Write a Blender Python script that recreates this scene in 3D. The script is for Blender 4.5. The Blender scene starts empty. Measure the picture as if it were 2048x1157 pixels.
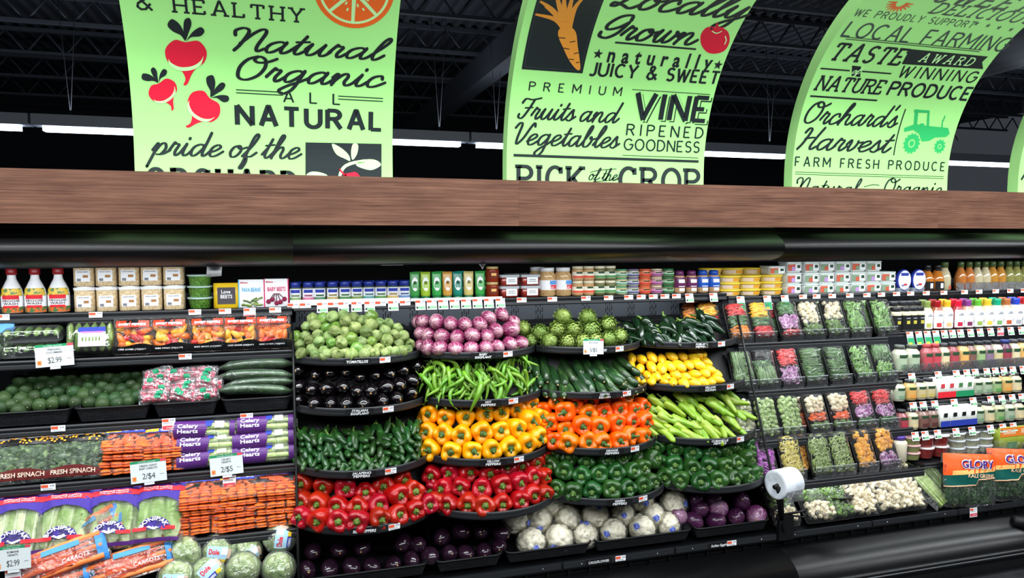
import bpy, bmesh, math, random
from mathutils import Vector, Matrix, Euler
random.seed(7)
SC = bpy.context.scene
COL = SC.collection
R = math.radians

# ---------------------------------------------------------------- camera, world, lights, exposure
F, TH, PT, CZ = 1500.0, R(17.1), math.atan(100.5 / 1500), 1.9
cam_d = bpy.data.cameras.new('camera'); cam = bpy.data.objects.new('camera', cam_d); COL.objects.link(cam)
cam_d.sensor_width = 36.0; cam_d.lens = 36.0 * F / 2048; cam_d.clip_end = 100
cam.location = (0, 0, CZ); cam.rotation_euler = (R(90) - PT, 0, -TH)
SC.camera = cam
SC.view_settings.view_transform = 'Standard'; SC.view_settings.look = 'None'
SC.view_settings.gamma = 1.0; SC.view_settings.exposure = 0.0
try: SC.view_settings.use_curve_mapping = False
except Exception: pass
W = bpy.data.worlds.new('world'); SC.world = W; W.use_nodes = True
W.node_tree.nodes['Background'].inputs[0].default_value = (0.75, 0.85, 1.0, 1)
W.node_tree.nodes['Background'].inputs[1].default_value = 0.05

def area(name, loc, target, sx, sy, power, col=(1, 1, 1), spread=180):
    d = bpy.data.lights.new(name, 'AREA'); d.shape = 'RECTANGLE'; d.size = sx; d.size_y = sy; d.energy = power; d.color = col
    d.spread = R(spread)
    o = bpy.data.objects.new(name, d); COL.objects.link(o); o.location = loc
    z = -(Vector(target) - Vector(loc)).normalized(); x = Vector((1, 0, 0)); y = z.cross(x).normalized()
    o.rotation_euler = Matrix((x, y, z)).transposed().to_euler()
    return o
COOL = (0.93, 0.97, 1.0)
area('aisle_light', (1.5, 1.55, 4.3), (1.5, 2.2, 0), 14, 0.30, 470, COOL)
area('aisle_light', (1.5, -1.6, 4.3), (1.5, -0.2, 0), 14, 0.30, 470, COOL)
area('canopy_light', (1.3, 3.46, 1.80), (1.3, 3.95, 0.6), 7.6, 0.05, 40, COOL, 150)
area('sign_light', (1.8, 3.42, 2.03), (1.8, 3.50, 2.5), 7.5, 0.05, 12.5, (0.95, 1, 0.97))
for zz, yy in ((1.545, 3.85), (1.345, 3.77), (1.07, 3.66), (0.845, 3.56), (0.58, 3.45)):
    area('shelf_and_fill_light', (-1.05, yy, zz), (-1.05, yy + .10, zz - .3), 2.1, 0.02, 3.0, COOL)
for zz, yy in ((1.535, 3.85), (1.27, 3.74), (1.015, 3.63), (0.76, 3.52), (0.54, 3.43)):
    area('shelf_and_fill_light', (3.05, yy, zz), (3.05, yy + .10, zz - .3), 1.0, 0.02, 2.6, COOL)
for zz, yy in ((1.535, 3.85), (1.29, 3.75), (1.05, 3.64), (0.89, 3.57), (0.73, 3.51), (0.56, 3.44)):
    area('shelf_and_fill_light', (4.5, yy, zz), (4.5, yy + .10, zz - .3), 1.8, 0.02, 1.6, COOL)

area('shelf_and_fill_light', (1.28, 3.98, 1.55), (1.28, 4.25, 1.40), 2.3, .02, 3.0, COOL)  # added fill lamp that brightens the grey back panel, not a shelf fixture
area('roof_fill_light', (3, 14, 4.0), (3, 14, 9), 30, .3, 190, (.85, .92, 1.0))  # added uplight by the far lamp row, put in to brighten the roof
area('roof_fill_light', (3, 8.5, 4.2), (3, 8.5, 9), 30, .3, 80, (.85, .92, 1.0))  # second added uplight, no lamp hangs here; it lifts the dark roof deck
# ---------------------------------------------------------------- photograph point -> place in the room
_f = Vector((math.sin(TH) * math.cos(PT), math.cos(TH) * math.cos(PT), -math.sin(PT)))
_r = Vector((math.cos(TH), -math.sin(TH), 0))
_u = _r.cross(_f)
def ray(px, py): return _f + _r * ((px - 1024) / F) - _u * ((py - 578.5) / F)
def atY(px, py, Y):
    d = ray(px, py); t = Y / d.y; return Vector((d.x * t, Y, CZ + d.z * t))
def atZ(px, py, Z):
    d = ray(px, py); t = (Z - CZ) / d.z; return Vector((d.x * t, d.y * t, Z))
def prof(z): return 3.3 + .42 * (z - .332)          # the line the shelf fronts lean back along
def onfun(px, py, fn):
    """where the line of sight meets the surface Y = fn(x, z)"""
    d = ray(px, py); Y = 3.5
    for _ in range(25):
        t = Y / d.y; Y = .5 * Y + .5 * fn(d.x * t, CZ + d.z * t)
    t = Y / d.y
    return Vector((d.x * t, Y, CZ + d.z * t))
def zc(reg, pts):                                     # coordinates read in an enlarged crop -> photograph
    ox, oy, s = reg
    return [(ox + p[0] * s, oy + p[1] * s) for p in pts]

ORD = 'leftmost,second,third,fourth,fifth,sixth,seventh,eighth,ninth,tenth,eleventh,twelfth,thirteenth,fourteenth,fifteenth,sixteenth,seventeenth,eighteenth,nineteenth,twentieth'.split(',')
def ordw(i):
    return ORD[i] if i < 20 else {20: 'twenty-first', 21: 'twenty-second', 22: 'twenty-third', 23: 'twenty-fourth'}.get(i, 'number %d' % (i + 1))
def place_word(i):
    return 'leftmost' if i == 0 else ordw(i) + ' from left'

# ---------------------------------------------------------------- materials
def lin(c):
    return tuple(((v / 255.0 / 12.92) if v / 255.0 <= 0.04045 else ((v / 255.0 + 0.055) / 1.055) ** 2.4) for v in c) + (1.0,)
MATS = {}
def pm(name, col, rough=.5, spec=.5, metal=0, coat=0, var=0.0, noise=None, wave=None, bump=None, sss=0, emit=0, hue=0):
    if name in MATS: return MATS[name]
    m = bpy.data.materials.new(name); m.use_nodes = True; MATS[name] = m
    nt = m.node_tree; N = nt.nodes; L = nt.links; b = N['Principled BSDF']
    b.inputs['Base Color'].default_value = lin(col); b.inputs['Roughness'].default_value = rough
    b.inputs['Specular IOR Level'].default_value = spec; b.inputs['Metallic'].default_value = metal
    b.inputs['Coat Weight'].default_value = coat; b.inputs['Coat Roughness'].default_value = .08
    if emit:
        b.inputs['Emission Color'].default_value = lin(col); b.inputs['Emission Strength'].default_value = emit
    tc = N.new('ShaderNodeTexCoord'); src = None
    if noise or wave:
        mix = N.new('ShaderNodeMix'); mix.data_type = 'RGBA'
        cr = N.new('ShaderNodeValToRGB')
        if noise:
            sc, col2, lo, hi = noise[:4]
            st = noise[4] if len(noise) > 4 else (1, 1, 1)
            mp = N.new('ShaderNodeMapping'); mp.inputs['Scale'].default_value = st
            L.new(tc.outputs['Object'], mp.inputs[0])
            t = N.new('ShaderNodeTexNoise'); t.inputs['Scale'].default_value = sc; t.inputs['Detail'].default_value = 4
            L.new(mp.outputs[0], t.inputs[0]); L.new(t.outputs[0], cr.inputs[0])
        else:
            sc, col2, lo, hi, kind, dist = wave
            t = N.new('ShaderNodeTexWave'); t.wave_type = 'BANDS'; t.bands_direction = kind; t.inputs['Scale'].default_value = sc
            t.inputs['Distortion'].default_value = dist; t.inputs['Detail'].default_value = 2
            L.new(tc.outputs['Object'], t.inputs[0]); L.new(t.outputs[0], cr.inputs[0])
        cr.color_ramp.elements[0].position = lo; cr.color_ramp.elements[1].position = hi
        mix.inputs[6].default_value = lin(col); mix.inputs[7].default_value = lin(col2)
        L.new(cr.outputs[0], mix.inputs[0]); src = mix.outputs[2]
    if var or hue:
        oi = N.new('ShaderNodeObjectInfo'); hs = N.new('ShaderNodeHueSaturation')
        mr = N.new('ShaderNodeMapRange'); mr.inputs[3].default_value = 1 - var; mr.inputs[4].default_value = 1 + var
        L.new(oi.outputs['Random'], mr.inputs[0]); L.new(mr.outputs[0], hs.inputs['Value'])
        if hue:
            m2 = N.new('ShaderNodeMath'); m2.operation = 'MULTIPLY'; m2.inputs[1].default_value = 7.31
            m3 = N.new('ShaderNodeMath'); m3.operation = 'FRACT'
            mh = N.new('ShaderNodeMapRange'); mh.inputs[3].default_value = .5 - hue; mh.inputs[4].default_value = .5 + hue
            L.new(oi.outputs['Random'], m2.inputs[0]); L.new(m2.outputs[0], m3.inputs[0]); L.new(m3.outputs[0], mh.inputs[0]); L.new(mh.outputs[0], hs.inputs['Hue'])
        if src: L.new(src, hs.inputs['Color'])
        else: hs.inputs['Color'].default_value = lin(col)
        src = hs.outputs[0]
    if src: L.new(src, b.inputs['Base Color'])
    if bump:
        sc, st = bump[:2]
        t = N.new('ShaderNodeTexNoise'); t.inputs['Scale'].default_value = sc; t.inputs['Detail'].default_value = 3
        L.new(tc.outputs['Object'], t.inputs[0])
        bp = N.new('ShaderNodeBump'); bp.inputs['Strength'].default_value = st; bp.inputs['Distance'].default_value = .004
        L.new(t.outputs[0], bp.inputs['Height']); L.new(bp.outputs[0], b.inputs['Normal'])
    return m
def film(name, tint=(255, 255, 255), amt=.10, crinkle=25, strength=.6, rough=.12):
    """clear plastic: transparent with glossy crinkles"""
    if name in MATS: return MATS[name]
    m = bpy.data.materials.new(name); m.use_nodes = True; MATS[name] = m
    nt = m.node_tree; N = nt.nodes; L = nt.links; N.remove(N['Principled BSDF'])
    out = N['Material Output']
    tr = N.new('ShaderNodeBsdfTransparent'); tr.inputs[0].default_value = lin(tint)
    gl = N.new('ShaderNodeBsdfGlossy'); gl.inputs['Roughness'].default_value = rough
    df = N.new('ShaderNodeBsdfDiffuse'); df.inputs[0].default_value = (.8, .82, .85, 1)
    m0 = N.new('ShaderNodeMixShader'); m0.inputs[0].default_value = .14
    L.new(gl.outputs[0], m0.inputs[1]); L.new(df.outputs[0], m0.inputs[2])
    mx = N.new('ShaderNodeMixShader')
    fr = N.new('ShaderNodeFresnel'); fr.inputs[0].default_value = 1.35
    ad = N.new('ShaderNodeMath'); ad.operation = 'ADD'; ad.inputs[1].default_value = amt; ad.use_clamp = True
    tc = N.new('ShaderNodeTexCoord'); nz = N.new('ShaderNodeTexNoise'); nz.inputs['Scale'].default_value = crinkle; nz.inputs['Detail'].default_value = 2
    nz.inputs['Distortion'].default_value = 1.5
    L.new(tc.outputs['Object'], nz.inputs[0])
    bp = N.new('ShaderNodeBump'); bp.inputs['Strength'].default_value = strength; bp.inputs['Distance'].default_value = .02
    L.new(nz.outputs[0], bp.inputs['Height']); L.new(bp.outputs[0], gl.inputs['Normal']); L.new(bp.outputs[0], fr.inputs['Normal'])
    L.new(fr.outputs[0], ad.inputs[0]); L.new(ad.outputs[0], mx.inputs[0]); L.new(tr.outputs[0], mx.inputs[1]); L.new(m0.outputs[0], mx.inputs[2])
    L.new(mx.outputs[0], out.inputs[0])
    return m
def flat(name, col, rough=.6): return pm(name, col, rough, .3)
BLACK = pm('black_metal', (17, 18, 21), .34, .5)
BLACKP = pm('black_plastic', (10, 11, 12), .5, .3)
DARKLIP = pm('charcoal_lip', (30, 32, 35), .42, .45)
GLOSSB = pm('gloss_black', (9, 10, 12), .22, .6)
PANEL = pm('grey_panel', (88, 95, 104), .5, .4)
WHITE = flat('white_card', (238, 240, 242))
INK = flat('black_ink', (20, 22, 24))
ORANGEI = flat('orange_ink', (236, 80, 32)); REDI = flat('red_ink', (222, 40, 52)); GREENI = flat('green_ink', (30, 140, 90))
LGREENI = flat('light_green_ink', (122, 178, 132)); GREYI = flat('grey_ink', (150, 155, 160))
BLUEI = flat('blue_ink', (40, 60, 165)); PURPI = flat('purple_ink', (88, 40, 120)); NAVYI = flat('navy_ink', (42, 34, 96)); YELI = flat('yellow_ink', (235, 195, 50))
CLEAR = film('clear_plastic', (255, 255, 255), .09, 14, .25, .06)
FILM = film('clear_film', (255, 255, 255), .045, 30, .9, .12)
FILM2 = film('frosty_film', (255, 255, 255), .22, 26, 1.0, .22)
STEM = pm('green_stem', (96, 128, 52), .5, .4, var=.15)

# ---------------------------------------------------------------- mesh building
class MB:
    def __init__(s): s.v = []; s.f = []; s.m = []; s.s = []
    def add(s, vs, fs, m=0, sm=True, M=None):
        o = len(s.v)
        s.v += [tuple(M @ Vector(p)) for p in vs] if M is not None else [tuple(p) for p in vs]
        s.f += [tuple(i + o for i in f) for f in fs]; s.m += [m] * len(fs); s.s += [sm] * len(fs)
        return s
    def box(s, x0, x1, y0, y1, z0, z1, m=0, M=None):
        v = [(x0, y0, z0), (x1, y0, z0), (x1, y1, z0), (x0, y1, z0), (x0, y0, z1), (x1, y0, z1), (x1, y1, z1), (x0, y1, z1)]
        return s.add(v, [(0, 3, 2, 1), (4, 5, 6, 7), (0, 1, 5, 4), (1, 2, 6, 5), (2, 3, 7, 6), (3, 0, 4, 7)], m, False, M)
    def loops(s, L, m=0, sm=True, cap=(True, True), M=None, closed=True):
        n = len(L[0]); vs = [p for l in L for p in l]; fs = []
        for i in range(len(L) - 1):
            for j in range(n if closed else n - 1):
                k = (j + 1) % n; fs.append((i * n + j, i * n + k, (i + 1) * n + k, (i + 1) * n + j))
        if cap[0]: fs.append(tuple(range(n))[::-1])
        if cap[1]: fs.append(tuple((len(L) - 1) * n + j for j in range(n)))
        return s.add(vs, fs, m, sm, M)
    def lathe(s, pr, n=16, m=0, M=None, sm=True, cap=(True, True), fn=None):
        L = []
        for r, z in pr:
            l = []
            for j in range(n):
                a = 2 * math.pi * j / n; rr = max(r, 1e-5); p = (rr * math.cos(a), rr * math.sin(a), z)
                l.append(fn(p, a, r, z) if fn else p)
            L.append(l)
        return s.loops(L, m, sm, cap, M)
    def tube(s, path, rad, n=8, m=0, M=None, cap=True, flat=1.0):
        P = [Vector(p) for p in path]; L = []
        up = Vector((0.13, 0.21, 1)).normalized()
        for i, p in enumerate(P):
            t = (P[min(i + 1, len(P) - 1)] - P[max(i - 1, 0)])
            t = t.normalized() if t.length > 1e-9 else Vector((0, 0, 1))
            a = t.cross(up)
            if a.length < .05: a = t.cross(Vector((1, 0, 0)))
            a.normalize(); b = t.cross(a)
            r = rad[i] if isinstance(rad, (list, tuple)) else rad
            L.append([p + a * (r * math.cos(2 * math.pi * j / n)) + b * (r * flat * math.sin(2 * math.pi * j / n)) for j in range(n)])
        return s.loops(L, m, True, (cap, cap), M)
    def ball(s, c, r, nu=10, nv=7, m=0, sq=(1, 1, 1), fn=None, M=None):
        pr = [(math.sin(math.pi * i / nv), -math.cos(math.pi * i / nv)) for i in range(nv + 1)]
        L = []
        for q, z in pr:
            l = []
            for j in range(nu):
                a = 2 * math.pi * j / nu; d = Vector((q * math.cos(a), q * math.sin(a), z))
                k = fn(d) if fn else 1
                l.append(Vector(c) + Vector((d.x * sq[0], d.y * sq[1], d.z * sq[2])) * r * k)
            L.append(l)
        return s.loops(L, m, True, (False, False), M)
    def prism(s, out, lev, m=0, M=None, sm=False, cap=(True, True)):
        """out(inset)->2-D outline; lev = [(inset, z)]"""
        return s.loops([[(x, y, z) for x, y in out(i)] for i, z in lev], m, sm, cap, M)
    def quad(s, w, h, m=0, M=None, x=0, y=0, z=0):
        return s.add([(x - w / 2, y - h / 2, z), (x + w / 2, y - h / 2, z), (x + w / 2, y + h / 2, z), (x - w / 2, y + h / 2, z)], [(0, 1, 2, 3)], m, False, M)
    def mesh(s, name, mats):
        me = bpy.data.meshes.new(name); me.from_pydata(s.v, [], s.f)
        for m in (mats if isinstance(mats, (list, tuple)) else [mats]): me.materials.append(m)
        me.polygons.foreach_set('material_index', s.m); me.polygons.foreach_set('use_smooth', s.s)
        me.update(); return me
    def build(s, name, mats, parent=None): return node(name, s.mesh(name, mats), parent)
PROTO = {}
def node(name, data, parent=None):
    o = bpy.data.objects.new(name, data)
    if parent is not None: o.parent = parent
    return o
def rrect(w, h, r, n=4):
    def out(i):
        a, b, q = w / 2 - i, h / 2 - i, max(r - i, .0005); P = []
        for cx, cy, t0 in ((a - q, b - q, 0), (-a + q, b - q, 90), (-a + q, -b + q, 180), (a - q, -b + q, 270)):
            for k in range(n + 1):
                t = R(t0 + 90 * k / n); P.append((cx + q * math.cos(t), cy + q * math.sin(t)))
        return P
    return out
def tag(o, label, cat, group=None, kind=None):
    o['label'] = label; o['category'] = cat
    if group: o['group'] = group
    if kind: o['kind'] = kind
    return o
def link_tree(o):
    if o.name not in COL.objects: COL.objects.link(o)
    for c in o.children: link_tree(c)
def struct(o, kind='structure'):
    link_tree(o); o['kind'] = kind; return o
def put(o, label, cat, group=None, kind=None):
    link_tree(o); return tag(o, label, cat, group, kind)
def kids(o):
    if o not in KID: KID[o] = list(o.children)
    return KID[o]
KID = {}
def copy_tree(o, parent=None):
    c = o.copy(); COL.objects.link(c)
    if parent is not None: c.parent = parent
    for k in kids(o): copy_tree(k, c)
    return c
def inst(proto, M, label, cat, group=None):
    c = copy_tree(proto); c.matrix_world = M; c['label'] = label; c['category'] = cat
    if group: c['group'] = group
    return c
def facing(d, roll=0.0):
    """rotation whose local +Z looks along d and whose +Y stays as upright as it can"""
    z = Vector(d).normalized(); x = Vector((0, 0, 1)).cross(z)
    x = Vector((1, 0, 0)) if x.length < .02 else x.normalized()
    y = z.cross(x); M = Matrix((x, y, z)).transposed()
    return (M @ Matrix.Rotation(roll, 3, 'Z')).to_4x4()
def TRS(loc, rot=None, sc=1.0):
    S = Matrix.Diagonal((sc, sc, sc, 1)) if isinstance(sc, (int, float)) else Matrix.Diagonal((*sc, 1))
    return Matrix.Translation(loc) @ (rot if rot is not None else Matrix.Identity(4)) @ S
def stand(x, y, z, tilt=0.0, yaw=0.0):
    """local x right, local y up, local z out of the shelf, leaning back by tilt"""
    return Matrix.Translation((x, y, z)) @ Matrix.Rotation(yaw, 4, 'Z') @ Matrix.Rotation(R(90) - tilt, 4, 'X')
TXT = {}
def text_mesh(body, bold=0.0, shear=0.0, space=1.0):
    """flat letters, 2-D (verts, faces) with the baseline at y=0"""
    k = (body, bold, shear, space)
    if k in TXT: return TXT[k]
    c = bpy.data.curves.new('t', 'FONT'); c.body = body; c.offset = bold; c.shear = shear; c.space_character = space; c.resolution_u = 2
    o = bpy.data.objects.new('t', c); COL.objects.link(o)
    me = bpy.data.meshes.new_from_object(o.evaluated_get(bpy.context.evaluated_depsgraph_get()))
    v = [(p.co.x, p.co.y) for p in me.vertices]; f = [tuple(p.vertices) for p in me.polygons]
    bpy.data.objects.remove(o); bpy.data.curves.remove(c); bpy.data.meshes.remove(me)
    x0 = min(p[0] for p in v); v = [(p[0] - x0, p[1]) for p in v]
    TXT[k] = (v, f); return TXT[k]
CAPH = {}
def fit_text(mb, body, x0, x1, y0, capk, z, m=0, M=None, bold=.01, shear=0, space=1.0, cap=None):
    """write letters from x0 to x1 with their baseline at y0; cap = letter height"""
    v, f = text_mesh(body, bold, shear, space)
    w = max(p[0] for p in v); s = (x1 - x0) / w; sy = s if cap is None else cap / .69
    mb.add([(x0 + p[0] * s, y0 + p[1] * sy, z) for p in v], f, m, False, M)
# ================================================================ the room
XL, XM, XR, XE = -2.39, .05, 2.5, 5.95
XS = 3.57
YB = 4.25
mb = MB(); mb.box(-9, 14, -6, 24, -.1, 0)
struct(mb.build('floor', pm('floor_tile', (52, 52, 54), .35, .4, noise=(6, (44, 44, 46), .4, .6))))
DECK = pm('black_roof_deck', (52, 55, 62), .7, .2); DECK2 = pm('black_steel', (64, 68, 76), .6, .3)
mb = MB(); n = 150
prof_pts = []
x = -16.0
while x < 24:
    prof_pts += [(x, 6.2), (x + .10, 6.2), (x + .13, 6.13), (x + .22, 6.13)]; x += .25
vs = [(px, -6, pz) for px, pz in prof_pts] + [(px, 26, pz) for px, pz in prof_pts]; k = len(prof_pts)
mb.add(vs, [(i, i + 1, k + i + 1, k + i) for i in range(k - 1)], 0, False)
struct(mb.build('ceiling', DECK))
mb = MB(); mb.box(-16, 24, 25.9, 26, 0, 6.3)
struct(mb.build('wall_back', pm('dark_wall', (34, 36, 41), .8, .2)))
def joist(y, z=5.62):
    mb = MB(); mb.box(-16, 24, y - .05, y + .05, z + .42, z + .50); mb.box(-16, 24, y - .05, y + .05, z - .02, z + .04)
    x = -16
    while x < 24:
        mb.tube([(x, y, z), (x + .35, y, z + .45)], .022, 4); mb.tube([(x + .35, y, z + .45), (x + .7, y, z)], .022, 4); x += .7
    return mb.build('roof_joist', DECK2)
for i, y in enumerate((6.6, 8.6, 10.6, 12.6, 15.0, 17.5, 20.0, 22.5)):
    put(joist(y), 'black open web roof joist spanning overhead, %s from the viewer' % ('nearest', 'second', 'third', 'fourth', 'fifth', 'sixth', 'seventh', 'eighth')[i], 'roof joist', 'roof joists under the deck')
mb = MB(); mb.box(3.9, 4.25, -6, 26, 5.1, 5.62)
put(mb.build('roof_girder', DECK2), 'wide black steel girder running away under the roof, between second and third signs', 'girder')
mb = MB(); mb.tube([(9.2, -4, 5.0), (11.1, 13.2, 4.95)], .5, 20)
put(mb.build('air_duct', pm('duct_grey', (52, 55, 60), .55, .4)), 'long round grey air duct under the roof behind the rightmost signs', 'air duct')
# the far row of ceiling lamps, running parallel to the case
TUBE = pm('lit_tube', (225, 240, 255), .5, emit=7.0)
HOUS = pm('lamp_housing', (150, 156, 166), .5, .4)
def lamp(x0, x1, lab):
    root = node('fluorescent_lamp', None); root.location = ((x0 + x1) / 2, 14, 3.62); w = (x1 - x0) / 2
    mb = MB(); mb.prism(lambda i: [(-w, -.16), (w, -.16), (w, .16), (-w, .16)], [(0, .10), (0, .28)]); hs = mb.build('housing', HOUS, root)
    mb = MB(); mb.box(-w + .15, w - .15, -.10, .10, .02, .11); mb.build('tube', TUBE, hs)
    for s in (-1, 1):
        mb = MB(); mb.tube([(s * w * .7, 0, .28), (s * w * .7 - .15, 0, 2.5)], .006, 4); mb.tube([(s * w * .7, 0, .28), (s * w * .7 + .15, 0, 2.5)], .006, 4)
        mb.build('hanging_wire', DECK2, root)
    put(root, lab, 'ceiling lamp', 'far row of fluorescent lamps')
labs = ('far fluorescent lamp at the picture edge, left of first sign', 'long far fluorescent lamp ending behind the left edge of the radish sign', 'far fluorescent lamp behind the radish sign', 'far fluorescent lamp between the radish sign and the carrot sign', 'far fluorescent lamp between the carrot sign and the tractor sign', 'far fluorescent lamp right of the tractor sign', 'farthest fluorescent lamp by the last sign')
for i, lab in enumerate(labs):
    x0 = -7.4 + 3.62 * i; lamp(x0, x0 + 3.58, lab)

# ================================================================ the refrigerated case
def wood():
    m = bpy.data.materials.new('brown_wood_laminate'); m.use_nodes = True; nt = m.node_tree; N = nt.nodes; L = nt.links; b = N['Principled BSDF']
    b.inputs['Roughness'].default_value = .5; b.inputs['Specular IOR Level'].default_value = .3
    tc = N.new('ShaderNodeTexCoord'); mp = N.new('ShaderNodeMapping'); mp.inputs['Scale'].default_value = (.55, 6, 22)
    L.new(tc.outputs['Object'], mp.inputs[0])
    n1 = N.new('ShaderNodeTexNoise'); n1.inputs['Scale'].default_value = 5; n1.inputs['Detail'].default_value = 8; n1.inputs['Roughness'].default_value = .65; n1.inputs['Distortion'].default_value = .6
    L.new(mp.outputs[0], n1.inputs[0])
    mp2 = N.new('ShaderNodeMapping'); mp2.inputs['Scale'].default_value = (2.2, 3, 7); L.new(tc.outputs['Object'], mp2.inputs[0])
    n2 = N.new('ShaderNodeTexNoise'); n2.inputs['Scale'].default_value = 1.6; n2.inputs['Detail'].default_value = 3; L.new(mp2.outputs[0], n2.inputs[0])
    cr = N.new('ShaderNodeValToRGB'); e = cr.color_ramp.elements; e[0].position = .30; e[0].color = lin((84, 52, 40)); e[1].position = .70; e[1].color = lin((146, 104, 84))
    k = e.new(.5); k.color = lin((120, 82, 65))
    L.new(n1.outputs[0], cr.inputs[0])
    mx = N.new('ShaderNodeMix'); mx.data_type = 'RGBA'; mx.blend_type = 'MULTIPLY'; mx.inputs[0].default_value = .55
    c2 = N.new('ShaderNodeValToRGB'); c2.color_ramp.elements[0].position = .35; c2.color_ramp.elements[0].color = (.55, .5, .48, 1); c2.color_ramp.elements[1].position = .6
    L.new(n2.outputs[0], c2.inputs[0]); L.new(cr.outputs[0], mx.inputs[6]); L.new(c2.outputs[0], mx.inputs[7]); L.new(mx.outputs[2], b.inputs['Base Color'])
    return m
WOOD = wood()
for x0, x1, lab in ((-3.83, -1.3906, 'dark brown woodgrain fascia board cut off by the picture edge'), (-1.3902, 1.0494, 'brown woodgrain fascia board under the radish sign'), (1.0498, 3.4894, 'brown woodgrain fascia board under the carrot sign'), (3.4898, 5.93, 'brown woodgrain fascia board under the last sign')):
    mb = MB(); c = (x0 + x1) / 2; mb.box(x0 - c, x1 - c, 0, .025, 0, .209); o = mb.build('fascia_board', WOOD); o.location = (c, 3.30, 1.959)
    put(o, lab, 'fascia board', 'woodgrain boards along the canopy')

VAL = [(3.40, 1.962), (3.40, 1.935), (3.372, 1.918), (3.335, 1.897), (3.312, 1.872), (3.306, 1.848), (3.318, 1.825), (3.350, 1.805), (3.40, 1.790), (3.425, 1.784), (3.430, 1.788), (3.405, 1.797), (3.36, 1.82), (3.335, 1.85), (3.42, 1.90), (3.45, 1.962)]
BUM = [(3.335, .245), (3.30, .262), (3.262, .256), (3.20, .236), (3.155, .205), (3.13, .17), (3.118, .14), (3.112, .135), (3.108, .118), (3.115, .105), (3.125, .10), (3.16, .10), (3.30, .14)]
def extrude(mb, pts, x0, x1, m=0, sm=True):
    return mb.loops([[(x0, y, z) for y, z in pts], [(x1, y, z) for y, z in pts]], m, sm)
def smooth_pts(P, k=4):
    out = []
    for i in range(len(P)):
        p0, p1, p2, p3 = P[i - 1], P[i], P[(i + 1) % len(P)], P[(i + 2) % len(P)]
        for j in range(k):
            t = j / k
            out.append(tuple(.5 * (2 * p1[a] + (p2[a] - p0[a]) * t + (2 * p0[a] - 5 * p1[a] + 4 * p2[a] - p3[a]) * t * t + (3 * p1[a] - p0[a] - 3 * p2[a] + p3[a]) * t ** 3) for a in (0, 1)))
    return out
VALB = pm('valance_black', (5, 5, 6), .36, .36)
def case(x0, x1, lab):
    root = node('refrigerated_case', None)
    g = .0015
    mb = MB(); mb.box(x0 + g, x1 - g, YB, YB + .06, .1, 2.0)
    for z0 in (1.40, 1.20, .95, .70):
        x = x0 + .06
        while x < x1 - .05:
            for dx in (-.02, -.007, .007, .02):
                for q in range(3):
                    zz = z0 + .045 * q + (.014 if dx in (-.007, .02) else 0)
                    mb.add([(x + dx - .0025, YB - .001, zz), (x + dx + .0025, YB - .001, zz), (x + dx + .0025, YB - .001, zz + .03), (x + dx - .0025, YB - .001, zz + .03)], [(0, 1, 2, 3)], 1, False)
            x += .152
    mb.build('back_panel', [PANEL, BLACKP], root)
    mb = MB(); mb.box(x0 + g, x1 - g, 3.42, YB + .06, 1.962, 2.0); mb.box(x0 + g, x1 - g, YB - .02, YB - .001, 1.62, 1.962)
    mb.box(x0 + g, x1 - g, 3.48, YB - .02, 1.93, 1.962)
    mb.build('canopy', pm('canopy_black', (8, 8, 9), .8, .1), root)
    mb = MB(); extrude(mb, smooth_pts(VAL, 3), x0, x1); mb.build('valance', VALB, root)
    mb = MB(); mb.box(x0 + g, x1 - g, 3.421, 3.427, 1.7815, 1.7845); mb.build('valance_trim', pm('steel_edge', (170, 175, 180), .3, .5, metal=.8), root)
    mb = MB(); extrude(mb, smooth_pts(BUM, 3), x0 + g, x1 - g); mb.build('bumper', pm('black_bumper', (6, 7, 9), .32, .38), root)
    mb = MB(); mb.box(x0 + g, x1 - g, 3.104, 3.112, .1185, .1225); mb.build('bumper_trim', pm('steel_edge', (170, 175, 180), .3), root)
    mb = MB(); mb.box(x0 + g, x1 - g, 3.17, YB, .0, .10); mb.build('kick_panel', pm('kick_black', (15, 16, 18), .5, .4), root)
    mb = MB(); mb.box(x0 + g, x1 - g, 3.34, YB, .10, .29)
    for i in range(int((x1 - x0) / .11)):
        xx = x0 + .05 + i * .11; mb.box(xx, xx + .012, 3.325, 3.34, .225, .30)
    mb.build('air_grille', BLACKP, root)
    mb = MB()
    q = x0
    while q < x1 - .05:
        e = min(q + .61, x1); mb.loops([[(q + .006, y, z) for y, z in LIPD], [(e - .006, y, z) for y, z in LIPD]], 0, False)
        for xx in (q + .1, e - .1): mb.ball((xx, 3.2985, .318), .004, 6, 4, 1)
        q = e
    mb.build('deck_rail', [DARKLIP, pm('steel_edge', (170, 175, 180), .3)], root)
    mb = MB(); mb.add([(x0 + g, 3.31, .31), (x1 - g, 3.31, .31), (x1 - g, YB, .36), (x0 + g, YB, .36), (x0 + g, 3.31, .292), (x1 - g, 3.31, .292), (x1 - g, YB, .292), (x0 + g, YB, .292)],
           [(0, 1, 2, 3), (4, 7, 6, 5), (0, 4, 5, 1), (1, 5, 6, 2), (2, 6, 7, 3), (3, 7, 4, 0)], 0, False); mb.build('deck', BLACK, root)
    put(root, lab, 'refrigerated case')
LIPD = [(3.30, .332), (3.312, .332), (3.322, .30), (3.318, .295), (3.305, .297), (3.2985, .306)]
case(XL, XM, 'black refrigerated produce case holding the bagged carrots, romaine and celery')
case(XM, XR, 'black refrigerated produce case with bowed shelves of loose peppers and eggplant')
case(XR, XE, 'black refrigerated produce case holding the vegetable trays and dressing bottles')

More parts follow.
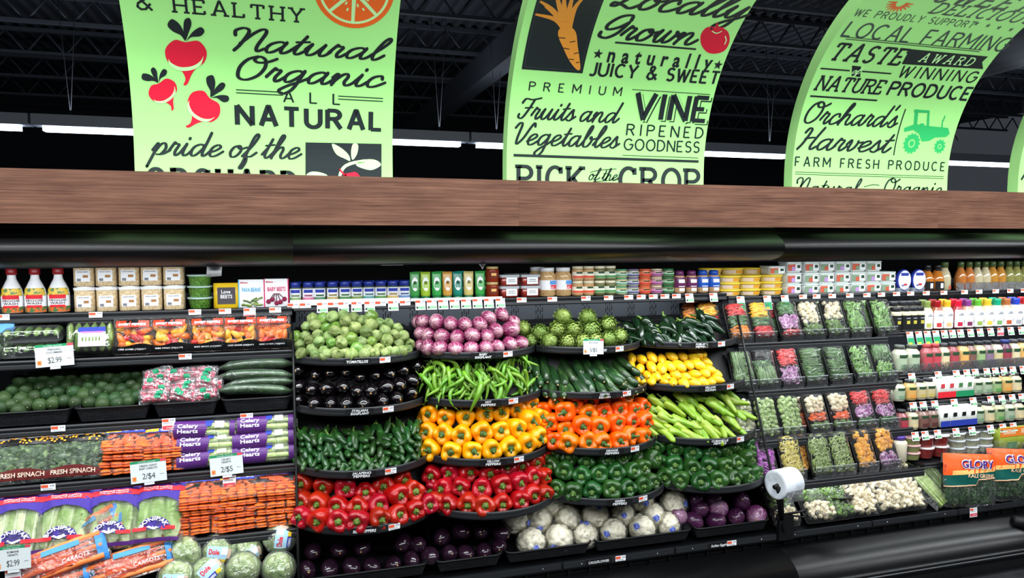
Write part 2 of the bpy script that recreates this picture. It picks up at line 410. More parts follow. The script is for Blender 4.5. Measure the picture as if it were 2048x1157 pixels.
def shelf(x0, x1, z, lab, lip=.042, grp='straight black shelves', y0=None, rail=DARKLIP):
    y = prof(z) if y0 is None else y0
    root = node('case_shelf', None); root.location = (0, 0, 0)
    mb = MB(); mb.box(x0 + .004, x1 - .004, y + .012, YB - .003, z - .026, z - .012); mb.build('shelf_plate', BLACK, root)
    mb = MB(); P = [(y + .012, z), (y + .003, z), (y, z - .006), (y + .002, z - .014), (y + .006, z - .018), (y + .002, z - .022), (y, z - lip + .006), (y + .004, z - lip), (y + .018, z - lip), (y + .018, z - .012), (y + .012, z - .010)]
    mb.loops([[(x0 + .004, a, b) for a, b in P], [(x1 - .004, a, b) for a, b in P]], 0, False); mb.build('price_rail', rail, root)
    for xx in (x0 + .012, x1 - .018):
        mb = MB(); mb.add([(xx, y + .06, z - .026), (xx, YB - .003, z - .026), (xx, YB - .003, z - .14), (xx + .006, y + .06, z - .026), (xx + .006, YB - .003, z - .026), (xx + .006, YB - .003, z - .14)], [(0, 1, 2), (3, 5, 4), (0, 3, 4, 1), (1, 4, 5, 2), (2, 5, 3, 0)], 0, False)
        mb.build('bracket', BLACKP, root)
    put(root, lab, 'shelf', grp)
    return y
shelf(XL, XM, 1.565, 'black shelf holding the nut jars and red capped bottles')
shelf(XL, XM, 1.367, 'black shelf holding the mini pepper bags and cucumber boxes')
shelf(XL, XM, 1.095, 'black shelf under the wicker baskets of avocados and radishes')
shelf(XL, XM, .870, 'black shelf holding spinach bags, baby carrots and celery hearts')
shelf(XL, XM, .607, 'black shelf holding romaine bags and the big baby carrot stacks')
shelf(XM, XR, 1.583, 'black top shelf of jars and tubes above the bowed produce shelves')
shelf(XR, XS, 1.560, 'black top shelf of yellow lidded dip tubs and small white tubs')
for z, l in ((1.297, 'black shelf holding trays of sliced peppers, cauliflower and snap peas'), (1.040, 'black shelf holding trays of green beans beside yellow squash'), (.784, 'black shelf holding trays of sprouts, cauliflower and carrots'), (.567, 'black shelf holding trays of spiral noodles and orange cauliflower')):
    shelf(XR, XS, z, l, .05)
SZ = (1.562, 1.320, 1.080, .918, .757, .585)
for z, l in zip(SZ, ('black top shelf of green capped dressing bottles', 'black shelf of white labelled dressing bottles with coloured caps', 'black shelf of small juice and yogurt bottles, third from the top', 'black shelf of milky bottles and strawberry cartons, fourth from the top', 'black shelf of brown bottles and blue cartons, fifth from the top', 'black lowest shelf of stacked red tubs and clear tubs')):
    shelf(XS, XE, z, l, .03, 'dressing section shelves')

# ---------------------------------------------------------------- bowed shelves of loose produce
SAG, HW = .165, .305
def bow(t):                                            # t in -1..1 across the shelf, circular arc
    Rr = (HW * HW + SAG * SAG) / (2 * SAG); return math.sqrt(max(Rr * Rr - (t * HW) ** 2, 0)) - (Rr - SAG)
ROWZ = (1.337, 1.118, .858, .634)
def front(i, j, x, z, back=0.0):
    """front face of the heap on shelf (row i, bay j)"""
    xc = .05 + .6125 * (j + .5); t = max(-1, min(1, (x - xc) / HW)); zl = ROWZ[i]
    up = max(0, min(1, (z - zl) / .22))
    return prof(z) - SAG * 0 - bow(t) * (1 - .42 * up) + back
ROWN = ('top', 'second', 'third', 'lowest')
def bowed(i, j, word, what):
    z = ROWZ[i]; xc = .05 + .6125 * (j + .5); Y0 = prof(z); n = 24
    root = node('bowed_shelf', None)
    ts = [-1 + 2 * k / n for k in range(n + 1)]
    fr = [(xc + t * (HW - .003), Y0 - bow(t)) for t in ts]
    mb = MB(); top, bot = z - .014, z - .024
    vs = [(x, y + .006, top) for x, y in fr] + [(fr[-1][0], YB - .003, top), (fr[0][0], YB - .003, top)]
    vb = [(x, y, bot) for x, y, _ in vs]; k = len(vs)
    mb.add(vs + vb, [tuple(range(k)), tuple(range(k, 2 * k))[::-1]] + [(q, (q + 1) % k + 0, (q + 1) % k + k, q + k)[::-1] for q in range(k)], 0, False)
    mb.build('shelf_plate', BLACKP, root)
    mb = MB(); S = [(0, .004), (.006, .004), (.009, -.03), (.004, -.034), (-.002, -.032), (-.003, -.020), (-.001, -.015), (-.003, -.010), (-.003, 0)]
    mb.loops([[(x, y + a, z + b) for a, b in S] for x, y in fr], 0, True, (True, True)); mb.build('front_rail', DARKLIP, root)
    # black insert the produce is piled against
    mb = MB(); hgt = .10 if i == 0 else .17; L = []
    for kk in range(7):
        zz = z - .012 + hgt * kk / 6
        L.append([(xc + t * (HW - .012), front(i, j, xc + t * HW, zz, .115), zz) for t in ts])
    L.append([(x, max(y + .02, YB - .03), zz - .004) for x, y, zz in L[-1]])
    mb.loops(L, 0, True, (False, False), closed=False)
    o = mb.build('riser', BLACKP, root)
    # name strip in chalk letters
    if word:
        lines = word.split('|'); tC = {0: .12, 1: .12, 2: .1, 3: .1}[i]
        a0 = math.asin(max(-1, min(1, tC * HW / ((HW * HW + SAG * SAG) / (2 * SAG)))))
        x = xc + tC * HW - .06; y = Y0 - bow((x - xc) / HW); nrm = math.atan2((x - xc), (HW * HW - SAG * SAG) / (2 * SAG) + bow((x - xc) / HW))
        M = Matrix.Translation((x + math.sin(nrm) * .0045, y - math.cos(nrm) * .0045, z - .014)) @ Matrix.Rotation(nrm, 4, 'Z') @ Matrix.Rotation(R(90), 4, 'X')
        mb = MB(); mb.box(-.062, .062, -.015, .015, -.0015, 0, 0)
        for q, ln in enumerate(lines):
            w = min(.10, .0105 * len(ln) * (1.0 if len(lines) > 1 else 1.15)); h = .0105 if len(lines) > 1 else .012
            fit_text(mb, ln, -w / 2, w / 2, (.0015 if q == 0 else -.0125) if len(lines) > 1 else -.006, 0, .0006, 1, None, .03, .15, 1.0, h)
        o = mb.build('name_strip', [flat('black_strip', (12, 12, 14)), flat('chalk', (225, 228, 230))], root)
        o.matrix_local = M
        x = xc + tC * HW + .07; y = Y0 - bow((x - xc) / HW); nrm = math.atan2((x - xc), (HW * HW - SAG * SAG) / (2 * SAG) + bow((x - xc) / HW))
        M = Matrix.Translation((x + math.sin(nrm) * .005, y - math.cos(nrm) * .005, z - .014)) @ Matrix.Rotation(nrm, 4, 'Z') @ Matrix.Rotation(R(90), 4, 'X')
        TAGQ.append(('rail', M, 'shelf tag on the bowed rail below the ' + what))
    put(root, 'bowed black shelf under the ' + what, 'shelf', 'bowed produce shelves')
TAGQ = []
WHAT = [['husked tomatillos', 'striped pink eggplants', 'artichokes', 'dark poblano peppers'], ['glossy black eggplants below the tomatillos', 'long thin light green peppers', 'green zucchini', 'yellow squash'],
        ['jalapeno peppers', 'yellow bell peppers', 'orange bell peppers', 'pale green cubanelle peppers'], ['red bell peppers nearest the lettuce', 'red bell peppers below the yellow ones', 'green bell peppers below the orange ones', 'green bell peppers below the cubanelles']]
WORDS = [['TOMATILLOS', 'BABY|EGGPLANT', 'ARTICHOKES', 'POBLANO|PEPPERS'], ['ITALIAN|EGGPLANT', 'HOT|PEPPERS', 'GREEN|SQUASH', 'YELLOW|SQUASH'], ['JALAPENO|PEPPERS', 'YELLOW|PEPPERS', 'ORANGE|PEPPERS', 'CUBANELLE|PEPPERS'], ['RED PEPPERS', '', 'GREEN|PEPPERS', '']]
for i in range(4):
    for j in range(4): bowed(i, j, WORDS[i][j], WHAT[i][j])

# ---------------------------------------------------------------- wire dividers
def divider(x, wires, lab):
    root = node('shelf_divider', None); mb = MB()
    P = [(x, prof(z) - .035, z) for z in (1.46, 1.2, .9, .6, .35)]; mb.tube(P, .0065, 6); mb.build('front_rod', BLACKP, root)
    mb = MB()
    for k in range(27):
        z = .36 + k * .041; y = prof(z) - .035
        if wires: mb.tube([(x, y, z), (x, y + .30, z)], .003, 5)
        else: mb.tube([(x, y - .006, z), (x, y + .25, z)], .003, 4)
    if wires:
        for s in (.1, .2, .3): mb.tube([(x, prof(z) - .035 + s, z) for z in (1.44, .9, .36)], .003, 5)
    mb.build('wire_grid', BLACKP, root)
    put(root, lab, 'shelf divider')
divider(XM - .004, False, 'thin black divider between the celery bags and the loose produce')
divider(XR + .012, True, 'black wire grid divider right of the yellow squash and cubanelle peppers')
# ================================================================ hanging green signs
SR, SZC, SY, SW = .88, 2.25, 3.5, 1.08
def sfn(x, z): return SY if z < SZC else SY - (SR - math.sqrt(max(SR * SR - (z - SZC) ** 2, .0001)))
def smap(u, v, off=0.0):
    if v < SZC: return (u, SY - off, v)
    p = (v - SZC) / SR
    return (u, SY - SR + (SR - off) * math.cos(p), SZC + (SR - off) * math.sin(p))
class Print:
    """flat artwork in sign coordinates, later wrapped on the curved face"""
    def __init__(s, x0): s.x0 = x0; s.parts = {}
    def P(s, px, py):
        p = onfun(px, py, sfn)
        return (p.x - s.x0, p.z if p.z < SZC else SZC + SR * math.asin(min(1, (p.z - SZC) / SR)))
    n = 0
    def add(s, part, m, V, Fc, lay=1):
        if part == 'lettering': part = 'lettering%d' % s.n
        s.parts.setdefault(part, []).append((m, V, Fc, lay))
    def poly(s, part, m, pts, lay=1, px=True, smooth=False):
        q = [s.P(*p) for p in pts] if px else list(pts)
        if smooth: q = closed_curve(q)
        from mathutils.geometry import tessellate_polygon
        tri = tessellate_polygon([[Vector((a, b, 0)) for a, b in q]])
        s.add(part, m, q, [tuple(t) for t in tri], lay)
    def line(s, part, m, a, b, w, lay=1):
        s.n += part == 'lettering'; A, B = Vector(s.P(*a)), Vector(s.P(*b)); vm = (A.y + B.y) / 2; A.y = B.y = vm
        s.add(part, m, [(A.x, vm - w / 2), (B.x, vm - w / 2), (B.x, vm + w / 2), (A.x, vm + w / 2)], [(0, 1, 2, 3)], lay)
    def stroke(s, part, m, pts, w, lay=1, px=True, taper=False):
        q = [s.P(*p) for p in pts] if px else pts
        V, Fc = ribbon(open_curve(q), (lambda t, d: w * (1 - .85 * t)) if taper else (lambda t, d: w)); s.add(part, m, V, Fc, lay)
    def disc(s, part, m, c, r, lay=1, a0=0, a1=360, r0=0.0, ex=1.0):
        C = s.P(*c); n = 40; V = []; Fc = []
        for k in range(n + 1):
            t = R(a0 + (a1 - a0) * k / n); V += [(C[0] + r0 * math.cos(t) * ex, C[1] + r0 * math.sin(t)), (C[0] + r * math.cos(t) * ex, C[1] + r * math.sin(t))]
        for k in range(n): Fc.append((2 * k, 2 * k + 1, 2 * k + 3, 2 * k + 2))
        s.add(part, m, V, Fc, lay)
    def span(s, a, b, cap):
        A, B = s.P(*a), s.P(*b); T = s.P(a[0], a[1] - cap)
        return A[0], B[0], (A[1] + B[1]) / 2, abs(T[1] - A[1])
    def sans(s, body, a, b, cap, bold=.0, space=1.0, shear=0, m=0, lay=1, part='lettering'):
        s.n += 1; u0, u1, v, h = s.span(a, b, cap); V, Fc = text_mesh(body, bold, shear, space); w = max(p[0] for p in V)
        s.add(part, m, [(u0 + p[0] / w * (u1 - u0), v + p[1] / .69 * h) for p in V], Fc, lay)
    def glyphs(s, strokes_w, a, b, cap, m=0, lay=1, part='lettering', hu=2.0):
        s.n += lay == 1; u0, u1, v, h = s.span(a, b, cap); ST, wfn = strokes_w; k = h / hu
        xs = [p[0] for st in ST for p in st]; x0, x1 = min(xs), max(xs); kx = (u1 - u0) / (x1 - x0)
        for st in ST:
            q = [((p[0] - x0) * kx + u0, p[1] * k + v) for p in st]
            V, Fc = ribbon(q, lambda t, d: wfn(t, d) * (k * .7 + kx * .3), hu > 1.5); s.add(part, m, V, Fc, lay)
    def bsans(s, body, a, b, cap, wt=.15, gap=.28, shear=0, m=0, lay=1): s.glyphs(slab_strokes(body, wt, shear, gap, False), a, b, cap, m, lay, hu=1.0)
    def script(s, body, a, b, cap, wt=.2, m=0, lay=1): s.glyphs(script_strokes(body, wt), a, b, cap, m, lay)
    def slab(s, body, a, b, cap, wt=.17, shear=0, m=0, lay=1, gap=.42): s.glyphs(slab_strokes(body, wt, shear, gap), a, b, cap, m, lay, hu=1.0)
    def build(s, root, mats):
        for part, items in s.parts.items():
            bm = bmesh.new(); me = bpy.data.meshes.new(part)
            for m, V, Fc, lay in items:
                vv = [bm.verts.new((p[0], p[1], lay * .0006)) for p in V]
                for f in Fc:
                    if len(set(f)) < 3: continue
                    try:
                        fc = bm.faces.new([vv[i] for i in f]); fc.material_index = m
                    except ValueError: pass
            lo = min(v.co.y for v in bm.verts); hi = max(v.co.y for v in bm.verts)
            t = math.ceil(max(lo, SZC) / .025) * .025
            while t < hi:
                bmesh.ops.bisect_plane(bm, geom=bm.verts[:] + bm.edges[:] + bm.faces[:], plane_co=(0, t, 0), plane_no=(0, 1, 0), dist=1e-6); t += .025
            for f in bm.faces:
                if f.normal.z < 0: f.normal_flip()
            for v in bm.verts: v.co = smap(v.co.x, v.co.y, .0008 + v.co.z)
            bm.to_mesh(me); bm.free()
            for m in mats: me.materials.append(m)
            o = node('lettering' if part.startswith('lettering') else part, me, root)
def catmull(q, closed, k=6):
    out = []; n = len(q)
    for i in range(n if closed else n - 1):
        g = (lambda j: q[j % n]) if closed else (lambda j: q[max(0, min(n - 1, j))])
        p0, p1, p2, p3 = g(i - 1), g(i), g(i + 1), g(i + 2)
        for j in range(k):
            t = j / k
            out.append(tuple(.5 * (2 * p1[a] + (p2[a] - p0[a]) * t + (2 * p0[a] - 5 * p1[a] + 4 * p2[a] - p3[a]) * t * t + (3 * p1[a] - p0[a] - 3 * p2[a] + p3[a]) * t ** 3) for a in (0, 1)))
    if not closed: out.append(tuple(q[-1]))
    return out
def closed_curve(q): return catmull(q, True)
def open_curve(q): return catmull(q, False)
def ribbon(q, wfn, capr=True):
    V = []; Fc = []; n = len(q)
    if n < 2: return V, Fc
    for i in range(n):
        a = Vector(q[max(i - 1, 0)]); b = Vector(q[min(i + 1, n - 1)]); d = (b - a); d = d.normalized() if d.length > 1e-9 else Vector((1, 0))
        w = wfn(i / (n - 1), d) / 2; V += [(q[i][0] - d.y * w, q[i][1] + d.x * w), (q[i][0] + d.y * w, q[i][1] - d.x * w)]
    Fc = [(2 * i, 2 * i + 1, 2 * i + 3, 2 * i + 2) for i in range(n - 1)]
    if capr:
        for e in (0, n - 1):
            c = q[e]; w = (Vector(V[2 * e]) - Vector(V[2 * e + 1])).length / 2; o = len(V)
            V += [(c[0] + w * math.cos(R(45 * k)), c[1] + w * math.sin(R(45 * k))) for k in range(8)]; Fc.append(tuple(range(o, o + 8)))
    return V, Fc
BOWL = [(.95, .85), (.65, 1.0), (.25, .8), (.1, .4), (.25, .03), (.55, .1), (.9, .6), (.98, .95)]
SCR = {
 'a': (1.4, [BOWL, [(.98, .98), (.9, .4), (1.0, .03), (1.25, .1), (1.5, .45)]]),
 'b': (1.25, [[(-.05, .2), (.35, 1.1), (.5, 1.75), (.38, 2.0), (.22, 1.6), (.15, .5), (.3, .02), (.7, .1), (.9, .6), (.75, .95), (.68, .8), (.95, .72), (1.35, .85)]]),
 'c': (1.05, [[(.85, .75), (.7, 1.0), (.3, .85), (.12, .4), (.3, .02), (.7, .08), (1.15, .45)]]),
 'd': (1.45, [BOWL, [(1.15, 2.0), (1.08, 1.2), (1.0, .4), (1.08, .03), (1.3, .1), (1.55, .45)]]),
 'e': (1.05, [[(.0, .3), (.5, .5), (.82, .8), (.6, 1.0), (.25, .8), (.12, .4), (.3, .02), (.7, .08), (1.15, .45)]]),
 'f': (.95, [[(0, .1), (.5, 1.0), (.75, 1.8), (.6, 2.05), (.42, 1.7), (.32, .8), (.22, -.4), (.12, -.9), (.32, -.95), (.45, -.4), (.4, .05), (.7, .1), (1.05, .45)]]),
 'g': (1.35, [BOWL, [(1.0, 1.0), (.95, .3), (.85, -.6), (.5, -1.0), (.15, -.75), (.5, -.3), (1.0, .05), (1.45, .45)]]),
 'h': (1.35, [[(-.05, .15), (.4, 1.2), (.58, 1.85), (.42, 2.05), (.28, 1.6), (.12, 0)], [(.14, .2), (.4, .8), (.7, 1.0), (.85, .75), (.8, .3), (.95, .02), (1.2, .1), (1.45, .45)]]),
 'i': (.7, [[(0, .3), (.25, .98)], [(.25, 1.0), (.17, .35), (.3, .02), (.55, .1), (.8, .45)], [(.32, 1.42), (.34, 1.5)]]),
 'l': (.7, [[(-.05, .2), (.45, 1.2), (.62, 1.8), (.47, 2.05), (.28, 1.6), (.17, .5), (.3, .02), (.55, .1), (.8, .45)]]),
 'n': (1.35, [[(0, .6), (.15, .95), (.25, .8), (.15, 0)], [(.18, .3), (.45, .85), (.7, 1.0), (.85, .75), (.8, .3), (.95, .02), (1.2, .1), (1.45, .45)]]),
 'o': (1.15, [[(.6, 1.0), (.25, .85), (.1, .4), (.3, .02), (.65, .1), (.88, .55), (.7, .97), (.55, .9), (.8, .72), (1.3, .88)]]),
 'p': (1.25, [[(0, .4), (.25, 1.0), (.2, .2), (.05, -1.0)], [(.2, .2), (.45, .85), (.75, 1.0), (.95, .6), (.75, .1), (.4, .05)], [(.7, .05), (1.0, .15), (1.35, .45)]]),
 'r': (.95, [[(0, .35), (.25, 1.1), (.33, .98), (.62, .92), (.5, .35), (.6, .02), (.8, .1), (1.05, .45)]]),
 's': (.85, [[(0, .25), (.4, 1.08), (.5, .75), (.65, .3), (.45, 0), (.1, .08)], [(.6, .12), (.95, .42)]]),
 't': (.75, [[(0, .3), (.35, 1.0)], [(.44, 1.65), (.25, .4), (.38, .02), (.6, .1), (.85, .45)], [(.05, 1.08), (.75, 1.18)]]),
 'u': (1.35, [[(0, .5), (.2, 1.0)], [(.22, 1.0), (.15, .35), (.3, .02), (.6, .15), (.85, .7), (.95, 1.0)], [(.95, 1.0), (.88, .35), (1.0, .02), (1.25, .1), (1.45, .45)]]),
 'v': (1.1, [[(0, .6), (.2, 1.0), (.3, .8), (.3, .2), (.45, .02), (.75, .3), (.85, .8), (.75, 1.0), (.92, .8), (1.25, .88)]]),
 'w': (1.5, [[(0, .5), (.2, 1.0)], [(.22, 1.0), (.15, .35), (.3, .02), (.55, .15), (.75, .9)], [(.75, .95), (.7, .35), (.85, .02), (1.15, .2), (1.3, .8), (1.2, 1.0), (1.32, .82), (1.65, .88)]]),
 'y': (1.3, [[(0, .5), (.2, 1.0)], [(.22, 1.0), (.15, .4), (.3, .05), (.6, .2), (.9, 1.0)], [(.92, 1.0), (.85, .1), (.75, -.6), (.4, -1.0), (.1, -.75), (.45, -.3), (1.0, .05), (1.4, .45)]]),
 "'": (.3, [[(.25, 2.1), (.15, 1.7)]]), ' ': (.6, []),
 'N': (1.5, [[(-.4, 1.35), (-.5, 1.75), (-.15, 2.0), (.2, 1.7), (.15, .6), (0, 0)], [(.1, .6), (.5, 1.6), (.85, 2.0), (1.1, 1.7), (1.05, .5), (1.2, .05), (1.5, .3)]]),
 'O': (1.75, [[(.7, 2.0), (.25, 1.7), (.05, 1.0), (.25, .2), (.75, 0), (1.25, .4), (1.4, 1.1), (1.2, 1.75), (.8, 2.0), (.6, 1.75), (.9, 1.5), (1.4, 1.6), (1.8, 1.9)]]),
 'F': (1.35, [[(-.1, 1.5), (.1, 1.9), (.8, 1.85), (1.6, 2.05)], [(1.0, 1.85), (.8, .8), (.5, .05), (.1, .1), (.05, .4)], [(.4, 1.02), (1.15, 1.1)]]),
 'V': (1.45, [[(-.15, 1.5), (.1, 1.95), (.38, 1.8), (.4, .6), (.55, .02), (1.0, .6), (1.35, 1.7), (1.55, 2.0), (1.7, 1.7)]]),
 'L': (1.4, [[(.2, 1.3), (.15, 1.8), (.6, 2.0), (.95, 1.7), (.6, .8), (.3, .15), (.05, .1), (.1, .35), (.6, .2), (1.1, 0), (1.5, .35)]]),
 'G': (1.45, [[(1.3, 1.6), (1.1, 2.0), (.5, 1.8), (.15, 1.1), (.35, .7), (.9, .9), (1.3, 1.4)], [(1.3, 1.4), (1.15, .5), (.7, 0), (.2, .1), (.1, .4)]]),
 'H': (1.5, [[(0, 1.5), (.15, 1.9), (.4, 1.7), (.3, .6), (.1, 0)], [(1.3, 2.0), (1.1, 1.0), (1.0, .3), (1.15, .02), (1.5, .3)], [(.25, .95), (.8, 1.08), (1.15, 1.05)]]),
}
def script_strokes(body, wt):
    ST = []; x = 0
    for ch in body:
        adv, sts = SCR[ch]
        for st in sts: ST.append([(x + p[0] + .38 * p[1], p[1]) for p in open_curve(st)])
        x += adv
    return ST, (lambda t, d: wt * (.62 + .55 * abs(d.y)))
def arc(cx, cy, rx, ry, a0, a1, n=14): return [(cx + rx * math.cos(R(a0 + (a1 - a0) * k / n)), cy + ry * math.sin(R(a0 + (a1 - a0) * k / n))) for k in range(n + 1)]
V0, V1 = [(0, 0), (0, 1)], [(.62, 0), (.62, 1)]
SLB = {  # width, strokes, serif points
 'H': (.62, [V0, V1, [(0, .5), (.62, .5)]], [(0, 0), (0, 1), (.62, 0), (.62, 1)]),
 'E': (.52, [V0, [(0, .04), (.52, .04)], [(0, .5), (.4, .5)], [(0, .96), (.5, .96)], [(.52, .02), (.52, .25)], [(.5, .75), (.5, .98)]], [(0, 0), (0, 1)]),
 'A': (.74, [[(.04, 0), (.36, 1), (.40, 1), (.72, 0)], [(.16, .34), (.6, .34)]], [(.04, 0), (.72, 0)]),
 'L': (.5, [V0, [(0, .04), (.5, .04)], [(.5, .02), (.5, .27)]], [(0, 0), (0, 1)]),
 'T': (.66, [[(.33, 0), (.33, .96)], [(0, .96), (.66, .96)], [(0, .98), (0, .74)], [(.66, .98), (.66, .74)]], [(.33, 0)]),
 'Y': (.7, [[(.02, 1), (.35, .45)], [(.68, 1), (.35, .45), (.35, 0)]], [(.02, 1), (.68, 1), (.35, 0)]),
 'P': (.56, [V0, [(0, .96)] + arc(.3, .73, .27, .23, 90, -90) + [(0, .5)]], [(0, 0), (0, 1)]),
 'I': (.12, [[(.06, 0), (.06, 1)]], [(.06, 0), (.06, 1)]),
 'C': (.68, [arc(.36, .5, .36, .47, 48, 312, 22), [(.62, .98), (.62, .72)]], []),
 'K': (.64, [V0, [(.62, 1), (.02, .42)], [(.2, .58), (.64, 0)]], [(0, 0), (0, 1), (.62, 1), (.62, 0)]),
 'R': (.62, [V0, [(0, .96)] + arc(.3, .74, .27, .22, 90, -90) + [(0, .52)], [(.3, .52), (.62, 0)]], [(0, 0), (0, 1), (.6, 0)]),
 'O': (.76, [arc(.38, .5, .38, .47, 0, 360, 28)], []),
 'N': (.66, [V0, [(0, 1), (.66, 0)], [(.66, 0), (.66, 1)]], [(0, 0), (0, 1), (.66, 1)]),
 'U': (.64, [[(0, 1), (0, .35)] + arc(.32, .33, .32, .3, 180, 360) + [(.64, 1)]], [(0, 1), (.64, 1)]),
 'S': (.52, [arc(.27, .73, .24, .23, 30, 270) + arc(.27, .27, .25, .24, 90, -150)], []),
 'W': (.95, [[(.02, 1), (.26, 0), (.48, .9), (.7, 0), (.93, 1)]], [(.02, 1), (.93, 1)]),
 'D': (.66, [V0, [(0, .96), (.2, .96)] + arc(.22, .5, .42, .46, 90, -90, 18) + [(0, .04)]], [(0, 0), (0, 1)]),
 '&': (.78, [[(.78, .0), (.2, .72), (.22, .95), (.38, 1), (.5, .88), (.44, .7), (.1, .42), (.05, .18), (.22, .02), (.45, .06), (.72, .45)]], []),
 ' ': (.3, [], []), 'M': (.82, [[(0, 0), (0, 1), (.41, .3), (.82, 1), (.82, 0)]], [(0, 0), (.82, 0)]), 'V': (.72, [[(0, 1), (.36, 0), (.72, 1)]], [(0, 1), (.72, 1)]),
 'G': (.74, [arc(.38, .5, .38, .47, 42, 360, 24) + [(.45, .5)]], []), 'F': (.5, [V0, [(0, .96), (.5, .96)], [(0, .48), (.42, .48)]], [(0, 0)]), 'J': (.4, [[(.4, 1), (.4, .3)] + arc(.18, .27, .22, .25, 0, -140, 8)], [(.4, 1)]), "B": (.56, [V0, [(0, .96)] + arc(.28, .74, .25, .22, 90, -90) + [(0, .52)], arc(.28, .27, .28, .25, 90, -90) + [(0, .03)]], [(0, 0), (0, 1)]),
}
def slab_strokes(body, wt, shear, gap, serif=True):
    ST = []; x = 0
    for ch in body:
        w, sts, ser = SLB[ch]
        for st in sts:
            if not serif and len(st) == 2 and st[0][0] == st[1][0] and abs(st[0][1] - st[1][1]) < .3: continue
            Q = [Vector((x + p[0] + shear * p[1], p[1])) for p in st]; cur = [Q[0]]; e = wt * .42
            for i in range(1, len(Q)):
                cur.append(Q[i])
                if i < len(Q) - 1 and (Q[i] - Q[i - 1]).angle(Q[i + 1] - Q[i]) > .7:
                    d = (Q[i] - Q[i - 1]).normalized(); cur[-1] = Q[i] + d * e * .5; ST.append([tuple(c) for c in cur]); d = (Q[i + 1] - Q[i]).normalized(); cur = [Q[i] - d * e * .5]
            ST.append([tuple(c) for c in cur])
        for a, b in (ser if serif else ()):
            bb = .04 if b == 0 else .96 if b == 1 else b
            ST.append([(x + a - .15 + shear * bb, bb), (x + a + .15 + shear * bb, bb)])
        x += w + gap
    return ST, (lambda t, d: wt * (.8 + .2 * abs(d.y)))
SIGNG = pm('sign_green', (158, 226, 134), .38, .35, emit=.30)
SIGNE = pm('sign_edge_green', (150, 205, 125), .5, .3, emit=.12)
SIGND = pm('sign_dark_ink', (36, 44, 46), .4, .35)
SIGNGR = pm('sign_grey_ink', (74, 88, 86), .4, .35)
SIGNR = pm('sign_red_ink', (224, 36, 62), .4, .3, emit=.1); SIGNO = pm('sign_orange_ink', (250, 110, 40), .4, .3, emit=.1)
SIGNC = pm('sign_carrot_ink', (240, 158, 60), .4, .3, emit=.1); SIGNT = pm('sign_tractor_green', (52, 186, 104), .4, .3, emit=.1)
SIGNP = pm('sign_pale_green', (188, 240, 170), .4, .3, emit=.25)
SM = [SIGND, SIGNG, SIGNR, SIGNO, SIGNC, SIGNT, SIGNP, SIGNGR]
def sign(x0, lab):
    root = node('hanging_sign', None); root.location = (x0, 0, 0)
    vs = [2.0, 2.1, 2.2, 2.25] + [2.25 + .025 * k for k in range(1, 46)]
    fr = [smap(0, v, 0) for v in vs]; bk = [smap(0, v, -.07) for v in vs]; k = len(vs); n = 2 * k
    mb = MB(); e = .012
    for x in (0, SW):
        pass
    V = [(x, p[1], p[2]) for p in fr for x in (0, SW)]; mb.add(V, [(2 * i, 2 * i + 1, 2 * i + 3, 2 * i + 2) for i in range(k - 1)], 0)
    V = [(x, p[1], p[2]) for p in bk for x in (0, SW)]; mb.add(V, [(2 * i, 2 * i + 2, 2 * i + 3, 2 * i + 1) for i in range(k - 1)], 1)
    for x, fl in ((0, 0), (SW, 1)):
        V = [(x, p[i][1], p[i][2]) for p in zip(fr, bk) for i in (0, 1)]
        mb.add(V, [((2 * i, 2 * i + 2, 2 * i + 3, 2 * i + 1) if fl else (2 * i, 2 * i + 1, 2 * i + 3, 2 * i + 2)) for i in range(k - 1)], 1)
    mb.add([(0, fr[-1][1], fr[-1][2]), (SW, fr[-1][1], fr[-1][2]), (SW, bk[-1][1], bk[-1][2]), (0, bk[-1][1], bk[-1][2])], [(0, 1, 2, 3)], 1)
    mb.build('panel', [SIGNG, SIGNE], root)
    for x in (.1, SW - .1):
        m2 = MB(); a = smap(x, 3.2, -.04); m2.tube([a, (x, a[1] + .15, 6.1)], .004, 5); m2.build('hanging_wire', DECK2, root)
    return root, lab
def star(pr, c, r, m=0):
    C = pr.P(*c); V = [(C[0] + (r if k % 2 == 0 else r * .42) * math.sin(R(36 * k)), C[1] + (r if k % 2 == 0 else r * .42) * math.cos(R(36 * k))) for k in range(10)]
    pr.poly('lettering', m, V, px=False)
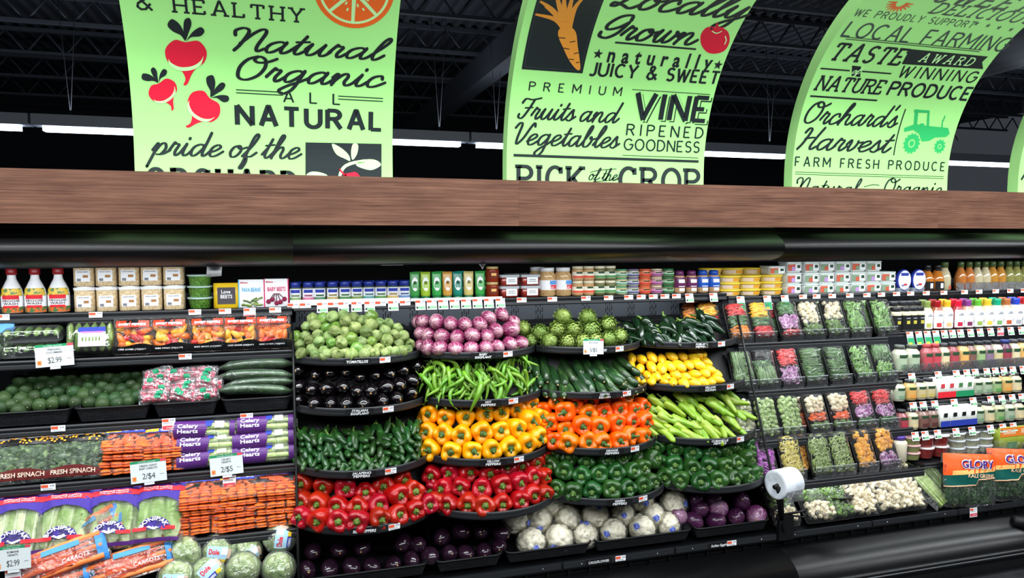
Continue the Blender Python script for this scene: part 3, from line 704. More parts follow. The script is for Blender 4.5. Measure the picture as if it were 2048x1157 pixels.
# ---- first sign: radishes and orange slice
root, lab = sign(-.58, 'curved green hanging sign with three radishes and an orange slice'); p = Print(-.58)
p.slab('& HEALTHY', (275, 18), (610, 46), 30, .15)
p.script('Natural', (468, 100), (780, 122), 46, .24); p.script('Organic', (476, 158), (770, 176), 48, .24)
for a, b in (((472, 179), (566, 185)), ((472, 185), (566, 191)), ((676, 192), (766, 197)), ((676, 198), (766, 203))): p.line('lettering', 0, a, b, .004)
p.bsans('ALL', (568, 205), (680, 209), 22, .16, 1.2)
p.bsans('NATURAL', (475, 248), (762, 263), 39, .25, .34)
p.script('pride of the', (293, 311), (603, 317), 48, .22)
p.slab('ORCHARD', (297, 389), (592, 392), 52, .2)
C = (709, -17)
p.disc('orange_slice', 3, C, .162, 1, 0, 360, .143); p.disc('orange_slice', 6, C, .143, 1); 
for k in range(8):
    t0, t1 = 45 * k + 3, 45 * k + 42; Cc = p.P(*C); V = [(Cc[0] + .022 * math.cos(R((t0 + t1) / 2)), Cc[1] + .022 * math.sin(R((t0 + t1) / 2)))] + [(Cc[0] + .132 * math.cos(R(t0 + (t1 - t0) * q / 8)), Cc[1] + .132 * math.sin(R(t0 + (t1 - t0) * q / 8))) for q in range(9)]
    p.poly('orange_slice', 3, V, 2, False)
    for r_, da in ((.062, -7), (.085, 6)):
        a = R((t0 + t1) / 2 + da); V = [(Cc[0] + r_ * math.cos(a) + .008 * math.cos(t) * math.cos(a) - .004 * math.sin(t) * math.sin(a), Cc[1] + r_ * math.sin(a) + .008 * math.cos(t) * math.sin(a) + .004 * math.sin(t) * math.cos(a)) for t in [q * math.pi / 5 for q in range(10)]]
        p.poly('orange_slice', 6, V, 3, False)
def radish(cx, cy, s, rot):
    def tr(pts): c, n = math.cos(R(rot)), math.sin(R(rot)); return [(cx + s * (x * c - y * n), cy + s * (x * n + y * c)) for x, y in pts]
    p.poly('radish', 2, tr([(0, -26), (-22, -30), (-40, -12), (-36, 12), (-16, 26), (-6, 34), (0, 48), (-4, 60), (4, 58), (12, 40), (22, 26), (38, 14), (42, -8), (26, -28)]), 1, True, True)
    p.poly('radish', 6, tr([(-34, 8), (-28, 16), (-10, 24), (14, 22), (30, 12), (36, 2), (30, 20), (12, 30), (-12, 31), (-30, 22)]), 2, True, True)
    for L in ([(0, -28), (-10, -40), (-26, -48), (-36, -60), (-28, -72), (-16, -66), (-8, -56), (-2, -42)], [(0, -30), (-4, -50), (-2, -70), (8, -74), (12, -62), (6, -44)], [(2, -28), (14, -46), (30, -56), (38, -48), (30, -38), (12, -36)]):
        p.poly('radish', 0, tr(L), 2, True, True)
radish(371, 110, 1.0, 0); radish(326, 183, .70, -28); radish(406, 214, .86, 38)
p.poly('cherry_picture', 0, [(611, 285), (763, 288), (763, 420), (611, 420)], 1)
for L in ([(700, 322), (690, 318), (672, 308), (664, 288), (682, 296), (697, 310)], [(705, 320), (702, 305), (706, 288), (716, 290), (714, 308)], [(712, 330), (728, 320), (750, 320), (762, 330), (745, 340), (728, 338)], [(612, 352), (622, 344), (640, 345), (655, 352), (640, 362), (620, 362)]): p.poly('cherry_picture', 6, L, 2, True, True)
p.stroke('cherry_picture', 6, [(676, 368), (684, 340), (700, 328), (730, 322)], .014, 2)
p.poly('cherry_picture', 2, [(705, 372), (688, 362), (688, 350), (700, 346), (712, 345), (720, 355), (716, 368)], 3, True, True)
p.stroke('cherry_picture', 2, [(692, 352), (684, 345), (680, 340)], .008, 3)
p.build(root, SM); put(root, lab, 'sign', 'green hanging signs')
# ---- second sign: carrot and tomato
root, lab = sign(1.05, 'curved green hanging sign with a carrot and a tomato'); p = Print(1.05)
A, B = p.P(1043, 139), p.P(1165, 146); v0 = (A[1] + B[1]) / 2
p.poly('carrot_picture', 0, [(A[0], v0), (B[0], v0), (B[0], v0 + .56), (A[0], v0 + .56)], 1, False)
for k in range(4):
    a, b = (A[0] + .012, B[0] - .012); seg = [[(a, v0 + .012), (b, v0 + .012)], [(a, v0 + .54), (b, v0 + .54)], [(a, v0 + .012), (a, v0 + .54)], [(b, v0 + .012), (b, v0 + .54)]][k]
    V, Fc = ribbon(seg, lambda t, d: .0016, False); p.add('carrot_picture', 7, V, Fc, 2)
p.poly('carrot_picture', 4, [(1128, 54), (1117, 60), (1117, 74), (1126, 95), (1138, 120), (1152, 138), (1160, 138), (1159, 118), (1155, 90), (1152, 66), (1143, 55)], 2, True, True)
for a, b in (((1118, 75), (1130, 76)), ((1150, 82), (1140, 84)), ((1127, 96), (1138, 98)), ((1157, 105), (1148, 107)), ((1138, 118), (1147, 119)), ((1158, 124), (1152, 125))): p.stroke('carrot_picture', 0, [a, b], .004, 3)
for pts in ([(1129, 56), (1110, 38), (1070, 28)], [(1130, 55), (1105, 20), (1080, 2)], [(1132, 54), (1118, 10), (1112, -18)], [(1135, 54), (1140, 12), (1148, -15)], [(1137, 55), (1150, 15), (1170, -8)], [(1131, 55), (1112, 30), (1090, 12)], [(1134, 54), (1128, 10), (1130, -10)]):
    q = [p.P(*a) for a in pts]; V, Fc = ribbon(open_curve(q), lambda t, d: .028 * (1 - .9 * t) + .006, False); p.add('carrot_picture', 4, V, Fc, 2)
p.script('Locally', (1222, 12), (1492, 40), 52, .25); p.script('Grown', (1196, 78), (1392, 87), 50, .25)
p.line('lettering', 0, (1230, 85), (1392, 98), .009)
p.poly('tomato', 2, [(1432, 60), (1415, 54), (1402, 68), (1402, 88), (1414, 104), (1432, 107), (1450, 100), (1459, 82), (1456, 64), (1444, 56)], 1, True, True)
p.poly('tomato', 2, [(1434, 62), (1420, 60), (1427, 57), (1416, 52), (1430, 54), (1434, 44), (1438, 54), (1450, 54), (1442, 58), (1448, 63)], 2)
p.stroke('tomato', 6, [(1424, 62), (1433, 66), (1443, 62)], .005, 3); p.stroke('tomato', 6, [(1450, 72), (1452, 80), (1449, 88)], .005, 3)
star(p, (1196, 108), .026); star(p, (1436, 130), .026)
p.sans('naturally', (1213, 122), (1420, 140), 29, .03, 1.75)
p.bsans('JUICY & SWEET', (1179, 150), (1433, 169), 27, .2, .26)
p.bsans('PREMIUM', (1058, 180), (1241, 193), 18, .15, .95)
p.script('Fruits and', (1036, 236), (1240, 247), 42, .22); p.script('Vegetables', (1030, 287), (1238, 298), 44, .22)
p.line('lettering', 0, (1264, 179), (1420, 189), .003)
p.bsans('VINE', (1272, 241), (1415, 248), 52, .22, .28); p.bsans('VINE', (1270, 239), (1413, 246), 53, .22, .28, m=1, lay=2); p.bsans('VINE', (1267, 237), (1409, 244), 52, .21, .28, lay=3)
p.bsans('RIPENED', (1253, 270), (1404, 278), 23, .15, .5); p.bsans('GOODNESS', (1248, 299), (1397, 307), 23, .15, .26)
p.line('lettering', 0, (1245, 310), (1396, 317), .003); p.line('lettering', 0, (1027, 310), (1397, 324), .013)
p.slab('PICK', (1030, 383), (1170, 385), 52, .18, gap=.3); p.slab('CROP', (1240, 387), (1396, 389), 52, .18, gap=.3)
p.script('of the', (1178, 360), (1236, 362), 24, .2); p.stroke('lettering', 0, [(1181, 345), (1198, 341), (1232, 338)], .0035); p.stroke('lettering', 0, [(1176, 366), (1200, 363), (1236, 359)], .0035)
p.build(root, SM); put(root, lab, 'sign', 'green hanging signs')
# ---- third sign: tractor
X3 = 2.68
root, lab = sign(X3, 'curved green hanging sign with a green tractor'); p = Print(X3)
for k in range(11):
    t = R(180 + 18 * k); c = p.P(1802, 6); V, Fc = ribbon([(c[0] + .03 * math.cos(t), c[1] + .03 * math.sin(t)), (c[0] + .075 * math.cos(t), c[1] + .06 * math.sin(t))], lambda t_, d: .014 * (1 - .7 * t_)); p.add('sun_picture', 3, V, Fc)
p.slab('SWEET', (1868, 2), (2052, 26), 30, .17, .25, 7); p.slab('DELICIOUS', (1856, 24), (2056, 50), 24, .15, .25, 7, gap=.34)
p.bsans('WE PROUDLY SUPPORT', (1706, 31), (1942, 56), 15, .14, .35, m=7)
for c in ((1953, 47), (1976, 51), (1998, 55), (2022, 59)): star(p, c, .016, 7)
p.bsans('LOCAL FARMING', (1682, 72), (2006, 104), 32, .14, .26, .05, 7)
p.line('lettering', 0, (1680, 74), (1965, 99), .004); p.line('lettering', 0, (1690, 79), (1960, 102), .004)
p.slab('TASTE', (1661, 120), (1800, 131), 36, .17, .22, gap=.32)
p.poly('ribbon', 0, [(1803, 128), (1820, 98), (1976, 113), (1964, 124), (1966, 138)], 1)
p.slab('AWARD', (1834, 124), (1942, 131), 18, .15, .22, 6, 2, gap=.55)
p.line('lettering', 0, (1641, 136), (1699, 142), .008); p.line('lettering', 0, (1724, 142), (1782, 148), .008); p.poly('lettering', 0, [(1703, 152), (1704, 131), (1722, 133), (1720, 154)], 1); p.script('of', (1704, 147), (1720, 148), 14, .24, 6, 2)
p.bsans('WINNING', (1796, 154), (1948, 166), 24, .16, .38, .1)
p.slab('NATURE', (1626, 180), (1762, 189), 30, .17, .22, gap=.28); p.bsans('PRODUCE', (1773, 190), (1934, 201), 28, .2, .26, .08)
p.line('lettering', 0, (1620, 192), (1754, 201), .009)
p.script("Orchard's", (1608, 246), (1792, 255), 44, .22); p.script('Harvest', (1594, 299), (1784, 305), 45, .22)
V, Fc = ribbon([p.P(1811, 218), (p.P(1811, 218)[0], p.P(1790, 311)[1])], lambda t, d: .008, False); p.add('lettering', 0, V, Fc)
p.bsans('FARM FRESH PRODUCE', (1590, 333), (1888, 342), 19, .17, .5)
p.line('lettering', 0, (1590, 345), (1887, 353), .003); p.line('lettering', 0, (1590, 349), (1887, 357), .003)
p.script('Natural', (1592, 389), (1722, 392), 34, .2); p.script('Organic', (1768, 390), (1884, 393), 34, .2); p.stroke('lettering', 0, [(1728, 374), (1745, 370), (1758, 371)], .004)
def tr(px, py): return (px, py)
p.disc('tractor', 5, (1823, 287), .052, 1, 0, 360, .024); p.disc('tractor', 5, (1823, 287), .016, 1); p.disc('tractor', 5, (1879, 293), .034, 1, 0, 360, .015); p.disc('tractor', 5, (1879, 293), .009, 1)
for c, r_, n_ in (((1823, 287), .053, 14), ((1879, 293), .035, 11)):
    Cc = p.P(*c)
    for k in range(n_):
        t = 2 * math.pi * k / n_; V, Fc = ribbon([(Cc[0] + r_ * .95 * math.cos(t), Cc[1] + r_ * .95 * math.sin(t)), (Cc[0] + (r_ + .006) * math.cos(t), Cc[1] + (r_ + .006) * math.sin(t))], lambda a, d: .01, False); p.add('tractor', 5, V, Fc)
p.poly('tractor', 5, [(1808, 256), (1830, 248), (1856, 252), (1896, 256), (1899, 268), (1892, 274), (1870, 275), (1858, 282), (1843, 283), (1838, 268), (1826, 260), (1808, 264)], 1)
for a in ([(1827, 250), (1830, 219), (1837, 219), (1834, 250)], [(1828, 219), (1859, 221), (1859, 226), (1828, 225)], [(1853, 254), (1855, 223), (1859, 223), (1858, 254)], [(1882, 256), (1884, 240), (1886, 240), (1885, 256)], [(1885, 242), (1889, 231), (1891, 232), (1887, 243)], [(1840, 247), (1848, 247), (1848, 252), (1840, 252)]): p.poly('tractor', 5, a, 1)
p.build(root, SM); put(root, lab, 'sign', 'green hanging signs')
root, lab = sign(4.31, 'curved green hanging sign cut off by the right picture edge'); p = Print(4.31)
p.bsans('A', (2042, 360), (2068, 361), 22, .16); p.build(root, SM); put(root, lab, 'sign', 'green hanging signs')
# ================================================================ loose produce
def skin(name, col, rough=.28, **k): return pm(name, col, rough, .5, **k)
def jit(a): return random.uniform(-a, a)
# ---- bell peppers
def pepper_body(seed, n=4, L=.088, r0=.043):
    rs = random.Random(seed); ph = rs.uniform(0, 6.28); ph2 = rs.uniform(0, 6.28); sk = rs.uniform(-.006, .006)
    P = [(.004, .025), (.011, .026), (.017, .031), (.024, .0365), (.031, .0370), (.0375, .0325), (.042, .024), (.0445, .011), (.0440, -.006), (.040, -.025), (.036, -.036), (.029, -.044), (.019, -.046), (.009, -.041), (.003, -.038)]
    def fn(p, a, r, z):
        t = (z + .045) / .088
        lob = math.cos(n * a + ph + .35 * math.sin(a + ph2))
        k = 1 + (.052 + .05 * abs(t - .5)) * (lob - .2) * min(1, r / .03) + .065 * math.cos(a + ph2)
        dz = (.0045 if z > 0 else -.004) * lob * min(1, r / .02)
        return (p[0] * k + sk * (1 - t), p[1] * k, z + dz)
    mb = MB(); mb.lathe(P, 28, 0, fn=fn); return mb
def pepper_stem(seed, short=False):
    rs = random.Random(seed); mb = MB()
    def fn(p, a, r, z): k = 1 + .18 * math.cos(5 * a); return (p[0] * k, p[1] * k, z)
    mb.lathe([(.015, .0265), (.0145, .0295), (.008, .0325), (.005, .034)], 15, 0, fn=fn)
    b = rs.uniform(0, 6.28); c, s = math.cos(b), math.sin(b); d = rs.uniform(.002, .008) if short else rs.uniform(.006, .022); e = .6 if short else 1
    mb.tube([(0, 0, .031), (d * .2 * c, d * .2 * s, .031 + .010 * e), (d * .6 * c, d * .6 * s, .031 + .018 * e), (d * c, d * s, .031 + .023 * e)], [.0058, .005, .0046, .0056], 8)
    return mb
def pepper_set(nm, mat, stem):
    out = []
    for k in range(5):
        b = node('bell_pepper', pepper_body(k * 7 + len(nm), 4 if k % 3 else 3).mesh(nm, mat)); node('stem', pepper_stem(k + 31, nm in ('redp', 'greenp')).mesh(nm + '_stem', stem), b); out.append(b)
    return out
ystem = pm('pepper_stem_green', (70, 105, 48), .5, .4, var=.12)
PEP = {'yellow': pepper_set('yellow', skin('yellow_skin', (240, 160, 4), .24, hue=.012, var=.05), ystem),
       'orange': pepper_set('orange', skin('orange_skin', (238, 98, 4), .24, hue=.012, var=.05), ystem),
       'red': pepper_set('redp', skin('red_skin', (160, 10, 12), .22, hue=.006, var=.18), pm('red_pepper_stem', (92, 118, 44), .5, .4, var=.12)),
       'green': pepper_set('greenp', skin('green_skin', (32, 74, 26), .24, hue=.02, var=.24, noise=(9, (48, 94, 34), .5, .8)), pm('green_pepper_stem', (84, 118, 52), .5, .4, var=.12))}
STK = flat('fruit_sticker', (235, 232, 225))
def outward(p, i, j, down=0.0):
    xc = .05 + .6125 * (j + .5); t = max(-1, min(1, (p.x - xc) / HW))
    return Vector((t * .75, -1, down))
def heap(i, j, rows, r, protos, label, cat, group, sc=1.0, back=.045, dirf=None, scj=.07, names=None, relax=0):
    """rows of photograph points, top row first -> things on the bowed shelf"""
    todo = []
    for q, row in enumerate(rows):
        row = sorted(row, key=lambda a: a[0]); rn = names[q] if names else ('topmost', 'upper middle', 'middle', 'lower middle', 'bottom')[q] if len(rows) == 5 else ('topmost', 'second', 'third', 'bottom')[q] if len(rows) == 4 else ('top', 'middle', 'bottom')[q]
        for k, (px, py) in enumerate(row):
            bk = back + (.03 if q == 0 and i else 0)
            p = onfun(px, py, lambda x, z: front(i, j, x, z, bk))
            lo = ROWZ[i] + .45 * r
            if p.z < lo: p.z = lo
            d, roll = dirf(p, q, k) if dirf else (outward(p, i, j, jit(.22) + .08) + Vector((jit(.3), 0, 0)), jit(3.14))
            s = sc * (1 + jit(scj))
            todo.append([p, facing(d, roll), s, label % (place_word(k), rn), lo])
    org = [t[0].copy() for t in todo]
    if relax:
        for _ in range(14):
            for a in range(len(todo)):
                for b in range(a + 1, len(todo)):
                    A, B = todo[a], todo[b]; v = B[0] - A[0]; m = relax * (A[2] + B[2]); L_ = v.length
                    if L_ < m:
                        v = v / max(L_, 1e-4); v = Vector((v.x * .7, v.y * 1.2, v.z * .7)) * ((m - L_) * .42); A[0] -= v; B[0] += v
                        A[0].z = max(A[0].z, A[4]); B[0].z = max(B[0].z, B[4])
    for (p, rt, s, lb, lo), o_ in zip(todo, org):
        p.y = max(p.y, o_.y - .006); xc = .05 + .6125 * (j + .5); p.x = max(xc - HW + .4 * r, min(xc + HW - .2 * r, p.x)) if relax else p.x
        inst(random.choice(protos), TRS(p, rt, s), lb, cat, group)
Y1 = (820, 785, .1367)
heap(2, 1, [zc(Y1, [(90, 390), (290, 330), (510, 350), (805, 355), (1110, 310), (1345, 290), (1530, 250), (1700, 175)]), zc(Y1, [(260, 590), (510, 620), (790, 630), (1070, 590), (1310, 565), (1535, 540), (1720, 430), (1870, 380)]), zc(Y1, [(310, 850), (610, 850), (910, 855), (1200, 820), (1455, 775), (1650, 715), (1810, 610)])], .043, PEP['yellow'],
     'yellow bell pepper, %s in the %s row above the yellow peppers strip', 'bell pepper', 'yellow bell peppers', 1.15, relax=0.04)
O1 = (1060, 780, .127)
heap(2, 2, [zc(O1, [(300, 300), (460, 260), (665, 285), (860, 340), (1140, 320), (1380, 285), (1590, 290), (1750, 255), (1320, 150), (1490, 125), (970, 220)]), zc(O1, [(340, 540), (555, 450), (590, 620), (830, 610), (1060, 585), (1310, 560), (1560, 540), (1740, 470)]), zc(O1, [(250, 730), (480, 775), (700, 795), (920, 805), (1150, 775), (1350, 755), (1510, 715), (1660, 690)])], .043, PEP['orange'],
     'orange bell pepper, %s in the %s row above the orange peppers strip', 'bell pepper', 'orange bell peppers', 1.12, relax=0.04)
A1 = (580, 940, .1465)
heap(3, 0, [zc(A1, [(200, 225), (455, 250), (780, 280), (1030, 310), (1260, 260), (1560, 190)]), zc(A1, [(210, 480), (460, 470), (660, 540), (915, 540), (1190, 490), (1420, 390), (1650, 370)]), zc(A1, [(220, 710), (440, 720), (700, 750), (960, 740), (1190, 715), (1430, 645), (1630, 600), (1800, 535)])], .045, PEP['red'],
     'red bell pepper, %s in the %s row above the red peppers strip', 'bell pepper', 'red bell peppers by the lettuce', 1.13, relax=0.04)
B1 = (820, 890, .1465)
heap(3, 1, [zc(B1, [(290, 410), (570, 400), (830, 355), (1070, 370), (1290, 300), (1500, 295), (1690, 220), (1800, 170)]), zc(B1, [(240, 665), (460, 620), (690, 575), (980, 620), (1240, 540), (1460, 540), (1640, 430), (1800, 460)]), zc(B1, [(360, 830), (560, 830), (780, 800), (1020, 850), (1250, 790), (1470, 740), (1640, 660), (1800, 640)])], .045, PEP['red'],
     'red bell pepper, %s in the %s row under the yellow pepper shelf', 'bell pepper', 'red bell peppers under the yellow ones', 1.1, relax=0.04)
G1 = (1070, 870, .127)
def gdir(p, q, k): return Vector((jit(.35) + .1, -1, jit(.3) - .12)) * (1 if random.random() < .6 else 1), jit(3.14)
heap(3, 2, [zc(G1, [(320, 260), (545, 345), (800, 415), (1100, 385), (1350, 345), (1560, 290), (1720, 225)]), zc(G1, [(260, 490), (520, 600), (750, 685), (990, 625), (1280, 625), (1510, 595), (1680, 555), (1780, 390)]), zc(G1, [(400, 830), (650, 890), (900, 865), (1190, 845), (1420, 835), (1640, 765), (1790, 690)])], .043, PEP['green'],
     'green bell pepper, %s in the %s row above the green peppers strip', 'bell pepper', 'green bell peppers under the orange ones', 1.1, relax=0.04)
G2 = (1290, 870, .127)
heap(3, 3, [zc(G2, [(200, 200), (460, 240), (760, 270), (1020, 280), (1240, 265), (1450, 240), (1580, 195)]), zc(G2, [(240, 490), (510, 505), (780, 555), (990, 525), (1210, 510), (1410, 485), (1600, 420)]), zc(G2, [(290, 720), (580, 745), (870, 785), (1140, 745), (1340, 705), (1540, 645), (1670, 565)])], .043, PEP['green'],
     'green bell pepper, %s in the %s row beside the wire divider', 'bell pepper', 'green bell peppers by the wire divider', 1.12, relax=0.04)
# ---- eggplants
def egg_body(seed, L=1.25, r=.033):
    rs = random.Random(seed); mb = MB()
    P = [(0, 1), (.10, .995), (.28, .95), (.52, .83), (.74, .62), (.90, .36), (.985, .08), (1.0, -.15), (.96, -.40), (.86, -.65), (.70, -.88), (.50, -1.1), (.34, -1.28), (.2, -1.36), (0, -1.38)]
    e = rs.uniform(-.08, .08); ph = rs.uniform(0, 6.28)
    mb.lathe([(q * r, z * r * L) for q, z in P], 20, 0, fn=lambda p, a, rr, z: (p[0] * (1 + e), p[1] * (1 - e), z + .1 * p[0] * math.cos(ph)))
    return mb
def scar(r, L, seed, big=1.0):
    rs = random.Random(seed); mb = MB(); n = 9; z = r * L * 1.0
    V = [(0, 0, z + .0006)]
    for k in range(n):
        q = r * .11 * big * rs.uniform(.6, 1.5); V.append((q * math.cos(6.283 * k / n), q * math.sin(6.283 * k / n), z + .0004))
    mb.add(V, [(0, 1 + k, 1 + (k + 1) % n) for k in range(n)]); return mb
SCAR = pm('tan_scar', (168, 132, 84), .7, .2)
def streaks(name, base, pale, lo, hi, rough=.25):
    """long pale streaks running from the blossom end"""
    if name in MATS: return MATS[name]
    m = pm(name, base, rough, .5, coat=.3); nt = m.node_tree; N = nt.nodes; L = nt.links; b = N['Principled BSDF']
    tc = N.new('ShaderNodeTexCoord'); sp = N.new('ShaderNodeSeparateXYZ'); L.new(tc.outputs['Object'], sp.inputs[0])
    at = N.new('ShaderNodeMath'); at.operation = 'ARCTAN2'; L.new(sp.outputs[1], at.inputs[0]); L.new(sp.outputs[0], at.inputs[1])
    oi = N.new('ShaderNodeObjectInfo'); cb = N.new('ShaderNodeCombineXYZ')
    k1 = N.new('ShaderNodeMath'); k1.operation = 'MULTIPLY'; k1.inputs[1].default_value = 3.2; L.new(at.outputs[0], k1.inputs[0]); L.new(k1.outputs[0], cb.inputs[0])
    k2 = N.new('ShaderNodeMath'); k2.operation = 'MULTIPLY'; k2.inputs[1].default_value = 18; L.new(sp.outputs[2], k2.inputs[0]); L.new(k2.outputs[0], cb.inputs[1])
    k3 = N.new('ShaderNodeMath'); k3.operation = 'MULTIPLY'; k3.inputs[1].default_value = 40; L.new(oi.outputs['Random'], k3.inputs[0]); L.new(k3.outputs[0], cb.inputs[2])
    nz = N.new('ShaderNodeTexNoise'); nz.inputs['Scale'].default_value = 2.4; nz.inputs['Detail'].default_value = 5; nz.inputs['Roughness'].default_value = .7; L.new(cb.outputs[0], nz.inputs[0])
    tip = N.new('ShaderNodeMapRange'); tip.inputs[1].default_value = .012; tip.inputs[2].default_value = .045; tip.inputs[3].default_value = 0; tip.inputs[4].default_value = .15; L.new(sp.outputs[2], tip.inputs[0])
    ad = N.new('ShaderNodeMath'); ad.operation = 'ADD'; L.new(nz.outputs[0], ad.inputs[0]); L.new(tip.outputs[0], ad.inputs[1])
    cr = N.new('ShaderNodeValToRGB'); cr.color_ramp.elements[0].position = lo; cr.color_ramp.elements[1].position = hi; cr.color_ramp.elements[0].color = lin(base); cr.color_ramp.elements[1].color = lin(pale)
    L.new(ad.outputs[0], cr.inputs[0]); L.new(cr.outputs[0], b.inputs['Base Color']); return m
PINK = streaks('striped_pink_skin', (118, 30, 74), (224, 188, 194), .52, .80)
def egg_set(nm, mat, r, L, scm=SCAR, big=1.0):
    out = []
    for k in range(3):
        b = node(nm, egg_body(k + len(nm), L, r).mesh(nm, mat)); node('blossom_scar', scar(r, L, k + 5, big).mesh(nm + '_scar', scm), b); out.append(b)
    return out
BABY = egg_set('baby_eggplant', PINK, .0345, 1.2, pm('pale_scar', (214, 190, 150), .7, .2), .6)
P1 = (800, 600, .1367)
heap(0, 1, [zc(P1, [(200, 385), (335, 350), (545, 355), (755, 385), (960, 365), (1150, 375), (1300, 310), (1475, 275), (1590, 350)]), zc(P1, [(200, 520), (425, 555), (675, 560), (885, 570), (1085, 540), (1260, 540), (1410, 480), (1590, 445)]), zc(P1, [(265, 690), (450, 715), (635, 715), (840, 735), (1050, 715), (1235, 715), (1405, 670), (1570, 645), (1700, 600)])], .034, BABY,
     'striped pink baby eggplant, %s in the %s row', 'eggplant', 'striped baby eggplants', 1.18, .04, relax=.034)
ITAL = egg_set('italian_eggplant', skin('black_eggplant_skin', (9, 6, 9), .12, coat=.6), .032, 1.5)
I1 = (580, 710, .1367)
heap(1, 0, [zc(I1, [(160, 240), (395, 290), (610, 270), (830, 250), (1030, 340), (1240, 300), (1425, 275), (1605, 240), (1810, 165)]), zc(I1, [(150, 480), (345, 530), (550, 510), (790, 490), (980, 540), (1195, 540), (1385, 490), (1560, 450), (1770, 380), (1940, 360)]), zc(I1, [(150, 660), (370, 720), (605, 710), (830, 710), (1080, 700), (1330, 655), (1540, 635), (1750, 580)])], .033, ITAL,
     'small black eggplant, %s in the %s row under the tomatillo shelf', 'eggplant', 'small black eggplants', 1.1, .045, relax=.032)
# ---- husked tomatillos
def tomatillo(seed):
    rs = random.Random(seed); mb = MB(); n = 26; ph = rs.uniform(0, 6.28)
    P = [(.0, .030), (.004, .034), (.006, .031), (.014, .0285), (.023, .022), (.0285, .012), (.031, 0), (.029, -.013), (.023, -.023), (.013, -.028), (0, -.029)]
    def fn(p, a, r, z):
        k = 1 + .045 * math.cos(6 * a + ph) + .03 * math.sin(11 * a + z * 120) + .05 * math.cos(a + ph * 2)
        return (p[0] * k, p[1] * k, z * (1 + .1 * math.sin(2 * a + ph)))
    mb.lathe(P, n, 0, fn=fn); return mb
HUSK = pm('tomatillo_husk', (98, 120, 62), .55, .3, hue=.018, var=.2, noise=(45, (136, 152, 94), .42, .62, (1, 1, .35)), bump=(90, .5))
HUSK2 = pm('bare_tomatillo', (88, 124, 46), .3, .45, hue=.02, var=.15, noise=(20, (126, 152, 76), .5, .7))
TOM = [node('tomatillo', tomatillo(k).mesh('tomatillo', HUSK if k < 4 else HUSK2)) for k in range(5)]
for t in TOM:
    mb = MB(); mb.tube([(0, 0, .030), (.001, 0, .036), (.003, .001, .040)], [.0028, .002, .0024], 6); node('stem', mb.mesh('tomatillo_stem', STEM), t)
T1 = (580, 600, .1367)
TR = [[(350, 300), (515, 320), (640, 300), (750, 280), (890, 290), (1080, 330), (1190, 280), (1290, 370), (1420, 390)],
      [(240, 430), (420, 390), (570, 430), (690, 400), (800, 370), (945, 420), (1090, 450), (1190, 390), (1370, 480), (1540, 440), (1650, 540)],
      [(100, 540), (410, 500), (570, 530), (660, 480), (800, 470), (1080, 490), (1260, 520), (1520, 510), (230, 560)],
      [(300, 590), (460, 600), (640, 630), (720, 560), (870, 580), (1020, 600), (1220, 610), (1420, 610), (1590, 660), (1730, 660)],
      [(180, 660), (330, 720), (490, 730), (660, 760), (800, 650), (810, 750), (960, 710), (1120, 730), (1300, 730), (1450, 720), (1600, 770), (1710, 740)],
      [(190, 800), (370, 850), (540, 860), (720, 850), (920, 850), (1070, 850), (1230, 830), (1400, 820), (1530, 800)]]
heap(0, 0, [zc(T1, r_) for r_ in TR], .03, TOM, 'green papery tomatillo, %s in the %s row of the heap', 'tomatillo', 'husked tomatillos', .94, .035,
     lambda p, q, k: (Vector((jit(1), -1 + jit(.6), jit(1))), jit(3)), .14, ('topmost', 'second', 'third', 'fourth', 'fifth', 'bottom'), relax=.027)
# ---- artichokes
def artichoke(seed):
    rs = random.Random(seed); mb = MB(); n = 74; g = 2.39996
    mb.ball((0, 0, -.005), .030, 12, 8, 0, (1, 1, 1.05))
    for k in range(n):
        t = k / (n - 1); a = k * g + rs.uniform(-.1, .1); el = R(-62 + 140 * t)                   # base -> tip
        rad = .034 * (1 - .22 * t); c = Vector((math.cos(el) * math.cos(a), math.cos(el) * math.sin(a), math.sin(el)))
        up = Vector((-math.sin(el) * math.cos(a), -math.sin(el) * math.sin(a), math.cos(el))); sd = c.cross(up)
        w = .0185 * (1 - .42 * t); h = .031 * (1 - .35 * t); o = c * rad - up * .010
        fl = .22 + .3 * (1 - t) + rs.uniform(-.06, .06); V = []
        for s_, wk, out in ((0, .85, 0), (.35, 1.0, .05), (.7, .75, .12 * fl / .3), (.95, .22, .3 * fl / .3), (1.05, .03, .38 * fl / .3)):
            b = o + up * (h * s_) + c * (h * out * .55 + .002)
            V += [b - sd * (w * wk) - c * (w * wk * .35), b + c * .0022, b + sd * (w * wk) - c * (w * wk * .35)]
        mb.add(V, [(3 * i, 3 * i + 1, 3 * i + 4, 3 * i + 3) for i in range(4)] + [(3 * i + 1, 3 * i + 2, 3 * i + 5, 3 * i + 4) for i in range(4)], 0)
    return mb
ARTM = pm('artichoke_green', (112, 138, 62), .5, .35, hue=.01, var=.1, noise=(55, (152, 172, 92), .4, .65))
ART = [node('artichoke', artichoke(k).mesh('artichoke', ARTM)) for k in range(3)]
for a in ART:
    mb = MB(); mb.tube([(0, 0, -.03), (0, .001, -.052)], [.009, .010], 9); node('stem', mb.mesh('artichoke_stem', STEM), a)
R1 = (1030, 590, .1367)
heap(0, 2, [zc(R1, [(705, 325), (1070, 330)]), zc(R1, [(120, 500), (370, 560), (620, 515), (860, 510), (1120, 505), (1360, 435)]), zc(R1, [(250, 665), (510, 685), (775, 690), (990, 690), (1180, 660), (1380, 650), (1530, 610)])], .042, ART,
     'green artichoke, %s in the %s row of the artichokes', 'artichoke', 'artichokes', 1.12, .045, lambda p, q, k: (Vector((jit(.7) + .1, -1, jit(.6) + (.8 if q == 0 else -.1))), jit(3)))
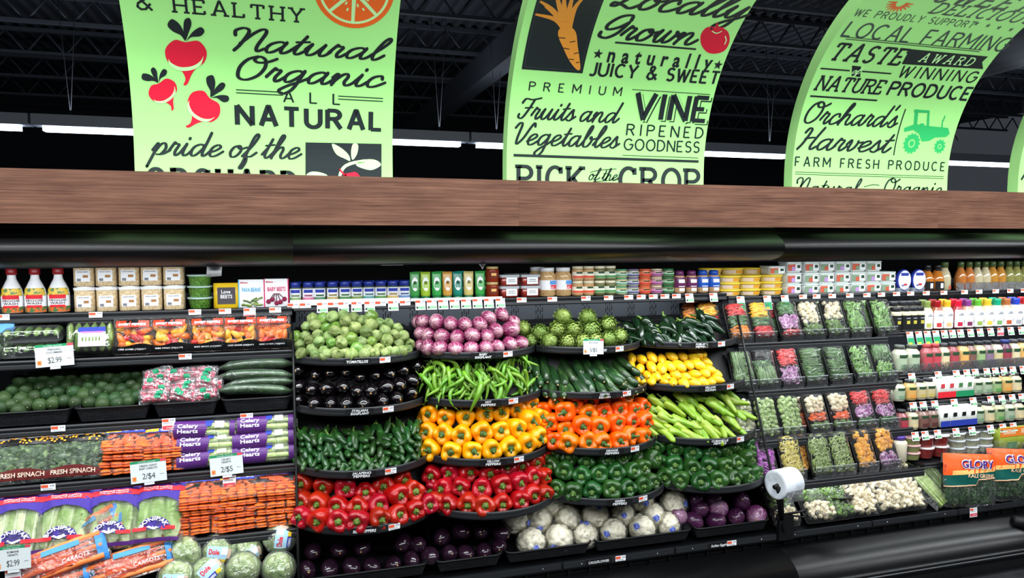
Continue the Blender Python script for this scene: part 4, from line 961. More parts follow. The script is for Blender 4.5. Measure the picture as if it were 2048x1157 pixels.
# ---- long vegetables: pods, zucchini, squash
def pod(L, r, bend, seed, tip=.25, wob=0.0, n=12, prof_=None, lob=0):
    rs = random.Random(seed); mb = MB(); pts = []; rad = []
    ph = rs.uniform(0, 6.28)
    for k in range(n + 1):
        t = k / n; z = L * (t - .5)
        pts.append((bend * L * (1 - (2 * t - 1) ** 2) + wob * L * math.sin(6 * t + ph), wob * L * math.cos(5 * t + ph), z))
        if prof_: q = prof_(t)
        else: q = min(1, (t / .08)) ** .5 * (1 - (max(0, t - .35) / .65) ** 1.8 * (1 - tip))
        rad.append(r * max(q, .02))
    rad[-1] *= .45
    mb.tube(pts, rad, 10)
    if lob:
        nv = 10
        for i in range(len(mb.v)):
            a = (i % nv) / nv * 6.283; x, y, z = mb.v[i]; c = pts[i // nv] if i // nv < len(pts) else pts[-1]; k = 1 + lob * math.cos(3 * a + ph + z * 20)
            mb.v[i] = (c[0] + (x - c[0]) * k, c[1] + (y - c[1]) * k, z + (.004 * lob * 5) * math.cos(3 * a + ph) * (1 if i // nv >= n - 1 else 0))
    return mb, pts[0]
def stemmed(nm, mat, L, r, bends, tip, wob=0.0, stL=.02, prof_=None, lob=0, stm=STEM):
    out = []
    for k, b in enumerate(bends):
        mb, p0 = pod(L * (1 + .1 * math.sin(k * 2.3)), r, b, k, tip, wob, prof_=prof_, lob=lob)
        o = node(nm, mb.mesh(nm, mat)); m2 = MB(); m2.tube([(p0[0], p0[1], p0[2] + .003), (p0[0] - b * .03, p0[1], p0[2] - stL * .6), (p0[0] - b * .08, p0[1] + .004, p0[2] - stL)], [r * .32, r * .2, r * .22], 6)
        node('stem', m2.mesh(nm + '_stem', stm), o); out.append(o)
    return out
def tipped(nm, mat, L, r, bends, prof_, scm, sr):
    out = []
    for k, b in enumerate(bends):
        mb, p0 = pod(L * (1 + .08 * math.sin(k * 2.3)), r, b, k, 0, 0, 14, prof_)
        o = node(nm, mb.mesh(nm, mat)); z = max(v[2] for v in mb.v); m2 = MB(); m2.lathe([(sr, z - .003), (sr * .9, z + .0008), (0, z + .001)], 8)
        node('blossom_end', m2.mesh(nm + '_end', scm), o); out.append(o)
    return out
def zprof(t): return (1 - max(0, (t - .80) / .2) ** 2.4) ** .5 * (.86 + .14 * math.sin(t * 3)) if t < 1 else .3
ZUC = tipped('zucchini', skin('zucchini_skin', (28, 58, 28), .25, hue=.02, var=.3, noise=(60, (58, 98, 48), .5, .75, (1, 1, .3))), .165, .0215, (.02, -.03, .05), zprof, pm('zucchini_end', (186, 158, 118), .7, .2), .005)
def sqprof(t): return (math.sin(min(1, t * 1.02) * math.pi * .93 + .16)) ** .6 * (.72 + .28 * min(1, t * 1.5)) if t < 1 else .25
SQU = tipped('yellow_squash', skin('yellow_squash_skin', (240, 190, 30), .3, hue=.012, var=.06), .105, .0265, (.03, -.03, .0), sqprof, pm('squash_end', (150, 130, 62), .7, .2), .0045)
def slantdir(j, k0=.0, down=-.75, spread=.25):
    def f(p, q, k):
        xc = .05 + .6125 * (j + .5); t = (p.x - xc) / HW
        return Vector((k0 + .6 * t + jit(spread), -1, down + jit(.18))), jit(3)
    return f
Z1 = (1030, 690, .1367)
ZR = [[(190, 235), (310, 310), (445, 340), (575, 440), (690, 440), (790, 370), (910, 290), (1050, 310), (1190, 300), (1420, 380), (1530, 370), (1530, 215), (1640, 320), (1740, 415)],
      [(230, 440), (345, 480), (995, 460), (1150, 400), (1300, 480), (1400, 430), (1640, 450)],
      [(245, 590), (330, 640), (440, 600), (560, 650), (690, 690), (770, 600), (900, 600), (975, 640), (1090, 610), (1240, 680), (1370, 620), (1470, 530), (1590, 570), (1690, 545)]]
heap(1, 2, [zc(Z1, r_) for r_ in ZR], .03, ZUC, 'green zucchini, %s in the %s layer above the green squash strip', 'zucchini', 'green zucchini', 1.14, .075, slantdir(2, .22, -.62), .08)
S1_ = (1230, 680, .1367)
SQR = [[(235, 270), (375, 290), (535, 260), (690, 280), (830, 245), (985, 240), (1140, 260), (1290, 310), (1180, 205), (1265, 200)], [(230, 380), (370, 420), (525, 395), (680, 420), (795, 385), (940, 370), (1075, 365), (1200, 365), (1380, 430)],
       [(320, 560), (470, 510), (605, 525), (740, 540), (880, 510), (1010, 530), (1150, 495), (1300, 480), (1460, 500)], [(390, 620), (545, 640), (695, 650), (845, 650), (1000, 655), (1130, 640), (1255, 620), (1380, 605), (1480, 575)]]
heap(1, 3, [zc(S1_, r_) for r_ in SQR], .026, SQU, 'yellow squash, %s in the %s row of the squash', 'squash', 'yellow squash', 1.08, .06, slantdir(3, .25, -.2, .35), .1)
# small tangled peppers: rows of photograph points across a quadrilateral
def gridrows(tl, tr, bl, br, nr, nc, jx, jy):
    out = []
    for q in range(nr):
        t = q / (nr - 1); n = nc + (q % 2)
        row = []
        for k in range(n):
            s = (k + .5 * (1 - q % 2)) / (nc) if nc else 0
            s = min(1, s)
            x = (tl[0] * (1 - t) + bl[0] * t) * (1 - s) + (tr[0] * (1 - t) + br[0] * t) * s; y = (tl[1] * (1 - t) + bl[1] * t) * (1 - s) + (tr[1] * (1 - t) + br[1] * t) * s
            sagp = 4 * s * (1 - s) * (13 + 9 * t); row.append((x + jit(jx), y + sagp + jit(jy)))
        out.append(row)
    return out
N6 = ('topmost', 'second', 'third', 'fourth', 'fifth', 'bottom', 'lowest')
JAL = stemmed('jalapeno', skin('jalapeno_skin', (30, 66, 26), .22, hue=.02, var=.3, noise=(14, (44, 88, 34), .5, .7)), .062, .0122, (.02, .06, -.04, .0), .5)
def jprof_dir(p, q, k): return Vector((jit(.75), -1.1, jit(.55) - .35)), jit(3)
heap(2, 0, gridrows((600, 862), (838, 846), (600, 930), (840, 908), 6, 17, 4, 4), .014, JAL, 'dark green jalapeno, %s in the %s row of the heap', 'jalapeno', 'jalapeno peppers', 1.36, .04, jprof_dir, .2, N6)
HOT = stemmed('long_hot_pepper', skin('light_green_skin', (96, 144, 36), .3, hue=.018, var=.16), .135, .0105, (.16, .32, -.25, .08, .42), .22, .03, .03)
def hotdir(p, q, k):
    t = (p.x - .97) / HW
    return Vector((jit(.95) + .35 * t, -.45 + jit(.3), -.8 + jit(.6))), jit(3.1)
heap(1, 1, gridrows((850, 738), (1050, 712), (846, 784), (1056, 770), 6, 17, 5, 4), .014, HOT, 'long curly light green pepper, %s in the %s layer', 'hot pepper', 'long light green peppers', 1.0, .035, hotdir, .18, N6)
POB = stemmed('poblano_pepper', skin('poblano_skin', (16, 40, 20), .2, hue=.02, var=.3), .115, .0265, (.03, .08, -.05), .18, .01, .028, lambda t: (min(1, t / .1)) ** .6 * (1 - (max(0, t - .25) / .75) ** 1.5 * .82), .14)
heap(0, 3, gridrows((1268, 645), (1408, 632), (1262, 690), (1438, 668), 5, 8, 6, 5), .02, POB, 'dark green poblano pepper, %s in the %s row', 'poblano pepper', 'poblano peppers', 1.0, .05, lambda p, q, k: (Vector((jit(.8) + .35, -.9, jit(.4) - .45)), jit(3)), .15, N6)
CUB = stemmed('cubanelle_pepper', skin('pale_green_skin', (126, 166, 40), .27, hue=.014, var=.12, noise=(12, (164, 192, 74), .45, .7)), .135, .0225, (.04, .10, -.06, .0), .42, .01, .026, lambda t: (min(1, t / .07)) ** .6 * (1 - .5 * max(0, t - .3) / .7), .16)
heap(2, 3, gridrows((1312, 800), (1470, 782), (1298, 866), (1490, 850), 5, 8, 5, 5), .022, CUB, 'pale green cubanelle pepper, %s in the %s row', 'cubanelle pepper', 'cubanelle peppers', 1.02, .05, lambda p, q, k: (Vector((.55 + jit(.5), -.8, -.55 + jit(.35))), jit(3)), .12, N6)

# ---- bottom deck: wicker trays, black eggplants, wrapped cauliflower, purple eggplants
def wicker(name='wicker_dark'):
    if name in MATS: return MATS[name]
    m = pm(name, (30, 32, 35), .55, .4); nt = m.node_tree; N = nt.nodes; L = nt.links; b = N['Principled BSDF']
    tc = N.new('ShaderNodeTexCoord'); br = N.new('ShaderNodeTexBrick'); br.inputs['Scale'].default_value = 26; br.inputs['Mortar Size'].default_value = .03; br.inputs['Brick Width'].default_value = .9; br.inputs['Row Height'].default_value = .3
    br.inputs['Color1'].default_value = lin((36, 38, 42)); br.inputs['Color2'].default_value = lin((26, 28, 31)); br.inputs['Mortar'].default_value = lin((8, 8, 9))
    mp = N.new('ShaderNodeMapping'); mp.inputs['Rotation'].default_value = (R(90), 0, 0); L.new(tc.outputs['Object'], mp.inputs[0]); L.new(mp.outputs[0], br.inputs[0]); L.new(br.outputs[0], b.inputs['Base Color'])
    bp = N.new('ShaderNodeBump'); bp.inputs['Strength'].default_value = .8; bp.inputs['Distance'].default_value = .004; L.new(br.outputs['Fac'], bp.inputs['Height']); bp.invert = True; L.new(bp.outputs[0], b.inputs['Normal']); return m
def basket(x0, x1, y0, y1, z0, h, lab, grp, hb=None):
    """open woven basket, sloping sides, rolled rim"""
    hb = hb or h; w = (x1 - x0) / 2; d = (y1 - y0) / 2; root = node('wicker_basket', None); root.location = ((x0 + x1) / 2, (y0 + y1) / 2, z0)
    mb = MB(); o = rrect(w * 2, d * 2, .03, 3); bot = o(.022); top = o(0); inn = o(.006); ib = o(.028)
    hz = lambda y: h + (hb - h) * (y + d) / (2 * d)
    mb.loops([[(x, y, 0) for x, y in bot], [(x, y, hz(y)) for x, y in top], [(x, y, hz(y)) for x, y in inn], [(x, y, .008) for x, y in ib]], 0, False)
    mb.build('weave', wicker(), root)
    mb = MB(); P = [(x, y, hz(y)) for x, y in top]; mb.tube(P + [P[0]], .0055, 6); mb.build('rim', BLACKP, root)
    put(root, lab, 'basket', grp)
DZ = .345
for a, b, l in ((.06, .62, 'black woven basket of large black eggplants beside the divider'), (.66, .98, 'black woven basket of large black eggplants left of the cauliflower'), (1.0, 1.44, 'black woven basket of wrapped cauliflower nearest the eggplants'), (1.46, 2.0, 'black woven basket of wrapped cauliflower next to the purple eggplants'), (2.02, 2.47, 'black woven basket of purple eggplants')):
    basket(a, b, 3.335, 3.80, DZ, .055, l, 'woven baskets on the bottom deck', .12)
def deckheap(pts, slopes, r, protos, lab, cat, grp, names, dirf, sc=1.0):
    for q, row in enumerate(pts):
        for k, (px, py) in enumerate(sorted(row)):
            y0, s = slopes; p = onfun(px, py, lambda x, z: y0 + s * (z - .40) + (.03 * q if False else 0))
            p.z = max(p.z, DZ + r * .95)
            d, roll = dirf(p, q, k); inst(random.choice(protos), TRS(p, facing(d, roll), sc * (1 + jit(.08))), lab % (place_word(k), names[q]), cat, grp)
BIGB = egg_set('globe_eggplant', skin('globe_eggplant_skin', (40, 20, 36), .2, coat=.5, noise=(60, (62, 40, 56), .66, .8)), .041, 1.2, SCAR, .9)
E1 = (580, 1000, .1367); E2 = (800, 1000, .1367)
deckheap([zc(E1, [(340, 760), (715, 740), (1060, 700), (1645, 640), (1870, 660)]) + zc(E2, [(610, 560), (905, 470), (1190, 470), (1490, 490)]),
          zc(E1, [(250, 1040), (580, 1020), (910, 990), (1200, 980), (1505, 950), (1780, 900)]) + zc(E2, [(440, 830), (730, 790), (970, 790), (1230, 760), (1450, 690)])], (3.41, .9), .041, BIGB,
         'big black round eggplant, %s in the %s row on the bottom deck', 'eggplant', 'big black eggplants on the deck', ('back', 'front'), lambda p, q, k: (Vector((jit(.4), -1, .1 + jit(.4))), jit(3)), .98)
def bumpy(r, nu, nv, seed, amp, cells, flat_=.9):
    rs = random.Random(seed); C = []
    for k in range(cells):
        z = 1 - 2 * (k + .5) / cells; a = k * 2.39996; q = math.sqrt(1 - z * z); C.append(Vector((q * math.cos(a), q * math.sin(a), z)) + Vector((rs.uniform(-.1, .1), rs.uniform(-.1, .1), rs.uniform(-.1, .1))))
    C = [c.normalized() for c in C]; w = 2.2 / math.sqrt(cells)
    def fn(d):
        d = d.normalized() if d.length > 0 else Vector((0, 0, 1)); m = min((d - c).length for c in C); t = min(1, m / w); return 1 - amp + amp * math.sqrt(max(0, 1 - t * t))
    mb = MB(); mb.ball((0, 0, 0), r, nu, nv, 0, (1, 1, flat_), fn); return mb
CAUL = pm('cauliflower_white', (255, 250, 230), .7, .2, noise=(70, (242, 234, 202), .45, .7), bump=(220, .35))
CLEAF = pm('cauliflower_leaf', (120, 148, 92), .6, .3, noise=(30, (160, 180, 120), .4, .7))
CAULP = []
for k in range(3):
    b = node('cauliflower', bumpy(.071, 44, 30, k, .22, 40 + 8 * k).mesh('cauliflower', CAUL))
    m2 = MB()
    for q in range(4):
        a = R(80 * q + 40 * k); V = []
        for i in range(6):
            t = i / 5; el = R(-75 + 75 * t); rr = .074
            for s_ in (-1, 0, 1): aa = a + s_ * .30 * math.sin(math.pi * min(.97, t * .8 + .2)); V.append((rr * math.cos(el) * math.cos(aa), rr * math.cos(el) * math.sin(aa), rr * .92 * math.sin(el)))
        m2.add(V, [(3 * i, 3 * i + 1, 3 * i + 4, 3 * i + 3) for i in range(5)] + [(3 * i + 1, 3 * i + 2, 3 * i + 5, 3 * i + 4) for i in range(5)])
    node('leaf', m2.mesh('cauliflower_leaf', CLEAF), b)
    m3 = MB(); m3.ball((0, 0, 0), .077, 20, 14, 0, (1, 1, .95), lambda d: 1 + .03 * math.sin(9 * d.x + 7 * d.y + k)); node('wrap', m3.mesh('cauliflower_wrap', film('thin_film', (255, 255, 255), .03, 30, .9, .14)), b)
    m4 = MB(); a = R(24); L = []
    for i in range(5):
        el = R(44 + 5.2 * i); L.append([(.0785 * math.cos(el) * math.cos(t), .0785 * math.cos(el) * math.sin(t), .0765 * math.sin(el)) for t in (-.3, -.1, .1, .3)])
    m4.loops(L, 0, True, (False, False), closed=False); node('blue_sticker', m4.mesh('cauliflower_sticker', pm('blue_white_sticker', (62, 84, 190), .5, .3, noise=(60, (150, 165, 225), .52, .6))), b); CAULP.append(b)
C1 = (1000, 980, .1383); C2 = (1260, 960, .147)
deckheap([zc(C1, [(230, 440), (740, 220)]) + zc(C2, [(160, 290), (590, 330)]), zc(C1, [(560, 440), (970, 420), (1370, 380), (1770, 360)]) + zc(C2, [(300, 500)]), zc(C1, [(450, 830), (850, 790), (1230, 740), (1630, 680)]) + zc(C2, [(160, 720), (510, 660)])], (3.43, .75), .066, CAULP,
         'film wrapped white cauliflower, %s in the %s row', 'cauliflower', 'wrapped cauliflower', ('back', 'middle', 'front'), lambda p, q, k: (Vector((jit(.5), -1, .55 + jit(.4))), jit(3)), .98)
PURP = egg_set('sicilian_eggplant', streaks('purple_white_skin', (124, 48, 108), (214, 184, 204), .52, .86), .057, 1.05, SCAR, .7)
DPUR = egg_set('sicilian_eggplant', streaks('dark_purple_skin', (66, 26, 62), (150, 100, 140), .6, .9), .052, 1.05, SCAR, .7)
deckheap([zc(C2, [(890, 260), (1120, 270)]), zc(C2, [(950, 400), (1200, 390), (1510, 290)]), zc(C2, [(640, 500), (870, 570), (1180, 560), (1440, 510), (1720, 500)])], (3.42, .85), .052, PURP + DPUR,
         'round purple and white eggplant, %s in the %s row', 'eggplant', 'round purple eggplants', ('back', 'middle', 'front'), lambda p, q, k: (Vector((jit(.7), -1, .2 + jit(.5))), jit(3)), .98)
# ---- avocados
def avocado():
    mb = MB(); mb.lathe([(0, .033), (.008, .0325), (.018, .029), (.026, .021), (.0305, .009), (.0315, -.004), (.029, -.018), (.0235, -.032), (.0165, -.044), (.009, -.051), (0, -.053)], 18); return mb
AVO = [node('avocado', avocado().mesh('avocado', pm('avocado_skin', (42, 66, 34), .5, .25, hue=.025, var=.3, bump=(160, .35))))]
m2 = MB(); m2.lathe([(.0028, .0325), (.002, .0338), (0, .034)], 8); node('blossom_dot', m2.mesh('avocado_dot', pm('avocado_dot', (150, 150, 110), .7)), AVO[0])
AC = (0, 500, .2938)
AR = [[(640, 840), (740, 832), (830, 828)], [(135, 895), (228, 875), (303, 868), (408, 862), (487, 855), (590, 862), (668, 870), (738, 870), (795, 890), (857, 863), (932, 850), (975, 890)], [(90, 960), (182, 955), (280, 930), (360, 915), (455, 925), (535, 915), (605, 930), (697, 930), (750, 955), (830, 955), (897, 920), (940, 950)],
      [(30, 1015), (145, 1020), (237, 1000), (320, 985), (398, 970), (508, 970), (573, 992), (652, 982), (705, 1020), (783, 1015), (866, 1003), (940, 1000)], [(10, 1075), (80, 1060), (185, 1055), (272, 1060), (362, 1045), (440, 1030), (517, 1040), (613, 1042), (130, 1095), (700, 1050), (800, 1045), (880, 1035)]]
for q, row in enumerate(AR):
    for k, (px, py) in enumerate(sorted(zc(AC, row))):
        p = onfun(px, py, lambda x, z: 3.72 + 1.0 * (z - 1.14) + (.10 if q == 0 else 0)); p.z = max(p.z, 1.125)
        inst(AVO[0], TRS(p, facing((jit(.5), -1, jit(.5)), jit(3)), 1.0 + jit(.08)), 'dark green avocado, %s in the %s row' % (place_word(k), ('back', 'top', 'second', 'third', 'bottom')[q]), 'avocado', 'avocados in the baskets')
for a, b, l in ((-1.30, -.89, 'black woven basket of avocados at the left picture edge'), (-.875, -.575, 'black woven basket of avocados beside the radishes'), (-.565, -.29, 'black woven basket of bagged radishes'), (-.275, .035, 'black woven basket of wrapped long cucumbers')):
    basket(a, b, 3.635, 3.98, 1.097, .062, l, 'woven baskets on the left shelf')
# ================================================================ bagged produce on the left shelves
class Pillow:
    """soft bag: local x right, y up, z out"""
    def __init__(s, w, h, t, seed=0, p=3.0, wr=.06):
        s.w, s.h, s.t, s.p, s.wr = w, h, t, p, wr; rs = random.Random(seed); s.k = [rs.uniform(0, 6.28) for _ in range(6)]
    def z(s, x, y):
        a, b = min(1, abs(2 * x / s.w)), min(1, abs(2 * y / s.h)); q = ((1 - a ** s.p) * (1 - b ** s.p)) ** .5
        n = math.sin(23 * x / s.w * 1.3 + s.k[0] + 5 * y / s.h) + math.sin(17 * y / s.h + s.k[1] + 6 * x / s.w) + .7 * math.sin(31 * (x + y) / s.w + s.k[2])
        return s.t / 2 * (q + s.wr * n * (.3 + .7 * q))
    def xy(s, u, v):
        return (u * s.w / 2 * (1 + .02 * math.sin(9 * v + s.k[3])), v * s.h / 2 * (1 + .02 * math.sin(8 * u + s.k[4])))
    def shell(s, mb, m=0, n=14, off=0):
        for sg in (1, -1):
            V = []
            for j in range(n + 1):
                for i in range(n + 1):
                    x, y = s.xy(-1 + 2 * i / n, -1 + 2 * j / n); V.append((x, y, sg * (s.z(x, y) + off)))
            Fc = [(j * (n + 1) + i, j * (n + 1) + i + 1, (j + 1) * (n + 1) + i + 1, (j + 1) * (n + 1) + i) for j in range(n) for i in range(n)]
            mb.add(V, Fc if sg > 0 else [f[::-1] for f in Fc], m)
        return mb
    def patch(s, mb, x0, x1, y0, y1, m=0, off=.0012, nx=10, ny=5, top=None, bot=None):
        """printed area between bot(x) and top(x), hugging the front"""
        V = []
        for j in range(ny + 1):
            for i in range(nx + 1):
                x = x0 + (x1 - x0) * i / nx; a = bot(x) if bot else y0; b = top(x) if top else y1; y = a + (b - a) * j / ny; V.append((x, y, s.z(x, y) + off))
        mb.add(V, [(j * (nx + 1) + i, j * (nx + 1) + i + 1, (j + 1) * (nx + 1) + i + 1, (j + 1) * (nx + 1) + i) for j in range(ny) for i in range(nx)], m)
    def text(s, mb, body, x0, x1, y, m=0, off=.0022, cap=None, bold=.01, arcr=None, shear=0):
        v, f = text_mesh(body, bold, shear, 1.0); w = max(p[0] for p in v); k = (x1 - x0) / w; ky = k if cap is None else cap / .69; V = []
        for p in v:
            X, Y = x0 + p[0] * k, y + p[1] * ky
            if arcr:                                       # letters on an arc around (0, y)
                a = R(90) - X / arcr; rr = arcr + p[1] * ky; X, Y = rr * math.cos(a), y + rr * math.sin(a)
            V.append((X, Y, s.z(X, Y) + off))
        mb.add(V, f, m, False)
def capsule(mb, a, b, r, m=0, n=7, taper=.8):
    a, b = Vector(a), Vector(b); P = [a + (b - a) * t for t in (0, .06, .2, .5, .8, .95, 1)]; mb.tube(P, [r * .3, r * .8, r, r, r * taper, r * taper * .7, r * .2], n, m)
CARROT = pm('carrot_orange', (230, 96, 24), .4, .4, hue=.006, var=.08, noise=(90, (240, 122, 44), .45, .7))
# ---- romaine bags
ROM = pm('romaine_green', (138, 174, 88), .5, .3, var=.08, noise=(14, (216, 228, 176), .40, .64, (2.0, .5, 1)), bump=(34, .9))
ROM2 = pm('romaine_rib', (222, 230, 196), .5, .3)
def heart(seed):
    rs = random.Random(seed); mb = MB(); ph = rs.uniform(0, 6.28)
    P = [(.012, 0), (.026, .01), (.036, .06), (.043, .13), (.046, .20), (.044, .26), (.036, .31), (.022, .335), (.004, .345)]
    def fn(p, a, r, z): k = 1 + .07 * math.cos(5 * a + z * 14 + ph) + .05 * math.sin(23 * z + 3 * a); return (p[0] * k, z, p[1] * k)
    mb.lathe(P, 22, 0, fn=fn)
    for q in range(2):
        a = R(70 + 40 * q + 8 * seed); mb.tube([(r * 1.02 * math.cos(a), z, r * 1.02 * math.sin(a)) for r, z in P[:7]], [.010, .0095, .008, .0065, .0045, .003, .001], 6, 1, flat=.5)
    return mb
HEARTS = [heart(k).mesh('romaine_heart', [ROM, ROM2]) for k in range(3)]
def romaine(seed):
    w, h = .235, .385; P = Pillow(w, h, .105, seed, 2.6); root = node('romaine_bag', None)
    for k in range(3):
        o = node('romaine_heart', HEARTS[(k + seed) % 3], root); o.location = (-.066 + .066 * k, -.185 + .006 * ((k + seed) % 2), -.004); o.rotation_euler = (0, .4 * k + seed, 0); o.scale = (.98, 1.0, .9)
    mb = MB(); P.shell(mb, 0, 18, .008); mb.build('clear_bag', FILM, root)
    c = lambda x: -.03 + .095 * max(0, 1 - (2 * x / w) ** 2) ** .5
    mb = MB(); W_ = w * .49
    P.patch(mb, -W_, W_, 0, .175, 0, .010, 18, 5, None, c)
    P.patch(mb, -W_, W_, 0, 0, 1, .0112, 18, 3, lambda x: .128 + .01 * math.cos(9 * x), lambda x: .094 + .01 * math.cos(9 * x))
    P.text(mb, 'ROMAINE HEARTS', -.06, .06, .121, 2, .0165, .008, .01); P.text(mb, 'COEURS DE ROMAINE', -.06, .06, .109, 2, .0165, .007, .0); P.text(mb, 'Bonipak Fresh', -.05, .05, .158, 2, .0165, .012, .02, None, .2)
    mb.build('top_print', [NAVYP, REDI, WHITE], root)
    mb = MB(); r = .068; cy = -.125; V = [(0, cy, P.z(0, cy) + .010)] + [(r * math.cos(R(180 * k / 20)), cy + r * math.sin(R(180 * k / 20)), P.z(r * math.cos(R(180 * k / 20)), cy + r * math.sin(R(180 * k / 20))) + .010) for k in range(21)]
    mb.add(V, [(0, k, k + 1) for k in range(1, 21)], 0); P.text(mb, 'BONIPAK', -.062, .062, cy, 2, .0165, .019, .03, .045)
    for sx in (-1, 1): P.patch(mb, min(sx * .03, sx * .088), max(sx * .03, sx * .088), cy - .008, cy + .012, 1, .0125, 6, 2)
    d = .024; mb.add([(-d * 1.4, cy + .014, P.z(0, cy) + .0125), (0, cy - .004, P.z(0, cy) + .0125), (d * 1.4, cy + .014, P.z(0, cy) + .0125), (0, cy + .034, P.z(0, cy) + .0125)], [(0, 1, 2, 3)], 2, False)
    mb.build('badge', [NAVYP, REDI, WHITE], root)
    mb = MB(); P.patch(mb, -W_ * .9, W_ * .9, -h * .49, -h * .445, 0, .010, 12, 2); mb.build('bottom_print', [PURPI], root); return root
NAVYP = flat('purple_navy_print', (62, 42, 142))
for k, (px, l) in enumerate(((33, 'bag of romaine hearts behind the 2.99 romaine card at the left edge'), (128, 'second bag of romaine hearts from left, purple and red top'), (225, 'third bag of romaine hearts from left, bright white glare on leaves'), (314, 'rightmost bag of romaine hearts, beside the baby carrot stacks'))):
    p = atY(px, 1030, 3.47); root = romaine(k); root.matrix_world = stand(p.x, 3.492, .607 + .112, R(42), R(jit(3))) @ Matrix.Diagonal((.94, .74, .8, 1)); put(root, l, 'bagged lettuce', 'bags of romaine hearts')
# ---- baby carrot bags lying in stacks
def carrot_bag(seed, w=.19, d=.15, t=.036, label=False):
    rs = random.Random(seed); P = Pillow(w, d, t, seed, 2.4, .09); root = node('baby_carrot_bag', None); mb = MB()
    for q in range(3):
        for k in range(4):
            x = -w * .34 + w * .23 * k + rs.uniform(-.008, .008); y = -d * .40 + .016 * q; a = rs.uniform(-.6, .6); L = .024
            for zz in ((-.008, .008) if q < 2 else (.009,)): capsule(mb, (x - L * math.cos(a), y - L * math.sin(a) * .5, zz + rs.uniform(-.003, .003) + .4 * L * math.sin(a)), (x + L * math.cos(a), y + L * math.sin(a) * .5, zz - .4 * L * math.sin(a)), .0088)
    for k in range(16): a = rs.uniform(-.6, .6); x, y = rs.uniform(-w * .34, w * .34), rs.uniform(-d * .12, d * .36); capsule(mb, (x - .02 * math.cos(a), y - .02 * math.sin(a), .008), (x + .02 * math.cos(a), y + .02 * math.sin(a), .008), .008)
    mb.build('baby_carrots', CARROT, root)['kind'] = 'stuff'
    mb = MB(); P.shell(mb, 0, 12, .003); mb.build('clear_bag', FILM, root)
    if label:
        mb = MB(); P.patch(mb, -w * .46, w * .40, d * .12, d * .36, 0, .006, 10, 3); P.patch(mb, -w * .46, -w * .1, d * .17, d * .31, 1, .0072, 5, 2); P.patch(mb, -w * .46, w * .4, d * .36, d * .43, 2, .006, 8, 2); P.text(mb, 'baby-cut carrots', -w * .06, w * .36, d * .2, 3, .0075, .012, .02)
        mb.build('printed_band', [BLUEI, YELI, GREENI, WHITE], root)
    return root
BC = [carrot_bag(k) for k in range(4)]; BCL = [carrot_bag(k + 9, label=True) for k in range(2)]
def flatM(x, y, z, yaw=0, pitch=0, roll=0): return Matrix.Translation((x, y, z)) @ Matrix.Rotation(yaw, 4, 'Z') @ Matrix.Rotation(pitch, 4, 'X') @ Matrix.Rotation(roll, 4, 'Y')
def stack(px, z0, n, yf, where, grp, step=.0345, top=1, w=1.0):
    x = atY(px, 900, yf).x
    for k in range(n):
        up = n - 1 - k; tp = up < top
        M = flatM(x + jit(.006), yf + .075 + jit(.008) + .004 * k, z0 + .02 + step * k + (.012 if tp else 0), jit(.06), R(24) if tp else R(jit(3)), R(jit(2.5))) @ Matrix.Diagonal((w, 1, step / .0385, 1))
        inst(random.choice(BCL if tp else BC), M, 'bag of baby carrots, %s of %s' % (('top bag' if up == 0 else ordw(up) + ' from top'), where), 'bagged carrots', grp)
stack(243, .871, 5, 3.545, 'small stack beside the spinach', 'small baby carrot stacks', .0285, 1); stack(322, .871, 5, 3.545, 'small stack behind the 2/4 card', 'small baby carrot stacks', .0265, 1, .92)
stack(395, .608, 7, 3.43, 'tall stack beside the romaine', 'tall baby carrot stacks', .0262, 1, .97); stack(470, .608, 7, 3.43, 'middle tall stack above the lettuce', 'tall baby carrot stacks', .0255, 1, .93); stack(550, .608, 7, 3.43, 'tall stack against the divider', 'tall baby carrot stacks', .0268, 1, .97)
